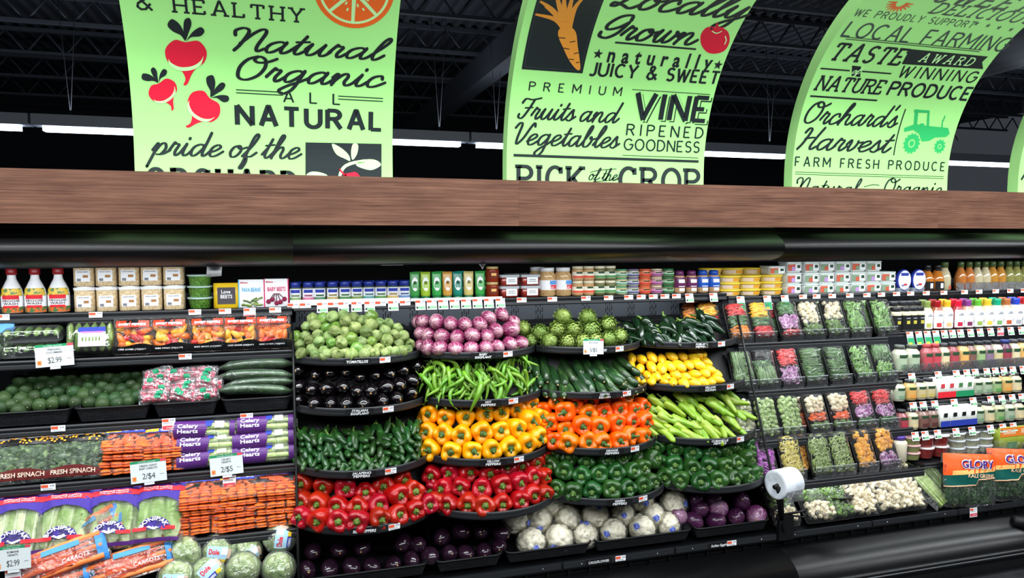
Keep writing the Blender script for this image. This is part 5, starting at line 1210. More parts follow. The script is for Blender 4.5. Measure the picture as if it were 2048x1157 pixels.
# ---- celery hearts
CEL = pm('celery_green', (172, 200, 112), .45, .4, noise=(40, (210, 224, 164), .4, .65, (.25, 1, 1)))
PURW = flat('purple_wrap', (84, 42, 112), .3)
def celery(seed):
    rs = random.Random(seed); root = node('celery_hearts', None); L = .29; mb = MB()
    for k in range(9):
        a = 6.283 * k / 9; r = .022 if k else 0; y, z = r * math.sin(a) * .9, r * math.cos(a); mb.tube([(-L / 2 + .02, y * .9, z * .9), (0, y * 1.1, z * 1.1), (L / 2 - .03, y * 1.25, z * 1.25), (L / 2 - rs.uniform(0, .015), y * 1.5, z * 1.5)], [.013, .0125, .011, .008], 7)
    mb.build('celery_stalks', CEL, root)
    ell = lambda x, k=1.0, e=0: [(x, .040 * k * math.sin(t) + e, .037 * k * math.cos(t)) for t in [6.283 * q / 20 for q in range(20)]]
    mb = MB(); mb.loops([ell(-L / 2 - .012, .35), ell(-L / 2 + .015, .85), ell(-.05, 1), ell(.08, 1.04), ell(L / 2 - .02, 1.0), ell(L / 2 + .012, .4)]); mb.build('clear_wrap', FILM, root)
    mb = MB(); NF = 12
    def band(x0, x1, t0, t1, k, m, slant=0):
        V = []
        for i in range(9):
            for j in range(NF + 1):
                t = t0 + (t1 - t0) * j / NF; x = x0 + (x1 + slant * (t - t0) - x0) * i / 8; V.append((x, .0405 * k * math.sin(t), .0375 * k * math.cos(t)))
        mb.add(V, [(i * (NF + 1) + j, i * (NF + 1) + j + 1, (i + 1) * (NF + 1) + j + 1, (i + 1) * (NF + 1) + j) for i in range(8) for j in range(NF)], m)
    band(-L / 2 + .015, -.005, R(-75), R(80), 1.05, 0, .012); band(L / 2 - .035, L / 2 - .01, R(-75), R(80), 1.05, 0); band(.005, .03, R(20), R(75), 1.06, 2, .01); band(.045, .085, R(10), R(62), 1.06, 1)
    for body, y0, cap in (('Celery', .008, .017), ('Hearts', -.015, .017)):
        v, f = text_mesh(body, .02); w = max(p[0] for p in v); V = []
        for p in v:
            y = y0 + p[1] * cap / .69; tt = math.asin(max(-1, min(1, y / .0435))); V.append((-.115 + p[0] / w * .088, y, .0402 * math.cos(tt) + .0006))
        mb.add(V, f, 1, False)
    mb.build('purple_label', [PURW, WHITE, BLUEI], root); return root
CE = [celery(k) for k in range(2)]
for c, (px, zs, nm) in enumerate(((415, (.908, .970, 1.032), 'left celery stack'), (531, (.908, .972, 1.036), 'right celery stack by the divider'))):
    for k, z in enumerate(zs):
        x = atY(px, 890, 3.6).x; inst(CE[(c + k) % 2], Matrix.Translation((x - .012 * (k == 2) * (c == 0), 3.59 + .018 * k, z)) @ Matrix.Rotation(R(jit(3)), 4, 'Y') @ Matrix.Rotation(R(66 + jit(10)), 4, 'X') @ Matrix.Diagonal((.97 if c == 0 else .93, 1, 1, 1)), 'purple labelled celery hearts, %s of the %s' % (('bottom pack', 'middle pack', 'top pack')[k], nm), 'celery', 'celery heart packs')
# ---- long carrot bags with blue ends
def long_carrots(seed):
    rs = random.Random(seed); w, h, t = .37, .125, .075; P = Pillow(w, h, t, seed, 3.2, .05); root = node('long_carrot_bag', None); mb = MB()
    for q in range(2):
        for k in range(5):
            y = -.046 + .023 * k + .004 * q; s = 1 if (k + q) % 2 else -1; mb.tube([(s * -.165, y, .016 * (1 - 2 * q) + .006), (s * -.08, y + rs.uniform(-.004, .004), .018 * (1 - 2 * q) + .006), (s * .06, y, .016 * (1 - 2 * q) + .004), (s * .155, y + .004, .008)], [.011, .0135, .0105, .004], 8)
    mb.build('carrots', pm('long_carrot', (250, 132, 66), .4, .4, var=.06, noise=(60, (252, 158, 96), .45, .7, (.3, 1, 1))), root)
    mb = MB(); P.shell(mb, 0, 16, .004); mb.build('tinted_bag', film('peach_film', (255, 232, 218), .14, 22, 1.0, .2), root)
    for sx in (-1, 1):
        mb = MB(); P.patch(mb, min(sx * .145, sx * .182), max(sx * .145, sx * .182), -h * .5, h * .5, 0, .007, 5, 10); V0_ = len(mb.v)
        mb.add([(x, y, -z) for x, y, z in mb.v[:V0_]], [f[::-1] for f in mb.f], 0); mb.build('blue_end', pm('blue_bag_end', (44, 128, 205), .35, .4, noise=(30, (90, 170, 230), .5, .7)), root)
    mb = MB(); P.patch(mb, -.05, .09, h * .2, h * .38, 0, .007, 8, 3); P.text(mb, 'CARROTS', .02, .12, -h * .22, 1, .008, .016, .0, None, .2); mb.build('print', [flat('blue_green_print', (80, 150, 190)), WHITE], root); return root
for k, (px, py, Y, yaw, tw, l) in enumerate(((160, 1078, 3.46, 12, 26, 'long carrot bag slanting up at the back, blue right end'), (252, 1068, 3.47, 4, 5, 'long carrot bag with blue ends, topmost of the right pair'), (118, 1122, 3.38, 6, 14, 'long carrot bag with blue left end nearest the romaine price card'), (258, 1128, 3.39, 8, 9, 'long carrot bag below the topmost one, beside the lettuce'), (90, 1172, 3.36, 5, 10, 'lowest long carrot bag at the bottom edge of the picture'))):
    p = atY(px, py, Y); root = long_carrots(k); root.matrix_world = Matrix.Translation(p) @ Matrix.Rotation(R(yaw), 4, 'Z') @ Matrix.Rotation(R(-tw), 4, 'Y') @ Matrix.Rotation(R(58), 4, 'X'); put(root, l, 'bagged carrots', 'long carrot bags with blue ends')
# ---- wrapped lettuce heads
LET = pm('lettuce_green', (160, 190, 112), .6, .3, var=.08, noise=(11, (206, 220, 164), .40, .62, (1, 1, 2)), bump=(26, .9))
def lettuce(seed, lab):
    root = node('wrapped_lettuce', None); mb = bumpy(.073, 26, 18, seed, .06, 16, .95); mb.build('lettuce_head', LET, root)
    mb = MB(); ph = seed * 1.7; mb.ball((0, 0, 0), .0785, 30, 20, 0, (1, 1, .97), lambda d: 1 + .02 * math.sin(11 * d.x + 8 * d.y * d.z + ph) + .02 * math.sin(9 * d.z + 14 * d.y + ph)); mb.build('plastic_wrap', FILM2, root)
    if lab:
        mb = MB()
        def sp(a, b, r=.081): return (r * math.sin(a) * math.cos(b), r * math.sin(b), r * .97 * math.cos(a) * math.cos(b))
        def rect(a0, a1, b0, b1, m, r): V = [sp(a0 + (a1 - a0) * i / 6, b0 + (b1 - b0) * j / 4, r) for j in range(5) for i in range(7)]; mb.add(V, [(j * 7 + i, j * 7 + i + 1, (j + 1) * 7 + i + 1, (j + 1) * 7 + i) for j in range(4) for i in range(6)], m)
        rect(-.62, .5, -.45, .22, 0, .0812); rect(-.62, .1, -.72, -.45, 1, .0814); rect(.12, .5, -.66, -.45, 4, .0814); rect(.15, .48, -.2, .15, 2, .0818); rect(.5, .72, -.4, .1, 5, .0813)
        def rtext(body, a0, a1, b, cap, m): 
            v, f = text_mesh(body, .03); w = max(p[0] for p in v); mb.add([sp(a0 + p[0] / w * (a1 - a0), b + p[1] / .69 * cap, .0824) for p in v], f, m, False)
        rtext('Dole', -.5, .05, -.2, .26, 3); rtext('ICEBERG', -.55, .02, -.66, .14, 2)
        mb.build('printed_label', [flat('label_pale_blue', (170, 208, 232)), BLUEI, WHITE, REDI, YELI, flat('mushroom_print', (206, 178, 160))], root)
    return root
LTL = zc((300, 1000, .1465), [(470, 730), (930, 690), (1320, 720), (1780, 510), (1760, 940), (1270, 950), (790, 1010), (360, 1060)])
for k, ((px, py), Y, rot, l) in enumerate(zip(LTL, (3.43, 3.45, 3.52, 3.47, 3.38, 3.38, 3.38, 3.36), (0, -.2, .3, 1.4, .1, .2, .7, -.1), ('plain wrapped lettuce head beside the blue ended carrot bags', 'wrapped lettuce with red and blue label, second in the back row', 'wrapped lettuce mostly hidden behind others, blue label upward', 'wrapped lettuce with sideways label resting highest by the divider', 'wrapped lettuce in the front corner by the divider', 'wrapped lettuce in front, between the label upward head and corner one', 'wrapped lettuce low in front with blue label on its top', 'wrapped lettuce at the bottom edge beside the carrot bags'))):
    p = atY(px, py, Y); root = lettuce(k, k not in (0, 4, 5)); root.matrix_world = TRS(p, facing((.1 + jit(.2), -1, .35 if k != 6 else 1.0), rot), .98); put(root, l, 'lettuce', 'wrapped lettuce heads')
# ---- spinach bags
SPI = pm('spinach_leaf', (40, 78, 32), .45, .4, hue=.02, var=.1, noise=(38, (112, 152, 84), .5, .66))
def leafpile(w, h, t, n, seed, m, size=.03, shape=Pillow):
    rs = random.Random(seed); P = Pillow(w, h, t, seed, 2.6, .03); mb = MB()
    for k in range(n):
        x, y = rs.uniform(-.46, .46) * w, rs.uniform(-.46, .46) * h; z = P.z(x, y) * rs.uniform(.72, .97); a = rs.uniform(0, 6.28); L = size * rs.uniform(.7, 1.2); ti = rs.uniform(-1.0, 1.0); W_ = L * .34
        d = Vector((math.cos(a), math.sin(a), ti * .4)); s = Vector((-math.sin(a), math.cos(a), rs.uniform(-.5, .5))); c = Vector((x, y, z)); up = Vector((0, 0, 1))
        V = [c - d * L * .5, c - d * L * .15 + s * W_, c + d * L * .2 + s * W_ * .8, c + d * L * .55, c + d * L * .2 - s * W_ * .8, c - d * L * .15 - s * W_, c + up * .003]
        mb.add(V, [(6, 0, 1), (6, 1, 2), (6, 2, 3), (6, 3, 4), (6, 4, 5), (6, 5, 0)], m)
    V = []
    return mb
def spinach(seed):
    w, h, t = .255, .235, .085; P = Pillow(w, h, t, seed, 2.8); root = node('spinach_bag', None)
    mb = leafpile(w * .95, h * .9, t, 520, seed, 0, .036); Pillow(w * .9, h * .86, t * .75, seed, 2.6, .02).shell(mb, 0, 8); o = mb.build('spinach_leaves', SPI, root); o['kind'] = 'stuff'
    mb = MB(); P.shell(mb, 0, 14, .006); mb.build('clear_bag', film('thin_film', (255, 255, 255), .03, 30, .9, .14), root)
    mb = MB(); P.patch(mb, -w * .48, w * .48, h * .27, h * .49, 0, .008, 12, 3)
    rs = random.Random(seed)
    for k in range(34): x, y = rs.uniform(-.44, .42) * w, rs.uniform(.28, .44) * h; P.patch(mb, x, x + .009, y, y + .008, 1, .0095, 1, 1)
    P.patch(mb, -w * .40, w * .46, -h * .47, 0, 2, .008, 14, 2, lambda x: -h * (.30 - .05 * math.cos(5 * x / w)), lambda x: -h * .47); P.text(mb, 'FRESH SPINACH', -w * .34, w * .38, -h * .42, 3, .010, .020, .02)
    mb.build('print', [flat('black_print', (18, 18, 20), .3), flat('amber_print', (228, 160, 40)), flat('maroon_print', (96, 26, 24)), flat('cream_print', (226, 200, 180))], root); return root
for k, (px, l) in enumerate(((42, 'bag of fresh spinach at the left picture edge'), (147, 'bag of fresh spinach beside the small baby carrot stack'))):
    p = atY(px, 920, 3.57); root = spinach(k); root.matrix_world = stand(p.x, 3.61, .872 + .088, R(34), R(jit(3))) @ Matrix.Diagonal((.92, .86, .85, 1)); put(root, l, 'bagged spinach', 'spinach bags')
# ---- mini pepper bags
MINI = [skin('mini_red', (214, 36, 28)), skin('mini_orange', (250, 128, 20)), skin('mini_yellow', (252, 188, 24))]
def minibag(seed):
    rs = random.Random(seed); w, h, t = .17, .168, .075; P = Pillow(w, h, t, seed, 2.8, .08); root = node('mini_pepper_bag', None); mb = MB()
    for k in range(15):
        x, y = -.052 + .026 * (k % 5) + rs.uniform(-.006, .006), -.042 + .034 * (k // 5) + rs.uniform(-.006, .006); a = rs.uniform(0, 3.14); m = rs.choice((0, 1, 1, 2)); M = Matrix.Translation((x, y, rs.uniform(-.002, .012))) @ Matrix.Rotation(a, 4, 'Z') @ Matrix.Rotation(R(90), 4, 'Y')
        mb.lathe([(.003, -.028), (.012, -.026), (.016, -.016), (.015, 0), (.011, .016), (.005, .027), (0, .03)], 10, m, M)
    mb.build('mini_peppers', MINI, root)
    mb = MB(); P.shell(mb, 0, 14, .010); mb.build('clear_bag', FILM, root)
    mb = MB(); P.patch(mb, -w * .49, w * .49, -h * .49, 0, 0, .012, 12, 3, lambda x: -h * .27 + .006 * math.sin(40 * x)); P.patch(mb, -w * .40, w * .40, h * .22, h * .40, 1, .012, 8, 3); P.text(mb, 'mini sweet peppers', -w * .34, w * .34, -h * .40, 2, .0175, .009, .01); P.text(mb, 'SWEET PEPPERS', -w * .33, w * .33, h * .26, 2, .0175, .011, .03)
    P.patch(mb, -w * .15, w * .15, h * .32, h * .42, 0, .0135, 4, 2); mb.build('print', [flat('black_print', (18, 18, 20), .3), flat('red_orange_print', (232, 58, 28), .35), WHITE], root)
    mb = MB()
    V = [(x * w * .5, h * .47 + .012 * q, .004 - .05 * q + .006 * math.sin(7 * x + seed + 3 * q)) for q in (0, .5, 1) for x in (-1, -.6, -.2, .2, .6, 1)]
    mb.add(V, [(6 * j + i, 6 * j + i + 1, 6 * j + i + 7, 6 * j + i + 6) for j in range(2) for i in range(5)]); mb.build('black_flap', flat('black_print', (18, 18, 20)), root); return root
for k, (px, l) in enumerate(((270, 'leftmost bag of red and orange mini peppers beside the cucumber box'), (342, 'second bag of mini sweet peppers from left'), (417, 'middle bag of mini sweet peppers with pale glare'), (482, 'fourth bag of mini sweet peppers with a yellow one in front'), (545, 'rightmost bag of mini sweet peppers by the divider'))):
    p = atY(px, 680, 3.80); root = minibag(k); root.matrix_world = stand(p.x, 3.785, 1.368 + .085, R(13), R(jit(5))); put(root, l, 'bagged mini peppers', 'mini sweet pepper bags')
# ---- cucumber boxes
CUK = pm('mini_cucumber', (84, 122, 56), .4, .4, hue=.02, var=.12, noise=(25, (134, 166, 92), .45, .65, (1, .3, 1)))
def cubox(seed, w=.20, h=.155, t=.07, label=True):
    root = node('cucumber_box', None); mb = MB()
    for k in range(6): x = -w * .40 + w * .16 * k; mb.tube([(x, -h * .43, 0), (x, -h * .3, .008), (x + .003, 0, .012), (x, h * .3, .008), (x, h * .43, 0)], [.005, .0145, .0155, .0145, .005], 9)
    mb.build('cucumbers', CUK, root)
    mb = MB(); mb.prism(rrect(w, h, .025), [(0, -.028), (-.004, -.024), (-.004, -.02), (.004, 0), (.008, .02), (.02, .032)], 0, None, True, (True, True)); mb.build('clear_box', CLEAR, root)
    if label:
        mb = MB(); mb.quad(w * .55, h * .52, 0, None, .012, -.005, .0335); mb.quad(w * .55, h * .14, 1, None, .012, h * .20, .0342); mb.quad(w * .45, h * .05, 3, None, .012, h * .12, .0345)
        for k in range(6): mb.lathe([(.004, 0), (.0035, .0003)], 10, 2, Matrix.Translation((-.025 + .0135 * k, -.012, .0342)) @ Matrix.Diagonal((1, 3, 1, 1)))
        mb.build('label', [WHITE, BLUEI, CUK, flat('pink_print', (236, 120, 180))], root)
    return root
p = atY(182, 692, 3.80); o = cubox(0); o.matrix_world = stand(p.x, 3.80, 1.369 + .083, R(16)); put(o, 'clear box of small cucumbers with blue and white label, standing upright', 'boxed cucumbers')
for k, (z, l) in enumerate(((.036, 'lower clear box of cucumbers lying flat behind the 2.99 card'), (.112, 'upper shiny clear box of cucumbers lying flat behind the 2.99 card'))):
    p = atY(64, 700, 3.80); o = cubox(k + 1, .235, .17, .07, False); o.matrix_world = Matrix.Translation((p.x, 3.845, 1.367 + z)) @ Matrix.Rotation(R(4 * k), 4, 'Z') @ Matrix.Rotation(R(6 * k), 4, 'X'); put(o, l, 'boxed cucumbers')
P_ = Pillow(.15, .16, .07, 3); root = node('salad_bag', None); mb = leafpile(.14, .15, .07, 120, 3, 0); o = mb.build('salad_leaves', SPI, root); o['kind'] = 'stuff'; mb = MB(); P_.shell(mb, 0, 10, .004); mb.build('clear_bag', FILM, root); mb = MB(); P_.patch(mb, -.07, .07, .03, .078, 0, .006); mb.build('blue_print', flat('sky_print', (90, 150, 215)), root)
p = atY(-10, 690, 3.8); root.matrix_world = stand(p.x, 3.82, 1.368 + .08, R(15)); put(root, 'blue topped salad bag cut off by the left picture edge', 'bagged salad')
# ---- radish bags
RAD = pm('radish_red', (206, 60, 92), .4, .4, var=.1, noise=(30, (224, 120, 140), .55, .75))
def radbag(seed):
    rs = random.Random(seed); w, h, t = .125, .072, .062; P = Pillow(w, h, t, seed, 2.2, .12); root = node('radish_bag', None); mb = MB()
    for k in range(13): mb.ball((-.042 + .021 * (k % 5) + rs.uniform(-.004, .004), -.018 + .018 * (k // 5) + rs.uniform(-.004, .004), rs.uniform(.0, .016)), .0125, 8, 6)
    mb.build('radishes', RAD, root); mb = MB(); P.shell(mb, 0, 12, .004); mb.build('frosty_bag', FILM2, root)
    mb = MB()
    for q in range(2): x = rs.uniform(-.055, .02); y = rs.uniform(-.03, .005); P.patch(mb, x, x + .026, y, y + .022, q % 2, .0062, 3, 3, lambda xx, x=x, y=y: y + .022 - .4 * abs(xx - x - .013))
    mb.build('print', [flat('leaf_green_print', (20, 130, 90)), flat('leaf_green_print', (20, 130, 90))], root); return root
RB = [radbag(k) for k in range(4)]
for q, row in enumerate((((295, 815), (565, 815), (850, 790)), ((275, 940), (600, 965), (920, 910)), ((240, 1080), (610, 1070), (860, 1050)))):
    for k, (px, py) in enumerate(zc((270, 620, .1611), row)):
        Y = 3.74 - .03 * q; p = atY(px, py, Y); p.z = max(p.z, 1.14); inst(RB[(q + k) % 4], TRS(p, facing((jit(.2), -1, .55), jit(.25)), 1.02), 'frosty bag of red radishes, %s bag in the %s row' % (('left', 'middle', 'right')[k], ('top', 'middle', 'bottom')[q]), 'bagged radishes', 'radish bags')
# ---- long wrapped cucumbers
CUC = pm('long_cucumber', (44, 78, 42), .3, .5, coat=.6, var=.1, noise=(16, (74, 112, 62), .45, .7, (.3, 1, 1)), bump=(50, .5))
for k, (px0, py0, px1, py1, Y, l) in enumerate(((440, 737, 585, 728, 3.74, 'long wrapped cucumber, top of the stack'), (440, 754, 585, 752, 3.715, 'long wrapped cucumber, second from the top of the stack'), (452, 772, 588, 764, 3.70, 'slim long wrapped cucumber, third from the top of the stack'), (438, 782, 583, 783, 3.69, 'long wrapped cucumber, lowest of the stack in the basket'), (455, 728, 560, 722, 3.84, 'long cucumber lying at the very back of the stack'))):
    a, b = atY(px0, py0, Y), atY(px1, py1, Y); root = node('long_cucumber', None); mb = MB(); D = b - a; n = 14
    P = [a + D * (i / n) + Vector((0, 0, .010 * math.sin(math.pi * i / n))) - (a + D * .5) for i in range(n + 1)]; rr = [.0235 * min(1, (.25 + i * .38)) * min(1, (.25 + (n - i) * .38)) * (.82 if k == 2 else 1) for i in range(n + 1)]
    mb.tube(P, rr, 14); mb.build('cucumber', CUC, root)
    mb = MB(); mb.tube([P[0] * 1.06] + P + [P[-1] * 1.06], [.004] + [r + .0025 for r in rr] + [.004], 14); mb.build('plastic_wrap', film('tight_film', (255, 255, 255), .015, 45, .8, .12), root)
    root.location = a + D * .5; put(root, l, 'cucumber', 'long wrapped cucumbers')
# ================================================================ vegetable trays on the right shelves
FOAM = pm('black_tray', (18, 18, 20), .35, .5)
def tray_shell(root, w, h, d=.030):
    mb = MB(); o = rrect(w, h, .018)
    mb.loops([[(x, y, z) for x, y in o(i)] for i, z in ((.010, -.012), (.003, .010), (0, .014), (.003, .015), (.012, -.006))], 0, True, (True, True)); mb.build('black_tray', FOAM, root)
    mb = MB(); o = rrect(w - .004, h - .004, .018)
    mb.loops([[(x, y, z) for x, y in o(i)] for i, z in ((0, .015), (.001, .018), (.006, .018 + d * .6), (.016, .018 + d), (.040, .018 + d * 1.12))], 0, True, (False, True)); mb.build('clear_film', FILM, root)
def ringm(mb, c, r, q, ax, m=0):
    ax = Vector(ax).normalized(); a = ax.orthogonal().normalized(); b = ax.cross(a); P = [Vector(c) + a * (r * math.cos(6.283 * k / 12)) + b * (r * math.sin(6.283 * k / 12)) for k in range(13)]; mb.tube(P, q, 5, m, cap=False)
FL = bumpy(1, 10, 8, 3, .3, 12).v, bumpy(1, 10, 8, 3, .3, 12).f
def floret(mb, c, r, rs, m=0, ms=None):
    M = Matrix.Translation(c) @ Euler((rs.uniform(0, 3), rs.uniform(0, 3), rs.uniform(0, 3))).to_matrix().to_4x4() @ Matrix.Diagonal((r, r, r * .85, 1)); mb.add(FL[0], FL[1], m, True, M)
def fill(kind, x0, x1, y0, y1, rs):
    """one sort of cut vegetable inside a rectangle of the tray -> (name, mesh builder, material)"""
    mb = MB(); w, h = x1 - x0, y1 - y0; U = rs.uniform; z0 = .010
    if kind in ('red', 'yellow', 'green', 'orange'):
        for k in range(int(w * h * 9000)):
            x, y, a = U(x0 + .022, x1 - .022), U(y0 + .006, y1 - .006), U(-.45, .45); L = U(.022, .034); z = z0 + U(0, .024); P = [(x + t * L * math.cos(a) * .8, max(y0, min(y1, y + t * L * math.sin(a) + .005 * (1 - t * t))), z + .006 * (1 - t * t)) for t in (-1, -.5, 0, .5, 1)]; mb.tube(P, [.0025, .005, .0056, .005, .0025], 6)
        return kind + '_pepper_strips', mb, {'red': skin('strip_red', (214, 36, 34)), 'yellow': skin('strip_yellow', (252, 196, 24)), 'green': skin('strip_green', (62, 112, 50)), 'orange': skin('strip_orange', (240, 150, 28))}[kind]
    if kind in ('beans', 'beansv', 'greensv'):
        for k in range(int(w * h * 7500)):
            v = kind != 'beans'; a = (R(90) if v else 0) + U(-.18, .18); L = min(.04, (h if v else w) * .45); x, y = U(x0 + .006, x1 - .006), U(y0 + .006, y1 - .006)
            if v: y = min(max(y, y0 + L), y1 - L)
            else: x = min(max(x, x0 + L), x1 - L)
            z = z0 + U(0, .026); mb.tube([(x - L * math.cos(a), y - L * math.sin(a), z), (x, y, z + .004), (x + L * math.cos(a), y + L * math.sin(a), z)], [.0022, .0037, .0022], 5)
        return 'green_beans', mb, pm('bean_green', (76, 118, 58), .5, .3, var=.12, noise=(50, (104, 146, 80), .45, .7)) if kind != 'greensv' else pm('pale_bean_green', (122, 156, 100), .5, .3, noise=(50, (154, 182, 130), .45, .7))
    if kind == 'peas':
        for k in range(int(w * h * 3600)):
            x, y, a = U(x0 + .010, x1 - .014), U(y0 + .014, y1 - .014), U(-1.2, 1.2) + R(60); L = .030; z = z0 + U(.002, .028); P = []
            for t in (-1, -.6, 0, .6, 1): P.append((max(x0, min(x1, x + t * L * math.cos(a) - .005 * (1 - t * t) * math.sin(a))), max(y0, min(y1, y + t * L * math.sin(a) + .005 * (1 - t * t) * math.cos(a))), z))
            mb.tube(P, [.0012, .0058, .0072, .0058, .0012], 7, flat=.6)
        return 'snap_peas', mb, pm('pea_green', (104, 152, 68), .45, .4, noise=(40, (134, 178, 94), .45, .7))
    if kind in ('caul', 'ocaul', 'broc', 'pcaul'):
        n = int(w * h * 3400) + 4
        for k in range(n): floret(mb, (U(x0 + .010, x1 - .010), U(y0 + .010, y1 - .010), z0 + U(.002, .026)), U(.011, .019), rs)
        return {'caul': 'cauliflower_florets', 'ocaul': 'orange_cauliflower_florets', 'broc': 'broccoli_florets', 'pcaul': 'purple_cauliflower_florets'}[kind], mb, {'caul': pm('floret_white', (238, 228, 198), .7, .2, noise=(120, (222, 206, 168), .45, .7), bump=(260, .6)), 'ocaul': pm('floret_orange', (246, 186, 72), .7, .2, noise=(120, (232, 160, 48), .45, .7), bump=(260, .6)), 'broc': pm('floret_green', (118, 150, 82), .7, .2, noise=(90, (84, 116, 56), .45, .65), bump=(260, .8)), 'pcaul': pm('floret_purple', (196, 110, 200), .6, .2, noise=(90, (158, 76, 168), .45, .7), bump=(260, .6))}[kind]
    if kind in ('onion',):
        for k in range(int(w * h * 3400) + 4): ringm(mb, (U(x0 + .016, x1 - .016), U(y0 + .014, y1 - .014), z0 + U(.004, .026)), U(.009, .02), U(.0034, .0052), (U(-.7, .7), U(-.7, .7), 1))
        return 'red_onion_rings', mb, pm('onion_purple', (176, 112, 168), .4, .4, noise=(45, (226, 198, 222), .45, .62))
    if kind in ('noodle', 'znoodle'):
        for k in range(int(w * h * 5200)):
            x, y, r = U(x0 + .008, x1 - .008), U(y0 + .010, y1 - .010), U(.010, .02); z = z0 + U(.004, .028); ph = U(0, 6.28); q = U(.8, 1.5); mb.tube([(max(x0, min(x1, x + r * q * math.cos(ph + t))), max(y0, min(y1, y + r * math.sin(ph + t * 1.1))), z + .003 * math.sin(2 * t)) for t in [i * .62 for i in range(12)]], .0026, 4)
        return 'vegetable_noodles', mb, pm('noodle_yellow', (226, 212, 116), .5, .3) if kind == 'noodle' else pm('noodle_green', (152, 176, 100), .5, .3, noise=(60, (184, 200, 136), .45, .7))
    if kind == 'carrots':
        for k in range(int(w * h * 5200) + 3): x, y, a = U(x0 + .016, x1 - .016), U(y0 + .007, y1 - .007), U(-.7, .7); z = z0 + U(.002, .026); L = .019; capsule(mb, (x - L * math.cos(a), y - L * math.sin(a) * .6, z), (x + L * math.cos(a), y + L * math.sin(a) * .6, z), .0072)
        return 'baby_carrots', mb, CARROT
    if kind in ('sprouts', 'wonion'):
        nx, ny = max(2, round(w / .026)), max(2, round(h / .028))
        for i in range(nx):
            for j in range(ny): mb.ball((x0 + w * (i + .5) / nx + U(-.003, .003), y0 + h * (j + .5 + .4 * (i % 2) - .2) / ny + U(-.004, .004), z0 + .010 + U(0, .012)), U(.0138, .0165), 10, 7, 0, (1, 1.08, 1))
        return ('brussels_sprouts' if kind == 'sprouts' else 'pale_sprouts'), mb, pm('sprout_green', (142, 170, 96), .5, .3, noise=(70, (188, 206, 146), .45, .62)) if kind == 'sprouts' else pm('sprout_pale', (186, 196, 150), .5, .3, noise=(70, (228, 222, 200), .45, .62))
    if kind == 'lettuce':
        return 'salad_leaves', leafpile(w, h, .05, 120, rs.randint(0, 99), 0, .03), SPI
def tray(px, yf, z, w, h, segs, label, seed=0, tilt=24, back=0.0, stop=True, dx=0):
    rs = random.Random(seed + int(px * 7)); root = node('vegetable_tray', None)
    X = atY(px, 700, yf).x + dx; tray_shell(root, w, h); y = h / 2 - .010; tot = h - .02; k = 0
    for kind, fr in segs:
        nm, mb, m = fill(kind, -w / 2 + .010, w / 2 - .010, y - tot * fr, y, rs); o = mb.build(nm, m, root); y -= tot * fr
        if len(mb.v) > 3000: o['kind'] = 'stuff'
    root.matrix_world = stand(X, yf + .088 + back, z + h / 2 * math.cos(R(tilt)) + .004, R(tilt), R(rs.uniform(-3, 3)))
    put(root, label, 'vegetable tray', 'film wrapped vegetable trays')
    if stop: fence(X, yf, z, w)
FN = []
def fence(X, yf, z, w):
    root = node('clear_shelf_stop', None); mb = MB(); w *= .5; mb.box(-w, w, -.001, .001, 0, .062); mb.box(-w, w, -.001, .022, 0, .002); mb.build('clear_panel', CLEAR, root)
    mb = MB()
    for k in range(3): x = -w * .62 + w * .62 * k; mb.box(x - .010, x + .010, -.0018, .0018, .040, .0445)
    mb.box(-w, w, -.0016, .0016, .0615, .063); mb.build('slot_edges', pm('frosted_edge', (208, 214, 220), .3, .5), root); root.location = (X, yf + .012, z)
    FN.append(1); put(root, 'clear shelf stop before ' + TN[len(FN) - 1], 'shelf stop', 'clear shelf stops')
TN = []
def trayrow(z, items, rown, tw=.142, th=.225, tilt=24):
    yf = prof(z)
    for k, (px, segs, what, back, dx) in enumerate(items):
        if back == 0: TN.append('%s, %s tray shelf' % (what, rown))
        tray(px, yf, z, tw, th, segs, 'film wrapped tray of ' + what + ', %s shelf of trays' % rown, k, tilt, back, back == 0, dx)
trayrow(1.297, [(1425, [('orange', 1)], 'orange pepper strips behind the wire divider', .14, 0), (1449, [('yellow', .4), ('red', .35), ('yellow', .25)], 'yellow and red strips just behind the divider', .09, 0),
    (1488, [('red', .36), ('green', .28), ('orange', .36)], 'red strips over green strips beside the divider', 0, 0), (1535, [('yellow', .42), ('green', .25), ('red', .33)], 'yellow strips over green and red strips', 0, 0), (1562, [('red', .5), ('green', .5)], 'red strips half hidden behind another tray', .07, 0),
    (1590, [('green', .36), ('onion', .42), ('red', .22)], 'purple onion slices under green strips', 0, 0), (1634, [('caul', .62), ('broc', .38)], 'white cauliflower over broccoli, left of two', 0, 0), (1681, [('caul', .55), ('broc', .45)], 'white cauliflower over broccoli, right of two', 0, 0), (1655, [('broc', 1)], 'broccoli half hidden between the cauliflower trays', .07, 0),
    (1726, [('peas', 1)], 'snap peas, left of two', 0, 0), (1778, [('peas', 1)], 'snap peas, right of two', 0, 0), (1752, [('peas', 1)], 'snap peas half hidden behind the front two', .07, 0)], 'top', .148, .235)
trayrow(1.040, [(1462, [('greensv', 1)], 'pale greens just behind the wire divider', .08, 0), (1499, [('greensv', 1)], 'pale green beans standing upright beside the divider', 0, 0), (1545, [('lettuce', .45), ('greensv', .55)], 'leafy pale greens beside the red peppers', 0, 0), (1568, [('red', .5), ('onion', .5)], 'red strips and onion half hidden behind', .07, 0),
    (1593, [('red', .48), ('onion', .52)], 'red pepper over purple onion rings', 0, 0), (1640, [('beans', 1)], 'green beans lying sideways, left of two', 0, 0), (1690, [('beans', 1)], 'green beans lying sideways, right of two', 0, 0), (1666, [('beans', 1)], 'green beans half hidden behind', .07, 0), (1740, [('peas', 1)], 'dark snap peas, left of the pair', 0, 0), (1784, [('beansv', .5), ('peas', .5)], 'curved green beans by the bottle shelf', 0, 0)], 'second')
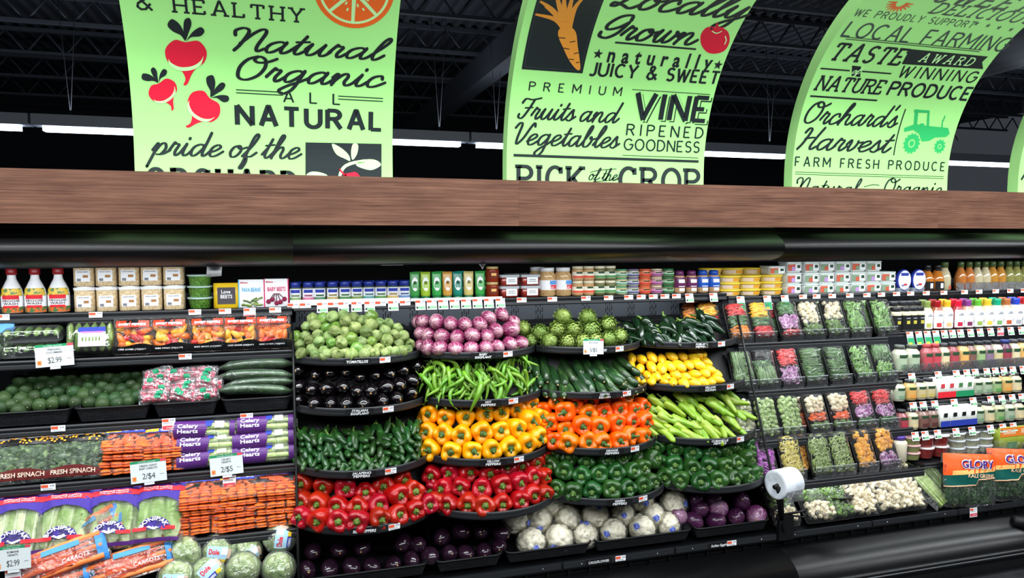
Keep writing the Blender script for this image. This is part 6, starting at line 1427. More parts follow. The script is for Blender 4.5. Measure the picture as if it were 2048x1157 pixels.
trayrow(.784, [(1470, [('wonion', 1)], 'pale sprouts just behind the wire divider', .08, 0), (1503, [('wonion', 1)], 'pale sprouts beside the divider', 0, 0), (1550, [('sprouts', 1)], 'brussels sprouts, left of two', 0, 0), (1598, [('sprouts', 1)], 'brussels sprouts, right of two', 0, 0), (1626, [('caul', .5), ('carrots', .5)], 'cauliflower and carrots half hidden behind', .07, 0),
    (1652, [('caul', .5), ('carrots', .25), ('broc', .25)], 'cauliflower over baby carrots, left of two', 0, 0), (1700, [('caul', .5), ('carrots', .25), ('broc', .25)], 'cauliflower over baby carrots, right of two', 0, 0), (1746, [('red', .38), ('onion', .38), ('green', .24)], 'red pepper over onion chunks', 0, 0), (1790, [('red', .42), ('onion', .36), ('green', .22)], 'red pepper over big onion rings', 0, 0)], 'third')
trayrow(.567, [(1524, [('pcaul', 1)], 'purple florets just behind the wire divider', .06, 0), (1556, [('pcaul', 1)], 'pink purple florets left of the noodles', .03, 0), (1603, [('noodle', 1)], 'yellow squash noodles', 0, 0), (1634, [('ocaul', 1)], 'orange cauliflower half hidden behind', .07, 0), (1662, [('znoodle', 1)], 'green zucchini noodles, left of two', 0, 0), (1704, [('znoodle', 1)], 'green zucchini noodles, right of two', 0, 0),
    (1750, [('ocaul', 1)], 'orange cauliflower florets', 0, 0), (1795, [('ocaul', .6), ('onion', .4)], 'orange cauliflower over purple onion', 0, 0)], 'lowest', .138, .24)
# trays lying on the right end of the bottom deck
for k, (px, py, Y, w, h, segs, l) in enumerate(((1556, 1010, 3.44, .13, .2, [('broc', .6), ('caul', .4)], 'broccoli and cauliflower left of the bag roll stand'), (1617, 1025, 3.46, .155, .21, [('broc', .55), ('caul', .45)], 'broccoli over cauliflower right of the bag roll stand'), (1654, 1022, 3.46, .15, .24, [('broc', 1)], 'dark green broccoli bulging up, left of the cauliflower'), (1702, 1012, 3.47, .16, .24, [('caul', 1)], 'white cauliflower behind the small black dish'), (1749, 1000, 3.48, .165, .26, [('caul', 1)], 'white cauliflower in tallest dome'), (1793, 998, 3.48, .15, .25, [('caul', 1)], 'white cauliflower beside the asparagus'),
        (1625, 978, 3.70, .2, .16, [('broc', 1)], 'broccoli lying at the back beside the roll'), (1680, 972, 3.72, .2, .15, [('caul', 1)], 'white cauliflower lying at the back, left'), (1745, 966, 3.74, .2, .15, [('caul', 1)], 'white cauliflower lying at the back, right'))):
    p = atY(px, py, Y); root = node('vegetable_tray', None); w, h = (w * 1.2, h * 1.22) if k < 6 else (w, h); tray_shell(root, w, h, .04); y = h / 2 - .01; rs = random.Random(k)
    for kind, fr in segs:
        nm, mb, m = fill(kind, -w / 2 + .01, w / 2 - .01, y - (h - .02) * fr, y, rs); mb.v = [(a, b, c * 1.5) for a, b, c in mb.v]; mb.build(nm, m, root); y -= (h - .02) * fr
    if k < 6: w *= 1.0
    tl = 44 if k < 6 else 62; root.matrix_world = stand(p.x, 3.35 + h / 2 * math.sin(R(tl)) if k < 6 else Y, (.335 if k < 6 else .45) + h / 2 * math.cos(R(tl)), R(tl), R(jit(4))); put(root, 'wrapped tray of ' + l + ' on the bottom deck', 'vegetable tray', 'trays on the bottom deck')
# black oval dish, asparagus, celery pack
mb = MB(); mb.lathe([(.03, 0), (.062, .010), (.066, .016), (.06, .015), (.03, .006), (0, .005)], 24, 0, Matrix.Diagonal((1.25, .8, 1, 1))); p = atY(1681, 997, 3.40); o = mb.build('oval_dish', BLACKP); o.location = p; put(o, 'small empty black oval dish lying over the cauliflower trays', 'dish')
ASP = pm('asparagus_green', (128, 158, 84), .5, .3, noise=(30, (170, 190, 124), .4, .65, (1, .3, 1)))
def spears(w, L, n, seed, r=.006):
    rs = random.Random(seed); mb = MB()
    for k in range(n): x = rs.uniform(-w / 2, w / 2); z = rs.uniform(0, .022); mb.tube([(x, -L / 2, z), (x + rs.uniform(-.004, .004), 0, z), (x, L * .38, z), (x, L / 2, z)], [r, r, r * .9, r * .2], 6)
    return mb
for k, (px, py, w, l) in enumerate(((1832, 1003, .13, 'film wrapped pack of pale celery sticks leaning beside the cauliflower'), (1862, 998, .12, 'film wrapped bunch of green asparagus beside the orange bags'))):
    root = node('wrapped_spears', None); spears(w, .30, 20 if k else 12, k, .0055 if k else .010).build('spears', ASP if k else CEL, root); mb = MB(); Pillow(w * 1.15, .31, .075, k, 3).shell(mb, 0, 10); mb.build('clear_film', FILM, root); p = atY(px, py, 3.50); root.matrix_world = stand(p.x, 3.455, .335 + .115, R(44), R(0)) @ Matrix.Rotation(R(20), 4, 'Z'); put(root, l, 'wrapped vegetables')
# orange topped bags of chopped greens
KALE = pm('kale_green', (52, 88, 48), .6, .3, noise=(30, (92, 130, 80), .45, .7))
def greens(seed):
    w, h, t = .355, .315, .09; P = Pillow(w, h, t, seed, 2.8, .07); root = node('greens_bag', None)
    mb = leafpile(w * .94, h * .9, t, 420, seed, 0, .022); Pillow(w * .9, h * .86, t * .7, seed, 2.6, .02).shell(mb, 0, 8); o = mb.build('chopped_greens', KALE, root); o['kind'] = 'stuff'
    mb = MB(); P.shell(mb, 0, 16, .005); mb.build('clear_bag', FILM, root); mb = MB(); ed = lambda x: -h * .02 + (.018 if x > .02 else -.012) + .08 * x
    P.patch(mb, -w * .5, w * .5, 0, h * .49, 0, .0075, 16, 8, None, lambda x: h * .14 + .1 * x); P.patch(mb, -w * .5, w * .5, 0, 0, 1, .0075, 16, 4, lambda x: h * .14 + .1 * x, ed); P.patch(mb, -w * .5, w * .5, 0, 0, 2, .0085, 16, 1, lambda x: ed(x), lambda x: ed(x) - .006)
    P.patch(mb, -w * .40, w * .46, 0, 0, 4, .0084, 12, 4, lambda x: h * .22 + .1 * x, lambda x: h * .14 + .1 * x)
    for q, (dx, dy, m, off) in enumerate(((0, 0, 3, .0105), )): P.text(mb, 'GLORY', -w * .25, w * .40, h * .235, 5, .0135, .046, .055, None, .1); P.text(mb, 'GLORY', -w * .24, w * .39, h * .24, m, .0155, .042, .02, None, .1)
    P.text(mb, 'KALE GREENS', -w * .15, w * .38, h * .07, 2, .0135, .020, .01, None, .1); mb.build('print', [flat('hot_orange_print', (244, 92, 34), .35), flat('deep_teal_print', (18, 84, 76), .35), flat('peach_line', (240, 190, 150)), flat('violet_print', (66, 34, 120), .35), flat('gold_print', (244, 190, 110), .35), WHITE], root)
    mb = MB(); V = [(x * w * .5, h * .49 + .045 * q, .02 * q * math.sin(3 * x + seed) + .006 * math.sin(11 * x)) for q in (0, .5, 1) for x in (-1, -.6, -.2, .2, .6, 1)]; mb.add(V, [(6 * j + i, 6 * j + i + 1, 6 * j + i + 7, 6 * j + i + 6) for j in range(2) for i in range(5)]); mb.build('clear_flap', FILM, root); return root
for k, (px, py, l) in enumerate(((1893, 970, 'orange topped bag of chopped greens beside the asparagus'), (1978, 966, 'middle orange topped bag of chopped greens'), (2052, 960, 'orange topped bag of greens cut off by the right picture edge'))):
    p = atY(px, py, 3.50); root = greens(k + 4); root.matrix_world = stand(p.x, 3.352 + .004 * k, .325 + .155, R(10), R(-5)) @ Matrix.Rotation(R(-5), 4, 'Z') ; put(root, l, 'bagged greens', 'orange topped bags of greens')
# roll of clear produce bags on its stand
root = node('bag_roll_stand', None); p = atY(1570, 1060, 3.30); X0 = p.x
mb = MB(); mb.box(-.045, .045, -.012, .012, .30, .43); mb.box(-.05, -.02, -.012, .012, .41, .44); mb.build('stand_plate', BLACKP, root)
mb = MB(); mb.tube([(-.03, -.005, .43), (-.055, -.03, .53), (-.095, -.062, .615)], [.017, .016, .014], 8); mb.tube([(-.115, -.055, .612), (-.06, -.045, .622)], .013, 8); mb.build('arm', BLACKP, root)
mb = MB(); mb.tube([(-.03, 0, .435), (.09, -.02, .45), (.12, -.02, .46)], .007, 6); mb.tube([(.02, .0, .43), (.10, -.03, .42), (.12, -.02, .46)], .006, 6); mb.build('tear_bar', BLACKP, root)
root.location = (X0, 3.30, 0); put(root, 'black bag roll stand fixed to the deck rail beside the purple eggplants', 'bag stand')
ROLL = pm('white_roll', (226, 232, 238), .45, .3, noise=(30, (206, 214, 224), .45, .6, (.2, 1, 1)))
root = node('bag_roll', None); mb = MB(); M = Matrix.Rotation(R(90), 4, 'Y')
mb.lathe([(.012, -.055), (.020, -.055), (.024, -.056), (.036, -.055), (.040, -.0565), (.056, -.055), (.060, -.0565), (.073, -.055), (.076, -.053), (.076, .075), (.073, .077), (.012, .077)], 36, 0, M); mb.build('roll', ROLL, root)
mb = MB(); mb.add([(-.05, -.073, -.02), (.07, -.073, -.02), (.07, -.078, -.06), (-.05, -.078, -.06), (.075, -.060, -.085), (-.045, -.060, -.085)], [(0, 3, 2, 1), (3, 5, 4, 2)]); mb.build('loose_bag', film('white_film', (235, 240, 248), .45, 40, .8, .3), root)
mb = MB(); v, f = text_mesh('ONLY', .0); w_ = max(a[0] for a in v)
V = []
for a in v: t = R(8) - (a[1] / .69 * .018) / .0765; V.append((.012 + a[0] / w_ * .04, -.0768 * math.cos(t), -.0768 * math.sin(t)))
mb.add(V, f, 0, False); mb.build('faint_print', flat('faint_ink', (176, 184, 194)), root)
p = atY(1567, 968, 3.27); root.matrix_world = Matrix.Translation((p.x, 3.275, p.z)) @ Matrix.Rotation(R(10), 4, 'Z'); put(root, 'white roll of produce bags on the black stand by the wire divider', 'bag roll')
mb = MB(); p0 = atZ(2030, 1131, .006); mb.tube([(0, 0, 0), (.04, .005, .004), (.09, -.004, 0)], [.007, .006, .004], 7); o = mb.build('green_offcut', STEM); o.location = (p0.x, p0.y, .006); put(o, 'stray green stem lying on the floor at the right picture edge', 'stem')
root = node('hanging_scanner', None); mb = MB(); mb.tube([(0, 0, 0), (.05, -.02, -.01), (.12, -.05, -.03)], [.03, .034, .026], 10); mb.build('handle', BLACKP, root); mb = MB(); mb.ball((.07, -.06, .004), .012, 8, 6, 0, (1, .6, 1)); mb.build('red_button', REDI, root); root.location = atY(2026, 1042, 3.21); put(root, 'black handheld grip with red spot resting over the bumper at right edge', 'handheld device')
# ================================================================ jars, bottles, tubs and boxes on the shelves
def rad_at(pr, z):
    for (r0, z0), (r1, z1) in zip(pr, pr[1:]):
        if z0 <= z <= z1 and z1 > z0: return r0 + (r1 - r0) * (z - z0) / (z1 - z0)
    return pr[-1][0]
def wrap(mb, pr, z0, z1, a0, a1, m, off=.0008, ay=1.0, n=8, nz=6):
    """printed patch on a round body; angle 0 faces the aisle (-y)"""
    V = []
    for j in range(nz + 1):
        z = z0 + (z1 - z0) * j / nz; r = rad_at(pr, z) + off
        for i in range(n + 1): a = R(a0 + (a1 - a0) * i / n); V.append((r * math.sin(a), -r * ay * math.cos(a) - (off * (1 - ay)), z))
    mb.add(V, [(j * (n + 1) + i, j * (n + 1) + i + 1, (j + 1) * (n + 1) + i + 1, (j + 1) * (n + 1) + i) for j in range(nz) for i in range(n)], m)
def wrap_text(mb, pr, body, z, cap, half, m, off=.0016, ay=1.0, bold=.02):
    v, f = text_mesh(body, bold); w = max(p[0] for p in v); V = []
    for p in v:
        zz = z + p[1] / .69 * cap; r = rad_at(pr, zz) + off; a = R(-half + 2 * half * p[0] / w); V.append((r * math.sin(a), -r * ay * math.cos(a) - off * (1 - ay), zz))
    mb.add(V, f, m, False)
def bottle(name, pr, body, cap=None, capm=None, prints=(), texts=(), ay=1.0, capname='cap', inks=(), n=18):
    sq = Matrix.Diagonal((1, ay, 1, 1)); o = node(name, MB().lathe(pr, n, 0, sq).mesh(name, body))
    if cap: node(capname, MB().lathe(cap, n, 0, Matrix.Diagonal((1, max(ay, .8) if ay < 1 else 1, 1, 1))).mesh(name + '_cap', capm), o)
    if prints or texts:
        mb = MB()
        for k, p in enumerate(prints): wrap(mb, pr, *p[:5], off=.0007 + .0005 * k, ay=ay)
        for t in texts: wrap_text(mb, pr, *t, off=.0030, ay=ay)
        node('label', mb.mesh(name + '_label', list(inks)), o)
    return o
def boxy(name, w, d, h, r, body, lid=None, lidm=None, front=(), texts=(), inks=(), taper=0.0, lidh=.008):
    o = node(name, MB().prism(rrect(w, d, r), [(taper + .003, 0), (taper, .003), (0, h - .001), (.002, h)], 0, None, True).mesh(name, body))
    if lidm: node('lid', MB().prism(rrect(w + .005, d + .005, r), [(0, h - .004), (0, h + lidh - .001), (.0015, h + lidh)], 0).mesh(name + '_lid', lidm), o)
    if front or texts:
        mb = MB(); M = Matrix.Translation((0, -d / 2 + taper * .4, 0)) @ Matrix.Rotation(R(90), 4, 'X')
        for k, (x, y, a, b, m) in enumerate(front): mb.quad(a, b, m, M, x, y, .0016 + .0004 * k + taper * .6)
        for body_, x0, x1, y, cap, m in texts: fit_text(mb, body_, x0, x1, y, 0, .0042 + taper * .6, m, M, .02, 0, 1, cap)
        node('label', mb.mesh(name + '_label', list(inks)), o)
    return o
def setit(o, w, h): o['_w'] = w; o['_h'] = h; return o
def shelfput(o, nat, px, wpx, hz, yf, z, label, cat, group=None, yaw=0.0, depth=None):
    """stand a copy on the shelf: wpx wide in the photograph, hz tall, front face at yf"""
    a, b = atY(px - wpx / 2, 600, yf), atY(px + wpx / 2, 600, yf); s = (b.x - a.x) / nat[0]
    M = Matrix.Translation(((a.x + b.x) / 2, yf + (depth or nat[2]) * s / 2, z)) @ Matrix.Rotation(yaw, 4, 'Z') @ Matrix.Diagonal((s, s, hz / nat[1], 1))
    c = inst(o, M, label, cat, group)
    for k in ('_w', '_h'):
        if k in c: del c[k]
    return c
def hgt(px, y0, y1, Y): return atY(px, y0, Y).z - atY(px, y1, Y).z
def jarp(r, h, sh=.85, nk=.8): return [(r * .9, 0), (r, .004), (r, h * sh * .9), (r * .97, h * sh), (r * nk, h * .93), (r * nk, h)]
def capp(r, z0, z1): return [(r, z0), (r, z1 - .0015), (r * .93, z1), (0, z1)]
GLASSY = dict(rough=.12, coat=.5)
def pk(name, col, **k): return pm(name, col, k.pop('rough', .3), .5, **k)
WCAP = pk('white_cap', (236, 238, 240)); LABW = flat('label_white', (240, 242, 244), .4)
# ---------------- left top shelf
Y0 = prof(1.565) + .025; Z0 = 1.5655
VP_ = [(.030, 0), (.046, .004), (.048, .03), (.048, .085), (.044, .105), (.032, .130), (.021, .150), (.018, .172), (.018, .178)]
VEG = bottle('wash_bottle', VP_, pk('bottle_white', (240, 242, 245)), [(.023, .172), (.025, .178), (.025, .196), (.02, .203), (0, .204)], pk('cap_red', (150, 24, 30)), [(.004, .030, -80, 80, 0), (.076, .112, -70, 70, 1), (.03, .078, -66, 66, 2), (.064, .082, -46, 46, 3), (.026, .036, -40, 40, 3)], [('VEGGIE', .0525, .0095, 48, 4), ('WASH', .0395, .0095, 38, 4)], .72, inks=[pm('salad_print', (70, 120, 70), .4, noise=(60, (222, 110, 50), .45, .55)), pm('fruit_print', (226, 190, 60), .4, noise=(70, (84, 130, 70), .48, .55)), LABW, REDI, flat('brown_ink', (70, 44, 40))])
for row, dy in ((0, 0), (1, .10)):
    for k, px in enumerate((20, 67, 114)): shelfput(VEG, (.096, .204, .07), px, 45 if row == 0 else 44, .205, Y0 + dy, Z0, 'white spray wash bottle with red cap, %s in the %s row at far left' % (('leftmost', 'middle', 'rightmost')[k], ('front', 'rear')[row]), 'bottle', 'red capped wash bottles')
CASH = pm('cashew_cream', (226, 206, 168), .3, .4, coat=.6, noise=(85, (198, 168, 122), .42, .62), bump=(110, .9))
JAR = boxy('cashew_jar', .095, .095, .104, .022, CASH, None, WCAP, [(0, .048, .066, .052, 0), (-.018, .030, .018, .012, 1), (.012, .046, .024, .012, 2)], [('WHOLE CASHEWS', -.026, .026, .064, .005, 1)], [LABW, flat('barcode_grey', (120, 122, 128)), flat('nut_print', (170, 120, 70))])
node('lid', MB().lathe([(.040, .103), (.0405, .106), (.0405, .116), (.037, .118), (0, .118)], 22).mesh('cashew_lid', WCAP), JAR)
JAR.children[0].name = 'lid_ring'
for k, px in enumerate((167, 211.5, 257.5, 302, 347)):
    for r_ in (0, 1): shelfput(JAR, (.100, .118, .1), px, 44, .117, Y0 - .005, Z0 + .1175 * r_, 'square clear jar of cashews, %s in the %s row' % (place_word(k), ('lower', 'upper')[r_]), 'jar', 'cashew jars')
PEA = bottle('pea_tub', [(.042, 0), (.045, .003), (.052, .046), (.054, .05)], pm('pea_tub_green', (104, 156, 62), .35, .4, coat=.5, noise=(120, (64, 104, 36), .4, .6), bump=(140, .8)), [(.057, .047), (.058, .049), (.058, .054), (.054, .056), (0, .055)], pk('lid_frosty', (178, 206, 196)), capname='lid')
for k in range(3): shelfput(PEA, (.116, .056, .116), 398, 54, .0545, Y0, Z0 + .0547 * k, 'round clear tub of green peas, %s of the stack' % ('bottom', 'middle', 'top')[k], 'tub', 'tubs of green peas')
YP = boxy('beet_pack', .115, .035, .115, .02, pk('pack_yellow', (222, 184, 30)), None, None, [(0, .0575, .080, .076, 0)], [('Love', -.022, .018, .068, .016, 1), ('BEETS', -.026, .026, .046, .016, 1)], [flat('pack_window', (84, 80, 84), .2), LABW])
shelfput(YP, (.115, .115, .035), 453, 52, .122, Y0, Z0, 'yellow rimmed square pack of beets standing beside the pea tubs', 'package', None)
BOXW = flat('carton_white', (244, 245, 247), .4)
def carton(word, edge, col, x, kind):
    o = boxy('vegetable_carton', .112, .03, .126, .002, BOXW, None, None, [(-.0535, .063, .005, .126, 0), (.0535 if kind else -.0535, .063, .005, .126, 0), (0, .0615 if kind else .03, .004, .004, 1)], [(word, -.040, .042, .072, .018, 1), ('Melissas', -.046, -.014, .110, .007, 3)], [edge, col, flat('bean_print', (150, 172, 92)), flat('logo_red', (214, 70, 84)), flat('beet_print', (132, 24, 62)), flat('bean_shade', (86, 116, 50))])
    mb = MB(); M = Matrix.Translation((0, -.0185, 0)) @ Matrix.Rotation(R(90), 4, 'X'); rs = random.Random(4)
    if kind == 0:
        for k in range(11): x, y, a = rs.uniform(-.035, .04), rs.uniform(.008, .045), rs.uniform(-1.2, 1.2); mb.tube([(x - .02 * math.cos(a), y - .02 * math.sin(a) * .6, 0), (x, y + .003, .0015), (x + .02 * math.cos(a), y + .02 * math.sin(a) * .6, 0)], .0035, 5, k % 2, M, flat=.4)
    else:
        for k in range(5): x, y = -.036 + .018 * k, .026 + .010 * math.sin(k * 2); mb.ball((x, y, 0), .011, 10, 7, 0, (1, 1, .3), M=M); mb.tube([(x, y, .001), (x * .3, .062, .001)], .002, 5, 1, M)
    node('picture', mb.mesh('carton_picture', [flat('bean_print', (150, 172, 92)), flat('bean_shade', (86, 116, 50))] if kind == 0 else [flat('beet_print', (132, 24, 62)), flat('beet_leaf', (96, 60, 70))]), o)
    return o
shelfput(carton('FAVA BEANS', flat('edge_blue', (110, 190, 226)), flat('word_blue', (70, 170, 216)), 0, 0), (.112, .126, .03), 502.5, 51, .137, Y0, Z0, 'white carton of fava beans with blue edge', 'carton')
shelfput(carton('BABY BEETS', flat('edge_pink', (206, 44, 104)), flat('word_pink', (206, 44, 104)), 0, 1), (.112, .126, .03), 553, 50, .139, Y0, Z0, 'white carton of baby beets with magenta edge', 'carton')
# ---------------- middle top shelf
Y1 = prof(1.583) + .03; Z1 = 1.5835
mb = MB(); x0, x1 = atY(580, 600, Y1 - .03).x, atY(820, 600, Y1 - .03).x; mb.box(x0, x1, Y1 - .034, Y1 - .031, Z1 - .012, Z1 + .016); put(mb.build('label_strip', WHITE), 'long white label strip along the spice jars', 'label strip')
mb = MB(); x0, x1 = atY(821, 600, Y1 - .03).x, atY(1004, 600, Y1 - .03).x; mb.box(x0, x1, Y1 - .034, Y1 - .031, Z1 - .004, Z1 + .010); put(mb.build('label_strip', WHITE), 'white label strip below the herb tubes', 'label strip')
SPR = jarp(.026, .068, .95, .82); herb = [(150, 180, 120), (214, 120, 160), (90, 140, 100), (196, 180, 120), (96, 150, 90), (130, 160, 90), (110, 170, 170), (110, 160, 90), (220, 190, 120), (120, 150, 200)]
for k, px in enumerate((591, 617, 640, 666, 691, 715, 739, 763, 787, 810)):
    o = bottle('spice_jar', SPR, pm('jar_contents_%d' % (k % 3), ((96, 110, 84), (120, 116, 96), (84, 106, 80))[k % 3], .2, .5, coat=.6), capp(.0235, .066, .088), pk('cap_royal_blue', (36, 56, 150)), [(.006, .060, -75, 75, 0), (.042, .056, -48, 48, 1), (.026, .034, -40, 40, 3), (.006, .022, -70, 70, 2)], [], inks=[LABW, BLUEI, flat('herb_print_%d' % k, herb[k]), flat('herb_word_%d' % k, tuple(int(c * .75) for c in herb[k]))])
    for r_ in (0, 1): shelfput(o, (.052, .088, .052), px + 3 * r_, 23, .100, Y1 + .07 * r_, Z1, 'blue capped spice jar, %s in the %s row' % (place_word(k), ('front', 'rear')[r_]), 'jar', 'blue capped spice jars')
def tube_(col, k):
    c = pk('tube_%d' % k, col); mb = MB(); L = []
    for z, w, d in ((.014, .022, .020), (.02, .024, .021), (.06, .0245, .015), (.11, .025, .003), (.122, .025, .0015)): L.append([(w * math.cos(t), d * math.sin(t), z) for t in [6.283 * q / 16 for q in range(16)]])
    o = node('herb_tube', mb.loops(L).mesh('herb_tube', c)); node('cap', MB().lathe([(.021, 0), (.022, .002), (.022, .014), (.02, .0145)], 16).mesh('herb_tube_cap', pk('tube_cap_green', (30, 110, 66))), o)
    m2 = MB(); n = 18; V = [(0, 0, 0)]
    def fd(z): return .021 + (.003 - .021) * max(0, (z - .02)) / .09
    for q in range(n): t = 6.283 * q / n; x, z = .016 * math.cos(t), .068 + .030 * math.sin(t); V.append((x, -fd(z) * math.sqrt(max(0, 1 - (x / .0248) ** 2)) - .0014, z))
    V[0] = (0, -fd(.068) - .0016, .068); m2.add(V, [(0, 1 + q, 1 + (q + 1) % n) for q in range(n)], 0); V = [(x * .5, y - .0012, .076 + (z - .068) * .3) for x, y, z in V]; m2.add(V, [(0, 1 + q, 1 + (q + 1) % n) for q in range(n)], 1)
    node('label', m2.mesh('herb_tube_label', [LABW, flat('tube_leaf_%d' % k, tuple(int(v * .7) for v in col))]), o); return o
for k, (px, col, w) in enumerate(((831, (60, 150, 70), 'deep green, leftmost'), (852.5, (158, 192, 50), 'lime green'), (875, (52, 160, 76), 'bright green, third from left'), (896.5, (206, 152, 66), 'amber'), (917, (24, 130, 110), 'teal'), (939, (204, 186, 112), 'tan'), (962, (56, 156, 70), 'bright green, beside the amber jars'))):
    o = tube_(col, k); shelfput(o, (.05, .122, .042), px, 20, .144, Y1, Z1, 'upright herb paste tube, ' + w, 'tube', 'upright herb tubes'); 
    if k in (0, 2, 4, 6): shelfput(o, (.05, .122, .042), px + 7, 19, .144, Y1 + .05, Z1, 'upright herb tube behind the %s one' % w.split(',')[0], 'tube', 'upright herb tubes')
HON = bottle('amber_jar', jarp(.027, .062, .95, .85), pk('amber_glass', (138, 44, 18), **GLASSY), capp(.0245, .060, .072), pk('cap_gold', (206, 180, 120)), [(.018, .048, -40, 40, 0), (.030, .042, -22, 22, 1)], inks=[flat('brown_label', (110, 40, 24)), flat('gold_print', (244, 196, 120))])
for k in range(2): shelfput(HON, (.054, .072, .054), 988, 26, .084, Y1, Z1 + .0842 * k, 'dark amber jar with gold lid, %s of two stacked' % ('lower', 'upper')[k], 'jar', 'stacked amber jars')
TOMT = boxy('tomato_tub', .085, .07, .043, .012, pk('red_contents', (112, 30, 24), coat=.7, noise=(60, (160, 50, 36), .45, .65)), None, pk('clear_lid', (176, 182, 186), rough=.1), [(.006, .024, .050, .032, 0), (.006, .028, .03, .004, 1), (.006, .020, .036, .003, 1)], [], [LABW, GREYI], .003)
for k, px in enumerate((1020.5, 1062)):
    for r_ in (0, 1): shelfput(TOMT, (.09, .051, .07), px, 39, .0615, Y1, Z1 + .0617 * r_, 'clear tub of red tomatoes with white label, %s %s' % (('left', 'right')[k], ('lower', 'upper')[r_]), 'tub', 'red tomato tubs')
    shelfput(TOMT, (.09, .051, .07), px + 14, 38, .0615, Y1 + .10, Z1 + .0617, 'clear tomato tub at the back, %s' % ('left', 'right')[k], 'tub', 'red tomato tubs')
    shelfput(TOMT, (.09, .051, .07), px + 14, 38, .0615, Y1 + .10, Z1, 'clear tomato tub lowest at the back, %s' % ('left', 'right')[k], 'tub', 'red tomato tubs')
GAR = bottle('garlic_jar', jarp(.036, .118, .84, .78), pm('garlic_tan', (204, 168, 118), .2, .5, coat=.6, noise=(130, (180, 140, 90), .45, .65)), capp(.030, .112, .130), WCAP, [(.030, .074, -85, 85, 0), (.034, .052, 5, 75, 1), (.054, .072, 0, 75, 2)], [('GARLIC', .037, .009, 30, 3)], inks=[LABW, REDI, flat('sky_print', (90, 150, 215)), LABW])
for k, (px, l, dy) in enumerate(((1099.5, 'left of two', 0), (1131.5, 'right of two', 0), (1080, 'behind the tomato tubs', .1))): shelfput(GAR, (.072, .130, .072), px, 33, .158, Y1 + dy, Z1, 'big tan jar of minced garlic with white lid, ' + l, 'jar', 'minced garlic jars')
def smalljar(nm, body, lid, band, band2, h=.068, r=.025):
    return bottle(nm, jarp(r, h * .86, .96, .9), pk(nm + '_contents', body, coat=.6), capp(r * .93, h * .82, h), pk(nm + '_lid', lid), [(h * .18, h * .62, -80, 80, 0), (h * .2, h * .36, -70, 70, 1), (h * .5, h * .62, -30, 30, 2)], inks=[flat(nm + '_band', band), flat(nm + '_ink', band2), flat('dark_green_ink', (36, 70, 44))])
KJ = [smalljar('relish_jar', (190, 150, 100), (226, 220, 190), (236, 232, 214), (220, 90, 60)), smalljar('pesto_jar', (104, 104, 60), (232, 226, 196), (232, 236, 220), (90, 150, 90))]
for k, px in enumerate((1159, 1181, 1203, 1224.5)):
    for r_ in (0, 1): shelfput(KJ[k // 2], (.05, .068, .05), px, 22, .082, Y1, Z1 + .0822 * r_, '%s spread jar, %s in the %s layer' % (('red labelled', 'green labelled')[k // 2], place_word(k), ('lower', 'upper')[r_]), 'jar', 'stacked spread jars')
LJ = [smalljar(nm, b, l, b1, b2, .042, .027) for nm, b, l, b1, b2 in (('mint_lid_jar', (190, 180, 130), (90, 160, 120), (206, 224, 208), (90, 160, 120)), ('violet_lid_jar', (170, 170, 150), (120, 112, 150), (196, 200, 214), (70, 70, 130)), ('coral_lid_jar', (200, 110, 60), (222, 96, 70), (232, 120, 90), (210, 50, 40)), ('cream_lid_jar', (170, 130, 130), (216, 206, 170), (206, 150, 190), (150, 60, 130)), ('forest_lid_jar', (90, 110, 70), (44, 116, 70), (170, 206, 170), (40, 110, 66)))]
for k, px in enumerate((1247, 1270.5, 1294, 1317.5, 1340.5)):
    for r_ in range(3): shelfput(LJ[k], (.054, .042, .054), px, 23, .048, Y1, Z1 + .0482 * r_, 'low dip jar with %s lid, %s of its stack' % (('mint green', 'violet', 'coral red', 'cream', 'dark green')[k], ('bottom', 'middle', 'top')[r_]), 'jar', 'stacked low dip jars')
def squeeze(nm, cap, lab): return bottle(nm, [(.018, 0), (.021, .003), (.022, .05), (.020, .075), (.013, .085)], pk('aioli_cream', (214, 172, 126)), [(.0165, .078), (.0165, .098), (.012, .104), (0, .104)], pk(nm + '_cap', cap), [(.026, .074, -75, 75, 0), (.030, .064, -32, 32, 1), (.034, .048, -70, 70, 0), (.010, .024, -26, 26, 1)], inks=[pk(nm + '_ink', lab), LABW])
SQB = [squeeze('plum_squeeze_bottle', (104, 44, 96), (104, 40, 90)), squeeze('blue_squeeze_bottle', (30, 80, 180), (30, 90, 190))]
for k, px in enumerate((1364, 1388, 1410.6, 1433)): shelfput(SQB[k // 2], (.044, .104, .044), px, 22, .132, Y1, Z1, '%s capped squeeze bottle, %s of two' % (('plum', 'blue')[k // 2], ('left', 'right')[k % 2]), 'bottle', 'squeeze bottles')
# ---------------- right top shelf
Y2 = prof(1.56) + .02; Z2 = 1.5605
YT = bottle('yellow_tub', [(.048, 0), (.050, .002), (.054, .026), (.055, .028)], pk('tub_pale', (222, 206, 140)), [(.058, .025), (.059, .027), (.059, .034), (.055, .036), (0, .035)], pk('tub_lid_yellow', (230, 200, 52)), [(.006, .022, -60, 60, 0), (.006, .022, -4, 50, 1)], [], .8, 'lid', inks=[flat('cream_print', (236, 220, 180)), flat('amber_print', (226, 150, 60))], n=24)
for k, px in enumerate((1468, 1509, 1552)):
    for r_ in range(3): shelfput(YT, (.118, .036, .095), px, 44, .0405, Y2, Z2 + .0407 * r_, 'yellow lidded dip tub, %s stack, %s tub' % (('left', 'middle', 'right')[k], ('bottom', 'middle', 'top')[r_]), 'tub', 'yellow lidded tubs')
for k, px in enumerate((1430, 1474, 1516)):
    for r_ in range(4): shelfput(YT, (.118, .036, .095), px, 44, .0405, Y2 + .125, Z2 + .0407 * r_, 'yellow lidded dip tub in the rear %s stack, %s' % (('left', 'middle', 'right')[k], ('bottom', 'second', 'third', 'top')[r_]), 'tub', 'yellow lidded tubs')
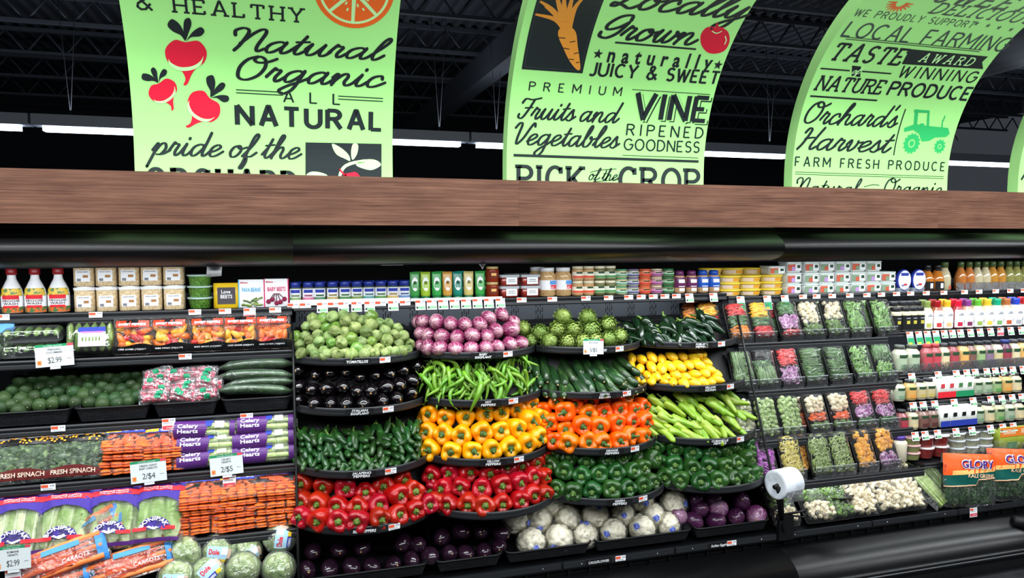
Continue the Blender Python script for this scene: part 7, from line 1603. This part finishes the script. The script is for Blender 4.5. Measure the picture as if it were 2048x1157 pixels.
HU = [boxy('hummus_tub', .075, .07, .046, .012, pk('tub_white', (226, 230, 226)), None, pk('tub_lid_white', (214, 226, 222)), [(-.016, .023, .038, .030, a), (-.004, .018, .026, .020, b), (.016, .024, .030, .030, 2), (.018, .028, .016, .014, 3)], [], [flat('sage_print', (130, 160, 130)), flat('tomato_print', (206, 96, 70)), LABW, flat('dark_green_ink', (36, 70, 44)), flat('lilac_print', (190, 150, 210))], .003, .004) for a, b in ((0, 1), (1, 0), (0, 4), (1, 4))]
for r_ in range(3):
    for k, px in enumerate((1588, 1623, 1653.5, 1685, 1716, 1747, 1776)):
        if r_ == 2 and k == 6: continue
        back = .0 if r_ < 2 else .05; hh = .066
        shelfput(HU[3 if k == 0 else (k * 2 + r_) % 3], (.08, .05, .07), px, 31, hh, Y2 + back, Z2 + .0662 * r_, 'small white square tub with %s print, %s in the %s layer' % ('lilac' if k == 0 else 'salad', place_word(k), ('bottom', 'middle', 'top')[r_]), 'tub', 'small square tubs')
shelfput(HU[1], (.08, .05, .07), 1554, 34, .052, Y2 + .03, Z2 + .1223, 'small white tub lying on top of the yellow lidded tubs', 'tub')
Y3 = prof(1.562) + .025; Z3 = 1.5625
OV = node('oval_pack', MB().prism(lambda i: [((.032 - i) * math.cos(t), (.052 - i) * math.sin(t) + .056) for t in [6.283 * q / 28 for q in range(28)]], [(.002, -.004), (0, .002), (0, .010), (.002, .012)], 0, Matrix.Rotation(R(90), 4, 'X'), True).mesh('oval_pack', BLUEI))
M_ = Matrix.Rotation(R(90), 4, 'X'); mb = MB(); mb.prism(lambda i: [(.028 * math.cos(t), .047 * math.sin(t) + .056) for t in [6.283 * q / 28 for q in range(28)]], [(0, .012), (0, .0126)], 0, M_); mb.quad(.034, .014, 1, M_, 0, .084, .0130); mb.ball((.004, .034, .0126), .009, 8, 5, 2, (1, .7, .1), M=M_); mb.ball((-.008, .030, .0126), .007, 8, 5, 3, (1, .7, .1), M=M_); node('label', mb.mesh('oval_label', [LABW, BLUEI, flat('berry_red', (200, 60, 70)), flat('berry_blue', (110, 110, 180))]), OV)
node('base_cup', MB().prism(rrect(.066, .05, .012), [(.004, 0), (0, .018)], 0, Matrix.Translation((0, .012, 0))).mesh('oval_base', pk('cup_clear', (150, 160, 170))), OV)
for k, px in enumerate((1807, 1836.5)): shelfput(OV, (.066, .108, .02), px, 29, .142, Y3, Z3, 'oval blue and white upright pack, %s of two' % ('left', 'right')[k], 'package', 'oval blue packs')
BP = [(.018, 0), (.0215, .003), (.022, .055), (.018, .075), (.0115, .092), (.010, .11), (.0105, .120)]
def tallb(nm, body, cap, prints, inks): return bottle(nm, BP, pk(nm + '_glass', body, **GLASSY), [(.0125, .098), (.0125, .121), (.011, .123), (0, .123)], pk(nm + '_cap', cap), prints, inks=inks)
BBQ = tallb('orange_dressing_bottle', (198, 120, 44), (24, 24, 26), [(.004, .044, -55, 55, 0), (.012, .036, -14, 14, 1), (.094, .102, -60, 60, 0)], [INK, LABW])
for k, (px, l) in enumerate(((1862.5, 'left'), (1883, 'right'))): shelfput(BBQ, (.044, .123, .044), px, 21, .168, Y3, Z3, 'orange dressing bottle with black skeleton label, %s of two' % l, 'bottle', 'black labelled dressing bottles')
GB = [tallb('dressing_bottle_%s' % n_, c, (74, 96, 52), [(.098, .116, -35, 35, 0), (.006, .020, 0, 50, 1)], [LABW, flat('print_%s' % n_, p_)]) for n_, c, p_ in (('amber', (196, 122, 60), (214, 80, 50)), ('cream', (206, 196, 160), (206, 80, 60)), ('gold', (198, 140, 60), (170, 120, 110)), ('green', (150, 150, 86), (180, 180, 120)))]
for o in GB: o.name = 'dressing_bottle'
for k, (px, t) in enumerate(((1897, 1), (1928, 0), (1945, 0), (1961, 1), (1977.5, 1), (1992, 2), (2008, 2), (2025, 3), (2040, 3), (2056, 3))): shelfput(GB[t], (.044, .123, .044), px, 17 if k else 20, .186, Y3, Z3, 'green capped %s dressing bottle, %s of the row' % (('amber', 'cream', 'gold', 'olive')[t], place_word(k)), 'bottle', 'green capped dressing bottles')
mb = MB(); a, b = atY(1912, 560, Y3 - .01), atY(2075, 560, Y3 - .01); mb.box(a.x, b.x, Y3 - .016, Y3 - .014, Z3, Z3 + .05); put(mb.build('clear_shelf_stop', CLEAR), 'long clear shelf stop in front of the green capped bottles', 'shelf stop')
# salad dressings with coloured caps
Y4 = prof(1.320) + .03; Z4 = 1.3205
DP = [(.020, 0), (.0235, .003), (.024, .07), (.020, .088), (.012, .100), (.011, .106)]
capc = [('olive', (126, 146, 76), (206, 196, 150)), ('red', (206, 30, 46), (150, 84, 50)), ('yellow', (226, 176, 44), (222, 206, 176)), ('crimson', (216, 26, 56), (150, 40, 50)), ('purple', (128, 62, 132), (190, 150, 120)), ('green', (96, 176, 56), (206, 212, 176)), ('golden', (226, 186, 54), (222, 200, 150)), ('teal', (26, 160, 120), (214, 220, 206)), ('brown', (176, 104, 58), (200, 170, 140)), ('blue', (44, 70, 186), (230, 232, 236)), ('scarlet', (214, 40, 40), (226, 220, 210))]
fruit = [(190, 190, 90), (206, 60, 60), (220, 190, 130), (200, 40, 70), (130, 50, 90), (150, 180, 80), (240, 200, 80), (120, 170, 100), (200, 90, 50), (170, 170, 180), (206, 80, 60)]
for k, (px, (cn, cc, bc)) in enumerate(zip((1862.5, 1883, 1903, 1925, 1944.6, 1964.6, 1984.5, 2004, 2023, 2042, 2062), capc)):
    o = bottle('salad_dressing_bottle', DP, pk('dressing_' + cn, bc, coat=.4), [(.0135, .094), (.0138, .100), (.0138, .114), (.0145, .116), (.0145, .126), (.013, .128), (0, .128)], pk('cap_' + cn, cc), [(.006, .084, -62, 62, 0), (.012, .030, -35, 10, 1), (.060, .064, -26, 26, 2), (.067, .070, -16, 16, 2), (.026, .038, 26, 44, 2)], [], .8, inks=[LABW, flat('fruit_' + cn, fruit[k]), GREYI])
    for r_ in (0, 1): shelfput(o, (.048, .128, .038), px - 9 * r_, 21, .186, Y4 + .065 * r_, Z4, 'white labelled dressing bottle with %s cap, %s row' % (cn, ('front', 'rear')[r_]), 'bottle', 'salad dressing bottles')
BJ = bottle('black_label_jar', jarp(.022, .088, .93, .85), pk('jar_cream', (214, 206, 176)), capp(.020, .082, .100), pk('jar_cap_black', (40, 42, 46)), [(.004, .066, -85, 85, 0), (.030, .044, -20, 20, 1), (.052, .056, -24, 24, 2)], inks=[INK, flat('avocado_print', (190, 180, 70)), GREYI])
for k, px in enumerate((1800.5, 1819, 1832.5, 1847)):
    shelfput(BJ, (.044, .100, .044), px, 18, .150, Y4, Z4, 'black labelled jar beside the snap peas, %s of four' % place_word(k), 'jar', 'black labelled jars')
    shelfput(BJ, (.044, .100, .044), px - 6, 18, .182, Y4 + .07, Z4, 'black labelled jar behind the front four, %s' % place_word(k), 'jar', 'black labelled jars')
# smaller bottles on the three shelves below
def mini(nm, body, cap, a, b, h=.105, sh=.8):
    o = mini_(nm + '_%d%d%d' % body, body, cap, a, h, sh); o.name = nm; return o
def mini_(nm, body, cap, a, h, sh): return bottle(nm, jarp(.022, h * .9, sh, .62), pk(nm + '_body', body, coat=.4), capp(.0145, h * .86, h), pk(nm + '_cap', cap), [(h * .12, h * .52, -60, 60, 0), (h * .55, h * .66, -40, 40, 1), (h * .14, h * .3, -30, 30, 2)], inks=[flat(nm + '_band', tuple(int(.55 * c + .45 * q) for c, q in zip(body, a))), flat('dark_green_ink', (36, 70, 44)), flat(nm + '_ink', a)])
PALS = [((196, 200, 176), (90, 96, 90), (120, 150, 120)), ((172, 92, 96), (200, 80, 84), (200, 40, 60)), ((200, 194, 164), (80, 80, 84), (220, 200, 150)), ((150, 80, 84), (60, 60, 66), (190, 50, 70)), ((206, 176, 112), (60, 60, 66), (220, 150, 70)), ((140, 110, 100), (50, 52, 58), (90, 50, 44)), ((190, 190, 150), (50, 52, 58), (90, 150, 80)), ((150, 130, 130), (46, 48, 54), (110, 80, 130)), ((196, 190, 170), (46, 48, 54), (190, 170, 90)), ((100, 60, 80), (46, 60, 120), (200, 60, 60))]
MI = [mini('juice_bottle', b, c, i, 0) for b, c, i in PALS]
MN = ('pale milky', 'pink', 'cream', 'dark pink', 'amber', 'brown', 'pale green', 'mauve', 'straw', 'dark berry')
Y5 = prof(1.080) + .03
for k, (px, t) in enumerate(zip((1814, 1839, 1866, 1883, 1900, 1919, 1939, 1954, 1972, 1988.5, 2007, 2025, 2042, 2060), (0, 0, 1, 1, 2, 3, 4, 5, 6, 7, 8, 9, 2, 4))): shelfput(MI[t], (.044, .105, .044), px, 24 if k < 2 else 19, .165, Y5, 1.0805, 'small %s juice bottle, %s on the third bottle shelf' % (MN[t], place_word(k)), 'bottle', 'small juice bottles')
mb = MB(); a, b = atY(1805, 700, Y5 - .01), atY(2080, 700, Y5 - .01); mb.box(a.x, b.x, Y5 - .018, Y5 - .016, 1.0805, 1.135); put(mb.build('clear_shelf_stop', CLEAR), 'long clear shelf stop in front of the small juice bottles', 'shelf stop')
CARTS = [boxy('drink_carton', .04, .04, .085, .004, pk('carton_grey', (214, 216, 208)), None, None, [(0, .016, .038, .026, i), (0, .055, .016, .018, j)], [], [REDI, GREENI, BLUEI, flat('berry_red', (200, 60, 70)), flat('leaf_print', (70, 120, 70)), INK]) for i, j in ((0, 3), (1, 4), (2, 5))]
Y6 = prof(.918) + .03
for k, (px, t) in enumerate(((1812, 0), (1835, 4), (1855, 8), (1873, 8), (1892, 'c0'), (1910, 'c0'), (1928, 'c1'), (1946, 'c1'), (1968, 0), (1988, 0), (2007, 6), (2028, 4), (2047, 2))):
    if isinstance(t, str): shelfput(CARTS[int(t[1])], (.04, .085, .04), px, 19, .122, Y6, .9185, '%s drink carton, %s on the fourth bottle shelf' % (('red and white strawberry', 'green and white')[int(t[1])], place_word(k)), 'carton', 'small drink cartons')
    else: shelfput(MI[t], (.044, .105, .044), px, 21, .124, Y6, .9185, '%s drink bottle, %s on the fourth bottle shelf' % (MN[t], place_word(k)), 'bottle', 'drink bottles, fourth shelf')
Y7 = prof(.757) + .03
for k, (px, t) in enumerate(((1820.5, 3), (1841, 2), (1862, 5), (1881, 5), (1900, 'c2'), (1919, 'c2'), (1937, 'c2'), (1955, 'c2'), (1974, 0), (1995, 2), (2015, 6), (2036, 0), (2055, 2))):
    if isinstance(t, str): shelfput(CARTS[2], (.04, .085, .04), px, 19, .118, Y7, .7575, 'blue and grey drink carton, %s on the fifth bottle shelf' % place_word(k), 'carton', 'small drink cartons')
    else: shelfput(MI[t], (.044, .105, .044), px, 21, .124, Y7, .7575, '%s drink bottle, %s on the fifth bottle shelf' % (MN[t], place_word(k)), 'bottle', 'drink bottles, fifth shelf')
Y8 = prof(.585) + .06; Z8 = .5855
shelfput(bottle('mayonnaise_bottle', jarp(.024, .115, .85, .7), pk('mayo_cream', (226, 218, 190)), capp(.018, .108, .128), pk('cap_violet', (86, 60, 150)), [(.02, .07, 30, 85, 0)], inks=[flat('violet_print', (66, 34, 120))]), (.048, .128, .048), 1820, 26, .150, Y8, Z8, 'cream bottle with violet cap beside the orange cauliflower', 'bottle')
RT = bottle('red_tub', [(.040, 0), (.042, .003), (.047, .052), (.048, .055)], pk('salsa_red', (146, 44, 40), coat=.5, noise=(70, (100, 40, 40), .45, .65)), [(.051, .052), (.052, .054), (.052, .060), (.048, .062), (0, .061)], pk('tub_lid_pale', (226, 216, 216)), capname='lid')
GT = bottle('green_tub', [(.040, 0), (.042, .003), (.046, .030), (.047, .033)], pk('guacamole_green', (134, 140, 84), coat=.5), [(.049, .031), (.050, .033), (.050, .038), (.046, .040), (0, .039)], pk('tub_lid_pink', (216, 170, 170)), capname='lid')
CT = bottle('clear_tub', [(.040, 0), (.042, .003), (.046, .030), (.047, .033)], pk('salad_pale', (176, 172, 150), coat=.6, noise=(60, (140, 150, 110), .45, .65)), [(.049, .031), (.050, .033), (.050, .038), (.046, .040), (0, .039)], pk('tub_lid_clear', (196, 202, 206), rough=.12), capname='lid')
for r_ in range(3): shelfput(GT, (.10, .04, .1), 1847, 29, .046, Y8, Z8 + .0462 * r_, 'round green dip tub, %s of three stacked' % ('bottom', 'middle', 'top')[r_], 'tub', 'stacked green tubs')
for k, px in enumerate((1875, 1905)):
    for r_ in range(2): shelfput(RT, (.104, .062, .104), px, 31, .068, Y8, Z8 + .0682 * r_, 'round red salsa tub, %s %s' % (('left', 'right')[k], ('lower', 'upper')[r_]), 'tub', 'stacked red tubs')
for k, px in enumerate((1938, 1966, 1994)):
    for r_ in range(3): shelfput(CT, (.10, .04, .1), px, 29, .046, Y8, Z8 + .0462 * r_, 'round clear salad tub, %s stack, %s' % (('left', 'middle', 'right')[k], ('bottom', 'middle', 'top')[r_]), 'tub', 'stacked clear tubs')
GBX = boxy('green_carton', .085, .03, .12, .002, flat('carton_green', (150, 164, 60), .4), None, None, [(0, .096, .085, .046, 0), (0, .098, .06, .024, 1), (.015, .03, .045, .03, 2)], [], [flat('carton_orange', (236, 130, 44)), flat('peach_line', (240, 190, 150)), flat('leaf_print', (70, 120, 70))])
for k, px in enumerate((2030, 2066)): shelfput(GBX, (.085, .12, .03), px, 36, .150, Y8, Z8, 'orange and green carton beside the clear tubs, %s' % ('front left', 'at the picture edge')[k], 'carton', 'orange and green cartons')

# ================================================================ price tags and cards
ORT = flat('tag_orange', (226, 88, 52)); TAGP = []
def tagproto(kind):
    w, h = {'s': (.055, .026), 'rail': (.055, .026), 'g': (.052, .052), 'r': (.055, .054), 't': (.052, .085)}[kind]; mb = MB(); mb.box(-w / 2, w / 2, -h, 0, -.0006, 0); o = node('price_tag', mb.mesh('price_tag', WHITE))
    mb = MB(); mb.quad(w * .48, .012, 0, None, -w * .24, -.009, .0008); o2 = node('orange_block', mb.mesh('orange_block', ORT), o)
    mb = MB(); fit_text(mb, '4.99', w * .12, w * .42, -.012, 0, .0008, 0, None, .01, 0, 1, .007)
    for k in range(2): mb.quad(w * .7, .0014, 1, None, -w * .05, -.0185 - .004 * k, .0008)
    node('small_print', mb.mesh('small_print', [NAVYI, GREYI]), o)
    if kind != 's' and kind != 'rail':
        mb = MB(); y = -h + .012
        if kind == 'g': mb.quad(w * .82, .013, 0, None, .002, y, .0008); mb.quad(.008, .011, 1, None, -w * .34, y, .0012)
        elif kind == 'r': mb.quad(w * .92, .017, 0, None, 0, y + .001, .0008); mb.quad(w * .5, .002, 2, None, .004, y, .0012)
        else: mb.quad(w * .94, .044, 0, None, 0, -h + .024, .0008); mb.quad(w * .5, .012, 1, None, -w * .12, -h + .010, .0012); mb.quad(w * .9, .004, 3, None, 0, -h + .052, .0012)
        node('coloured_panel', mb.mesh('coloured_panel', {'g': [LGREENI, INK, WHITE], 'r': [flat('tag_red', (214, 70, 84)), WHITE, WHITE], 't': [GREENI, YELI, WHITE, flat('sky_print', (90, 150, 215))]}[kind]), o)
    return o
TP = {k: tagproto(k) for k in 'srgt'}; TP['rail'] = TP['s']
for kind, M, lab in TAGQ: inst(TP['s'], M @ Matrix.Translation((0, .013, 0)), lab, 'price tag', 'shelf price tags')
KN = {'s': 'small orange marked shelf tag', 'g': 'green panelled shelf tag', 'r': 'red panelled shelf tag', 't': 'tall green shelf tag'}
def tags(z, kind_px, what, dz=0.0, up=.002):
    y = prof(z) - .0022
    for k, (px, kind, wh) in enumerate(kind_px):
        p = atY(px, 700, y); til = R(-16) if kind in 'gt' else R(-3)
        inst(TP[kind], Matrix.Translation((p.x, y - .001, z + up)) @ Matrix.Rotation(R(90) + til, 4, 'X'), KN[kind] + ' under ' + wh, 'price tag', 'shelf price tags')
tags(1.565, [(8, 's', 'the leftmost wash bottle'), (194, 's', 'the cashew jars'), (392, 's', 'the pea tubs'), (452, 's', 'the yellow beet pack'), (501, 'r', 'the fava bean carton'), (552, 's', 'the baby beets carton')], '')
tags(1.583, [(588, 's', 'first spice jar'), (612, 's', 'second spice jar'), (646, 'g', 'third and fourth spice jars'), (668, 's', 'the fourth spice jar'), (688, 'g', 'the fifth spice jar'), (714, 'g', 'the sixth spice jar'), (740, 'g', 'the seventh spice jar'), (762, 's', 'the eighth spice jar'), (787, 'g', 'the ninth spice jar'), (811, 's', 'the tenth spice jar')] + [(841 + 22.7 * k, 'g', 'the herb tubes, ' + place_word(k)) for k in range(7)] + [(1000, 'g', 'the stacked amber jars'), (1043, 's', 'the tomato tubs'), (1104, 's', 'the garlic jars'), (1171, 's', 'the red labelled spread jars'), (1216, 's', 'the green labelled spread jars'), (1256, 's', 'the mint lidded jars'), (1281, 's', 'the violet lidded jars'), (1305, 's', 'the coral lidded jars'), (1328, 's', 'the cream lidded jars'), (1351, 's', 'the dark green lidded jars'), (1376, 'g', 'the plum squeeze bottles'), (1424, 'g', 'the blue squeeze bottles')], '')
tags(1.560, [(1478, 't', 'the left yellow tubs'), (1531, 't', 'the middle yellow tubs'), (1566, 't', 'the right yellow tubs')] + [(px, 's', 'the small square tubs, ' + place_word(k)) for k, px in enumerate((1603, 1630, 1661, 1696, 1730, 1759))], '')
tags(1.562, [(px, 's', 'the bottles on the top dressing shelf, ' + place_word(k)) for k, px in enumerate((1789, 1817, 1848, 1883, 1924, 1953, 1986, 2015, 2042))], '')
tags(1.320, [(px, 't', 'black labelled jars, ' + place_word(k)) for k, px in enumerate((1817, 1835, 1852, 1869))] + [(px, 'r' if k == 6 else 'g', 'the dressing bottles, ' + place_word(k)) for k, px in enumerate((1886, 1902, 1918, 1938, 1957, 1978, 1999, 2018, 2039))], '')
for z, pxs, nm in ((1.080, (1824, 1877, 1913, 1934, 1951, 1974, 1991, 2008, 2026, 2046), 'third'), (.918, (1829, 1849, 1872, 1911, 1949, 1984, 2006, 2027, 2046), 'fourth'), (.757, (1835, 1855, 1880, 1917, 1949, 1986, 2011, 2032), 'fifth')): tags(z, [(px, 'g', 'the %s bottle shelf, %s' % (nm, place_word(k))) for k, px in enumerate(pxs)], '')
tags(1.367, [(370, 's', 'the mini pepper bags')], ''); tags(1.095, [(110, 's', 'the avocado baskets'), (490, 's', 'the long cucumbers')], ''); tags(1.095, [(333, 'r', 'the radish basket')], '')
tags(.870, [(85, 's', 'the spinach bags'), (275, 's', 'the small baby carrot stack')], ''); tags(.870, [(452, 'r', 'the celery price card')], '', 0, -.03)
tags(.332, [(1245, 's', 'the wrapped cauliflower'), (1471, 's', 'the purple eggplants'), (1960, 'r', 'the orange topped bags')], '')
def strip(px, z, body, lab):
    y = prof(z) - .003; p = atY(px, 1090, y); mb = MB(); mb.box(-.07, .07, -.026, 0, -.001, 0, 0); fit_text(mb, body, -.055, .055, -.019, 0, .0008, 1, None, .02, .1, 1, .012); o = mb.build('name_strip', [flat('black_strip', (12, 12, 14)), flat('chalk', (225, 228, 230))]); o.matrix_world = Matrix.Translation((p.x, y, z)) @ Matrix.Rotation(R(90), 4, 'X'); put(o, lab, 'name strip', 'name strips on the deck rail')
strip(1198, .332, 'CAULIFLOWER', 'black name strip reading cauliflower on the deck rail'); strip(1441, .332, 'Sicilian Eggplant', 'black name strip below the purple eggplants')
# large hand lettered price cards
def card(px, py, Y, w, h, lines, price, lab, tilt=6, roll=2, red=False):
    root = node('price_card', None); mb = MB(); mb.box(-w / 2, w / 2, -h / 2, h / 2, -.0008, 0); mb.build('card', flat('card_pale', (214, 222, 222)), root)
    mb = MB(); mb.quad(w, h * .11, 0, None, 0, h * .445, .0006); mb.quad(w * .16, h * .11, 1, None, w * .42, h * .445, .0010); fit_text(mb, 'weekly special', -w * .28, w * .2, h * .415, 0, .0012, 2, None, 0, 0, 1, h * .045); mb.build('green_header', [GREENI, flat('tag_red', (214, 70, 84)), WHITE], root)
    mb = MB()
    for k, ln in enumerate(lines): fw = min(w * .5, w * .047 * len(ln)); fit_text(mb, ln, -fw / 2, fw / 2, h * (.22 - .13 * k), 0, .0008, 0, None, .01, 0, 1, h * .085)
    fw = w * .36; fit_text(mb, price, -fw / 2, fw / 2, -h * .34, 0, .0008, 0, None, -.005, 0, .9, h * .26); mb.quad(w * .13, h * .012, 0, None, w * .37, -h * .18, .0008); mb.build('lettering', [flat('card_ink', (54, 58, 60))], root)
    mb = MB(); mb.quad(w * .11, h * .2, 0, None, -w * .40, -h * .30, .0008); mb.quad(w * .06, h * .10, 1, None, -w * .40, -h * .29, .0012); mb.build('orange_badge', [flat('badge_orange', (236, 150, 80)), flat('badge_deep', (222, 110, 44))], root)
    mb = MB(); mb.box(-.02, .02, -h * .62, -h * .45, -.003, -.001); mb.build('clip', flat('clip_white', (222, 228, 230)), root)
    p = atY(px, py, Y); root.matrix_world = Matrix.Translation(p) @ Matrix.Rotation(R(90 - tilt), 4, 'X') @ Matrix.Rotation(R(roll), 4, 'Z'); put(root, lab, 'price card', 'large price cards')
card(109, 711, prof(1.367) - .012, .150, .098, ('PERSIAN', 'CUCUMBERS'), '$2.99', 'white 2.99 price card in front of the small cucumbers', roll=3)
card(297, 943, prof(.870) - .012, .142, .095, ('GREEN GIANT', 'BABY CARROTS'), '2/$4', 'white 2/4 price card in front of the small baby carrot stacks', roll=3)
card(453, 930, prof(.870) - .012, .138, .092, ('CELERY', 'HEARTS'), '2/$5', 'white 2/5 price card in front of the celery', roll=3)
card(26, 1117, prof(.607) - .10, .122, .092, ('ROMAINE', 'HEARTS'), '$2.99', 'white 2.99 price card in front of the romaine at the left edge', roll=1)
card(1187, 694, 3.535, .112, .078, ('ARTICHOKES',), '5/$5', 'curled white 5/5 price card in front of the artichokes', roll=-2)
mb = MB(); mb.box(-.05, .05, -.03, .03, -.012, 0); mb.box(-.046, -.002, -.026, .026, -.0135, -.012, 1); mb.box(.002, .046, -.026, .026, -.0135, -.012, 1); o = mb.build('light_clip', [BLACKP, flat('clip_grey', (150, 156, 162))]); o.location = atY(783, 530, 3.50); o.location.z = 1.79; put(o, 'small grey twin panel fixture under the valance above the spice jars', 'light clip')
p = atY(26, 1149, prof(.607) - .09); inst(TP['r'], Matrix.Translation((p.x, p.y, p.z + .02)) @ Matrix.Rotation(R(88), 4, 'X'), 'white and red tag hanging below the romaine price card', 'price tag', 'shelf price tags')
mb = MB(); mb.add([(-.03, 0, 0), (.03, 0, 0), (.026, .002, -.042), (-.034, .002, -.046), (-.03, .0015, 0), (.03, .0015, 0), (.026, .0035, -.042), (-.034, .0035, -.046)], [(0, 3, 2, 1), (4, 5, 6, 7), (0, 4, 7, 3), (1, 2, 6, 5), (3, 7, 6, 2), (0, 1, 5, 4)]); o = mb.build('hanging_card', WHITE); o.location = atY(429, 533, 3.43); put(o, 'blank white card hanging from the valance above the pea tubs', 'card')
mb = MB(); mb.add([(-.018, 0, 0), (.018, 0, 0), (0, 0, -.03), (-.018, .002, 0), (.018, .002, 0), (0, .002, -.03)], [(0, 2, 1), (3, 4, 5), (0, 1, 4, 3), (1, 2, 5, 4), (2, 0, 3, 5)]); o = mb.build('hanging_card', WHITE); o.location = atY(965, 527, 3.43); put(o, 'small white triangular card under the valance by the amber jars', 'card')
# drop the unplaced originals the copies were made from
for o in list(bpy.data.objects):
    if not o.users_collection: bpy.data.objects.remove(o)
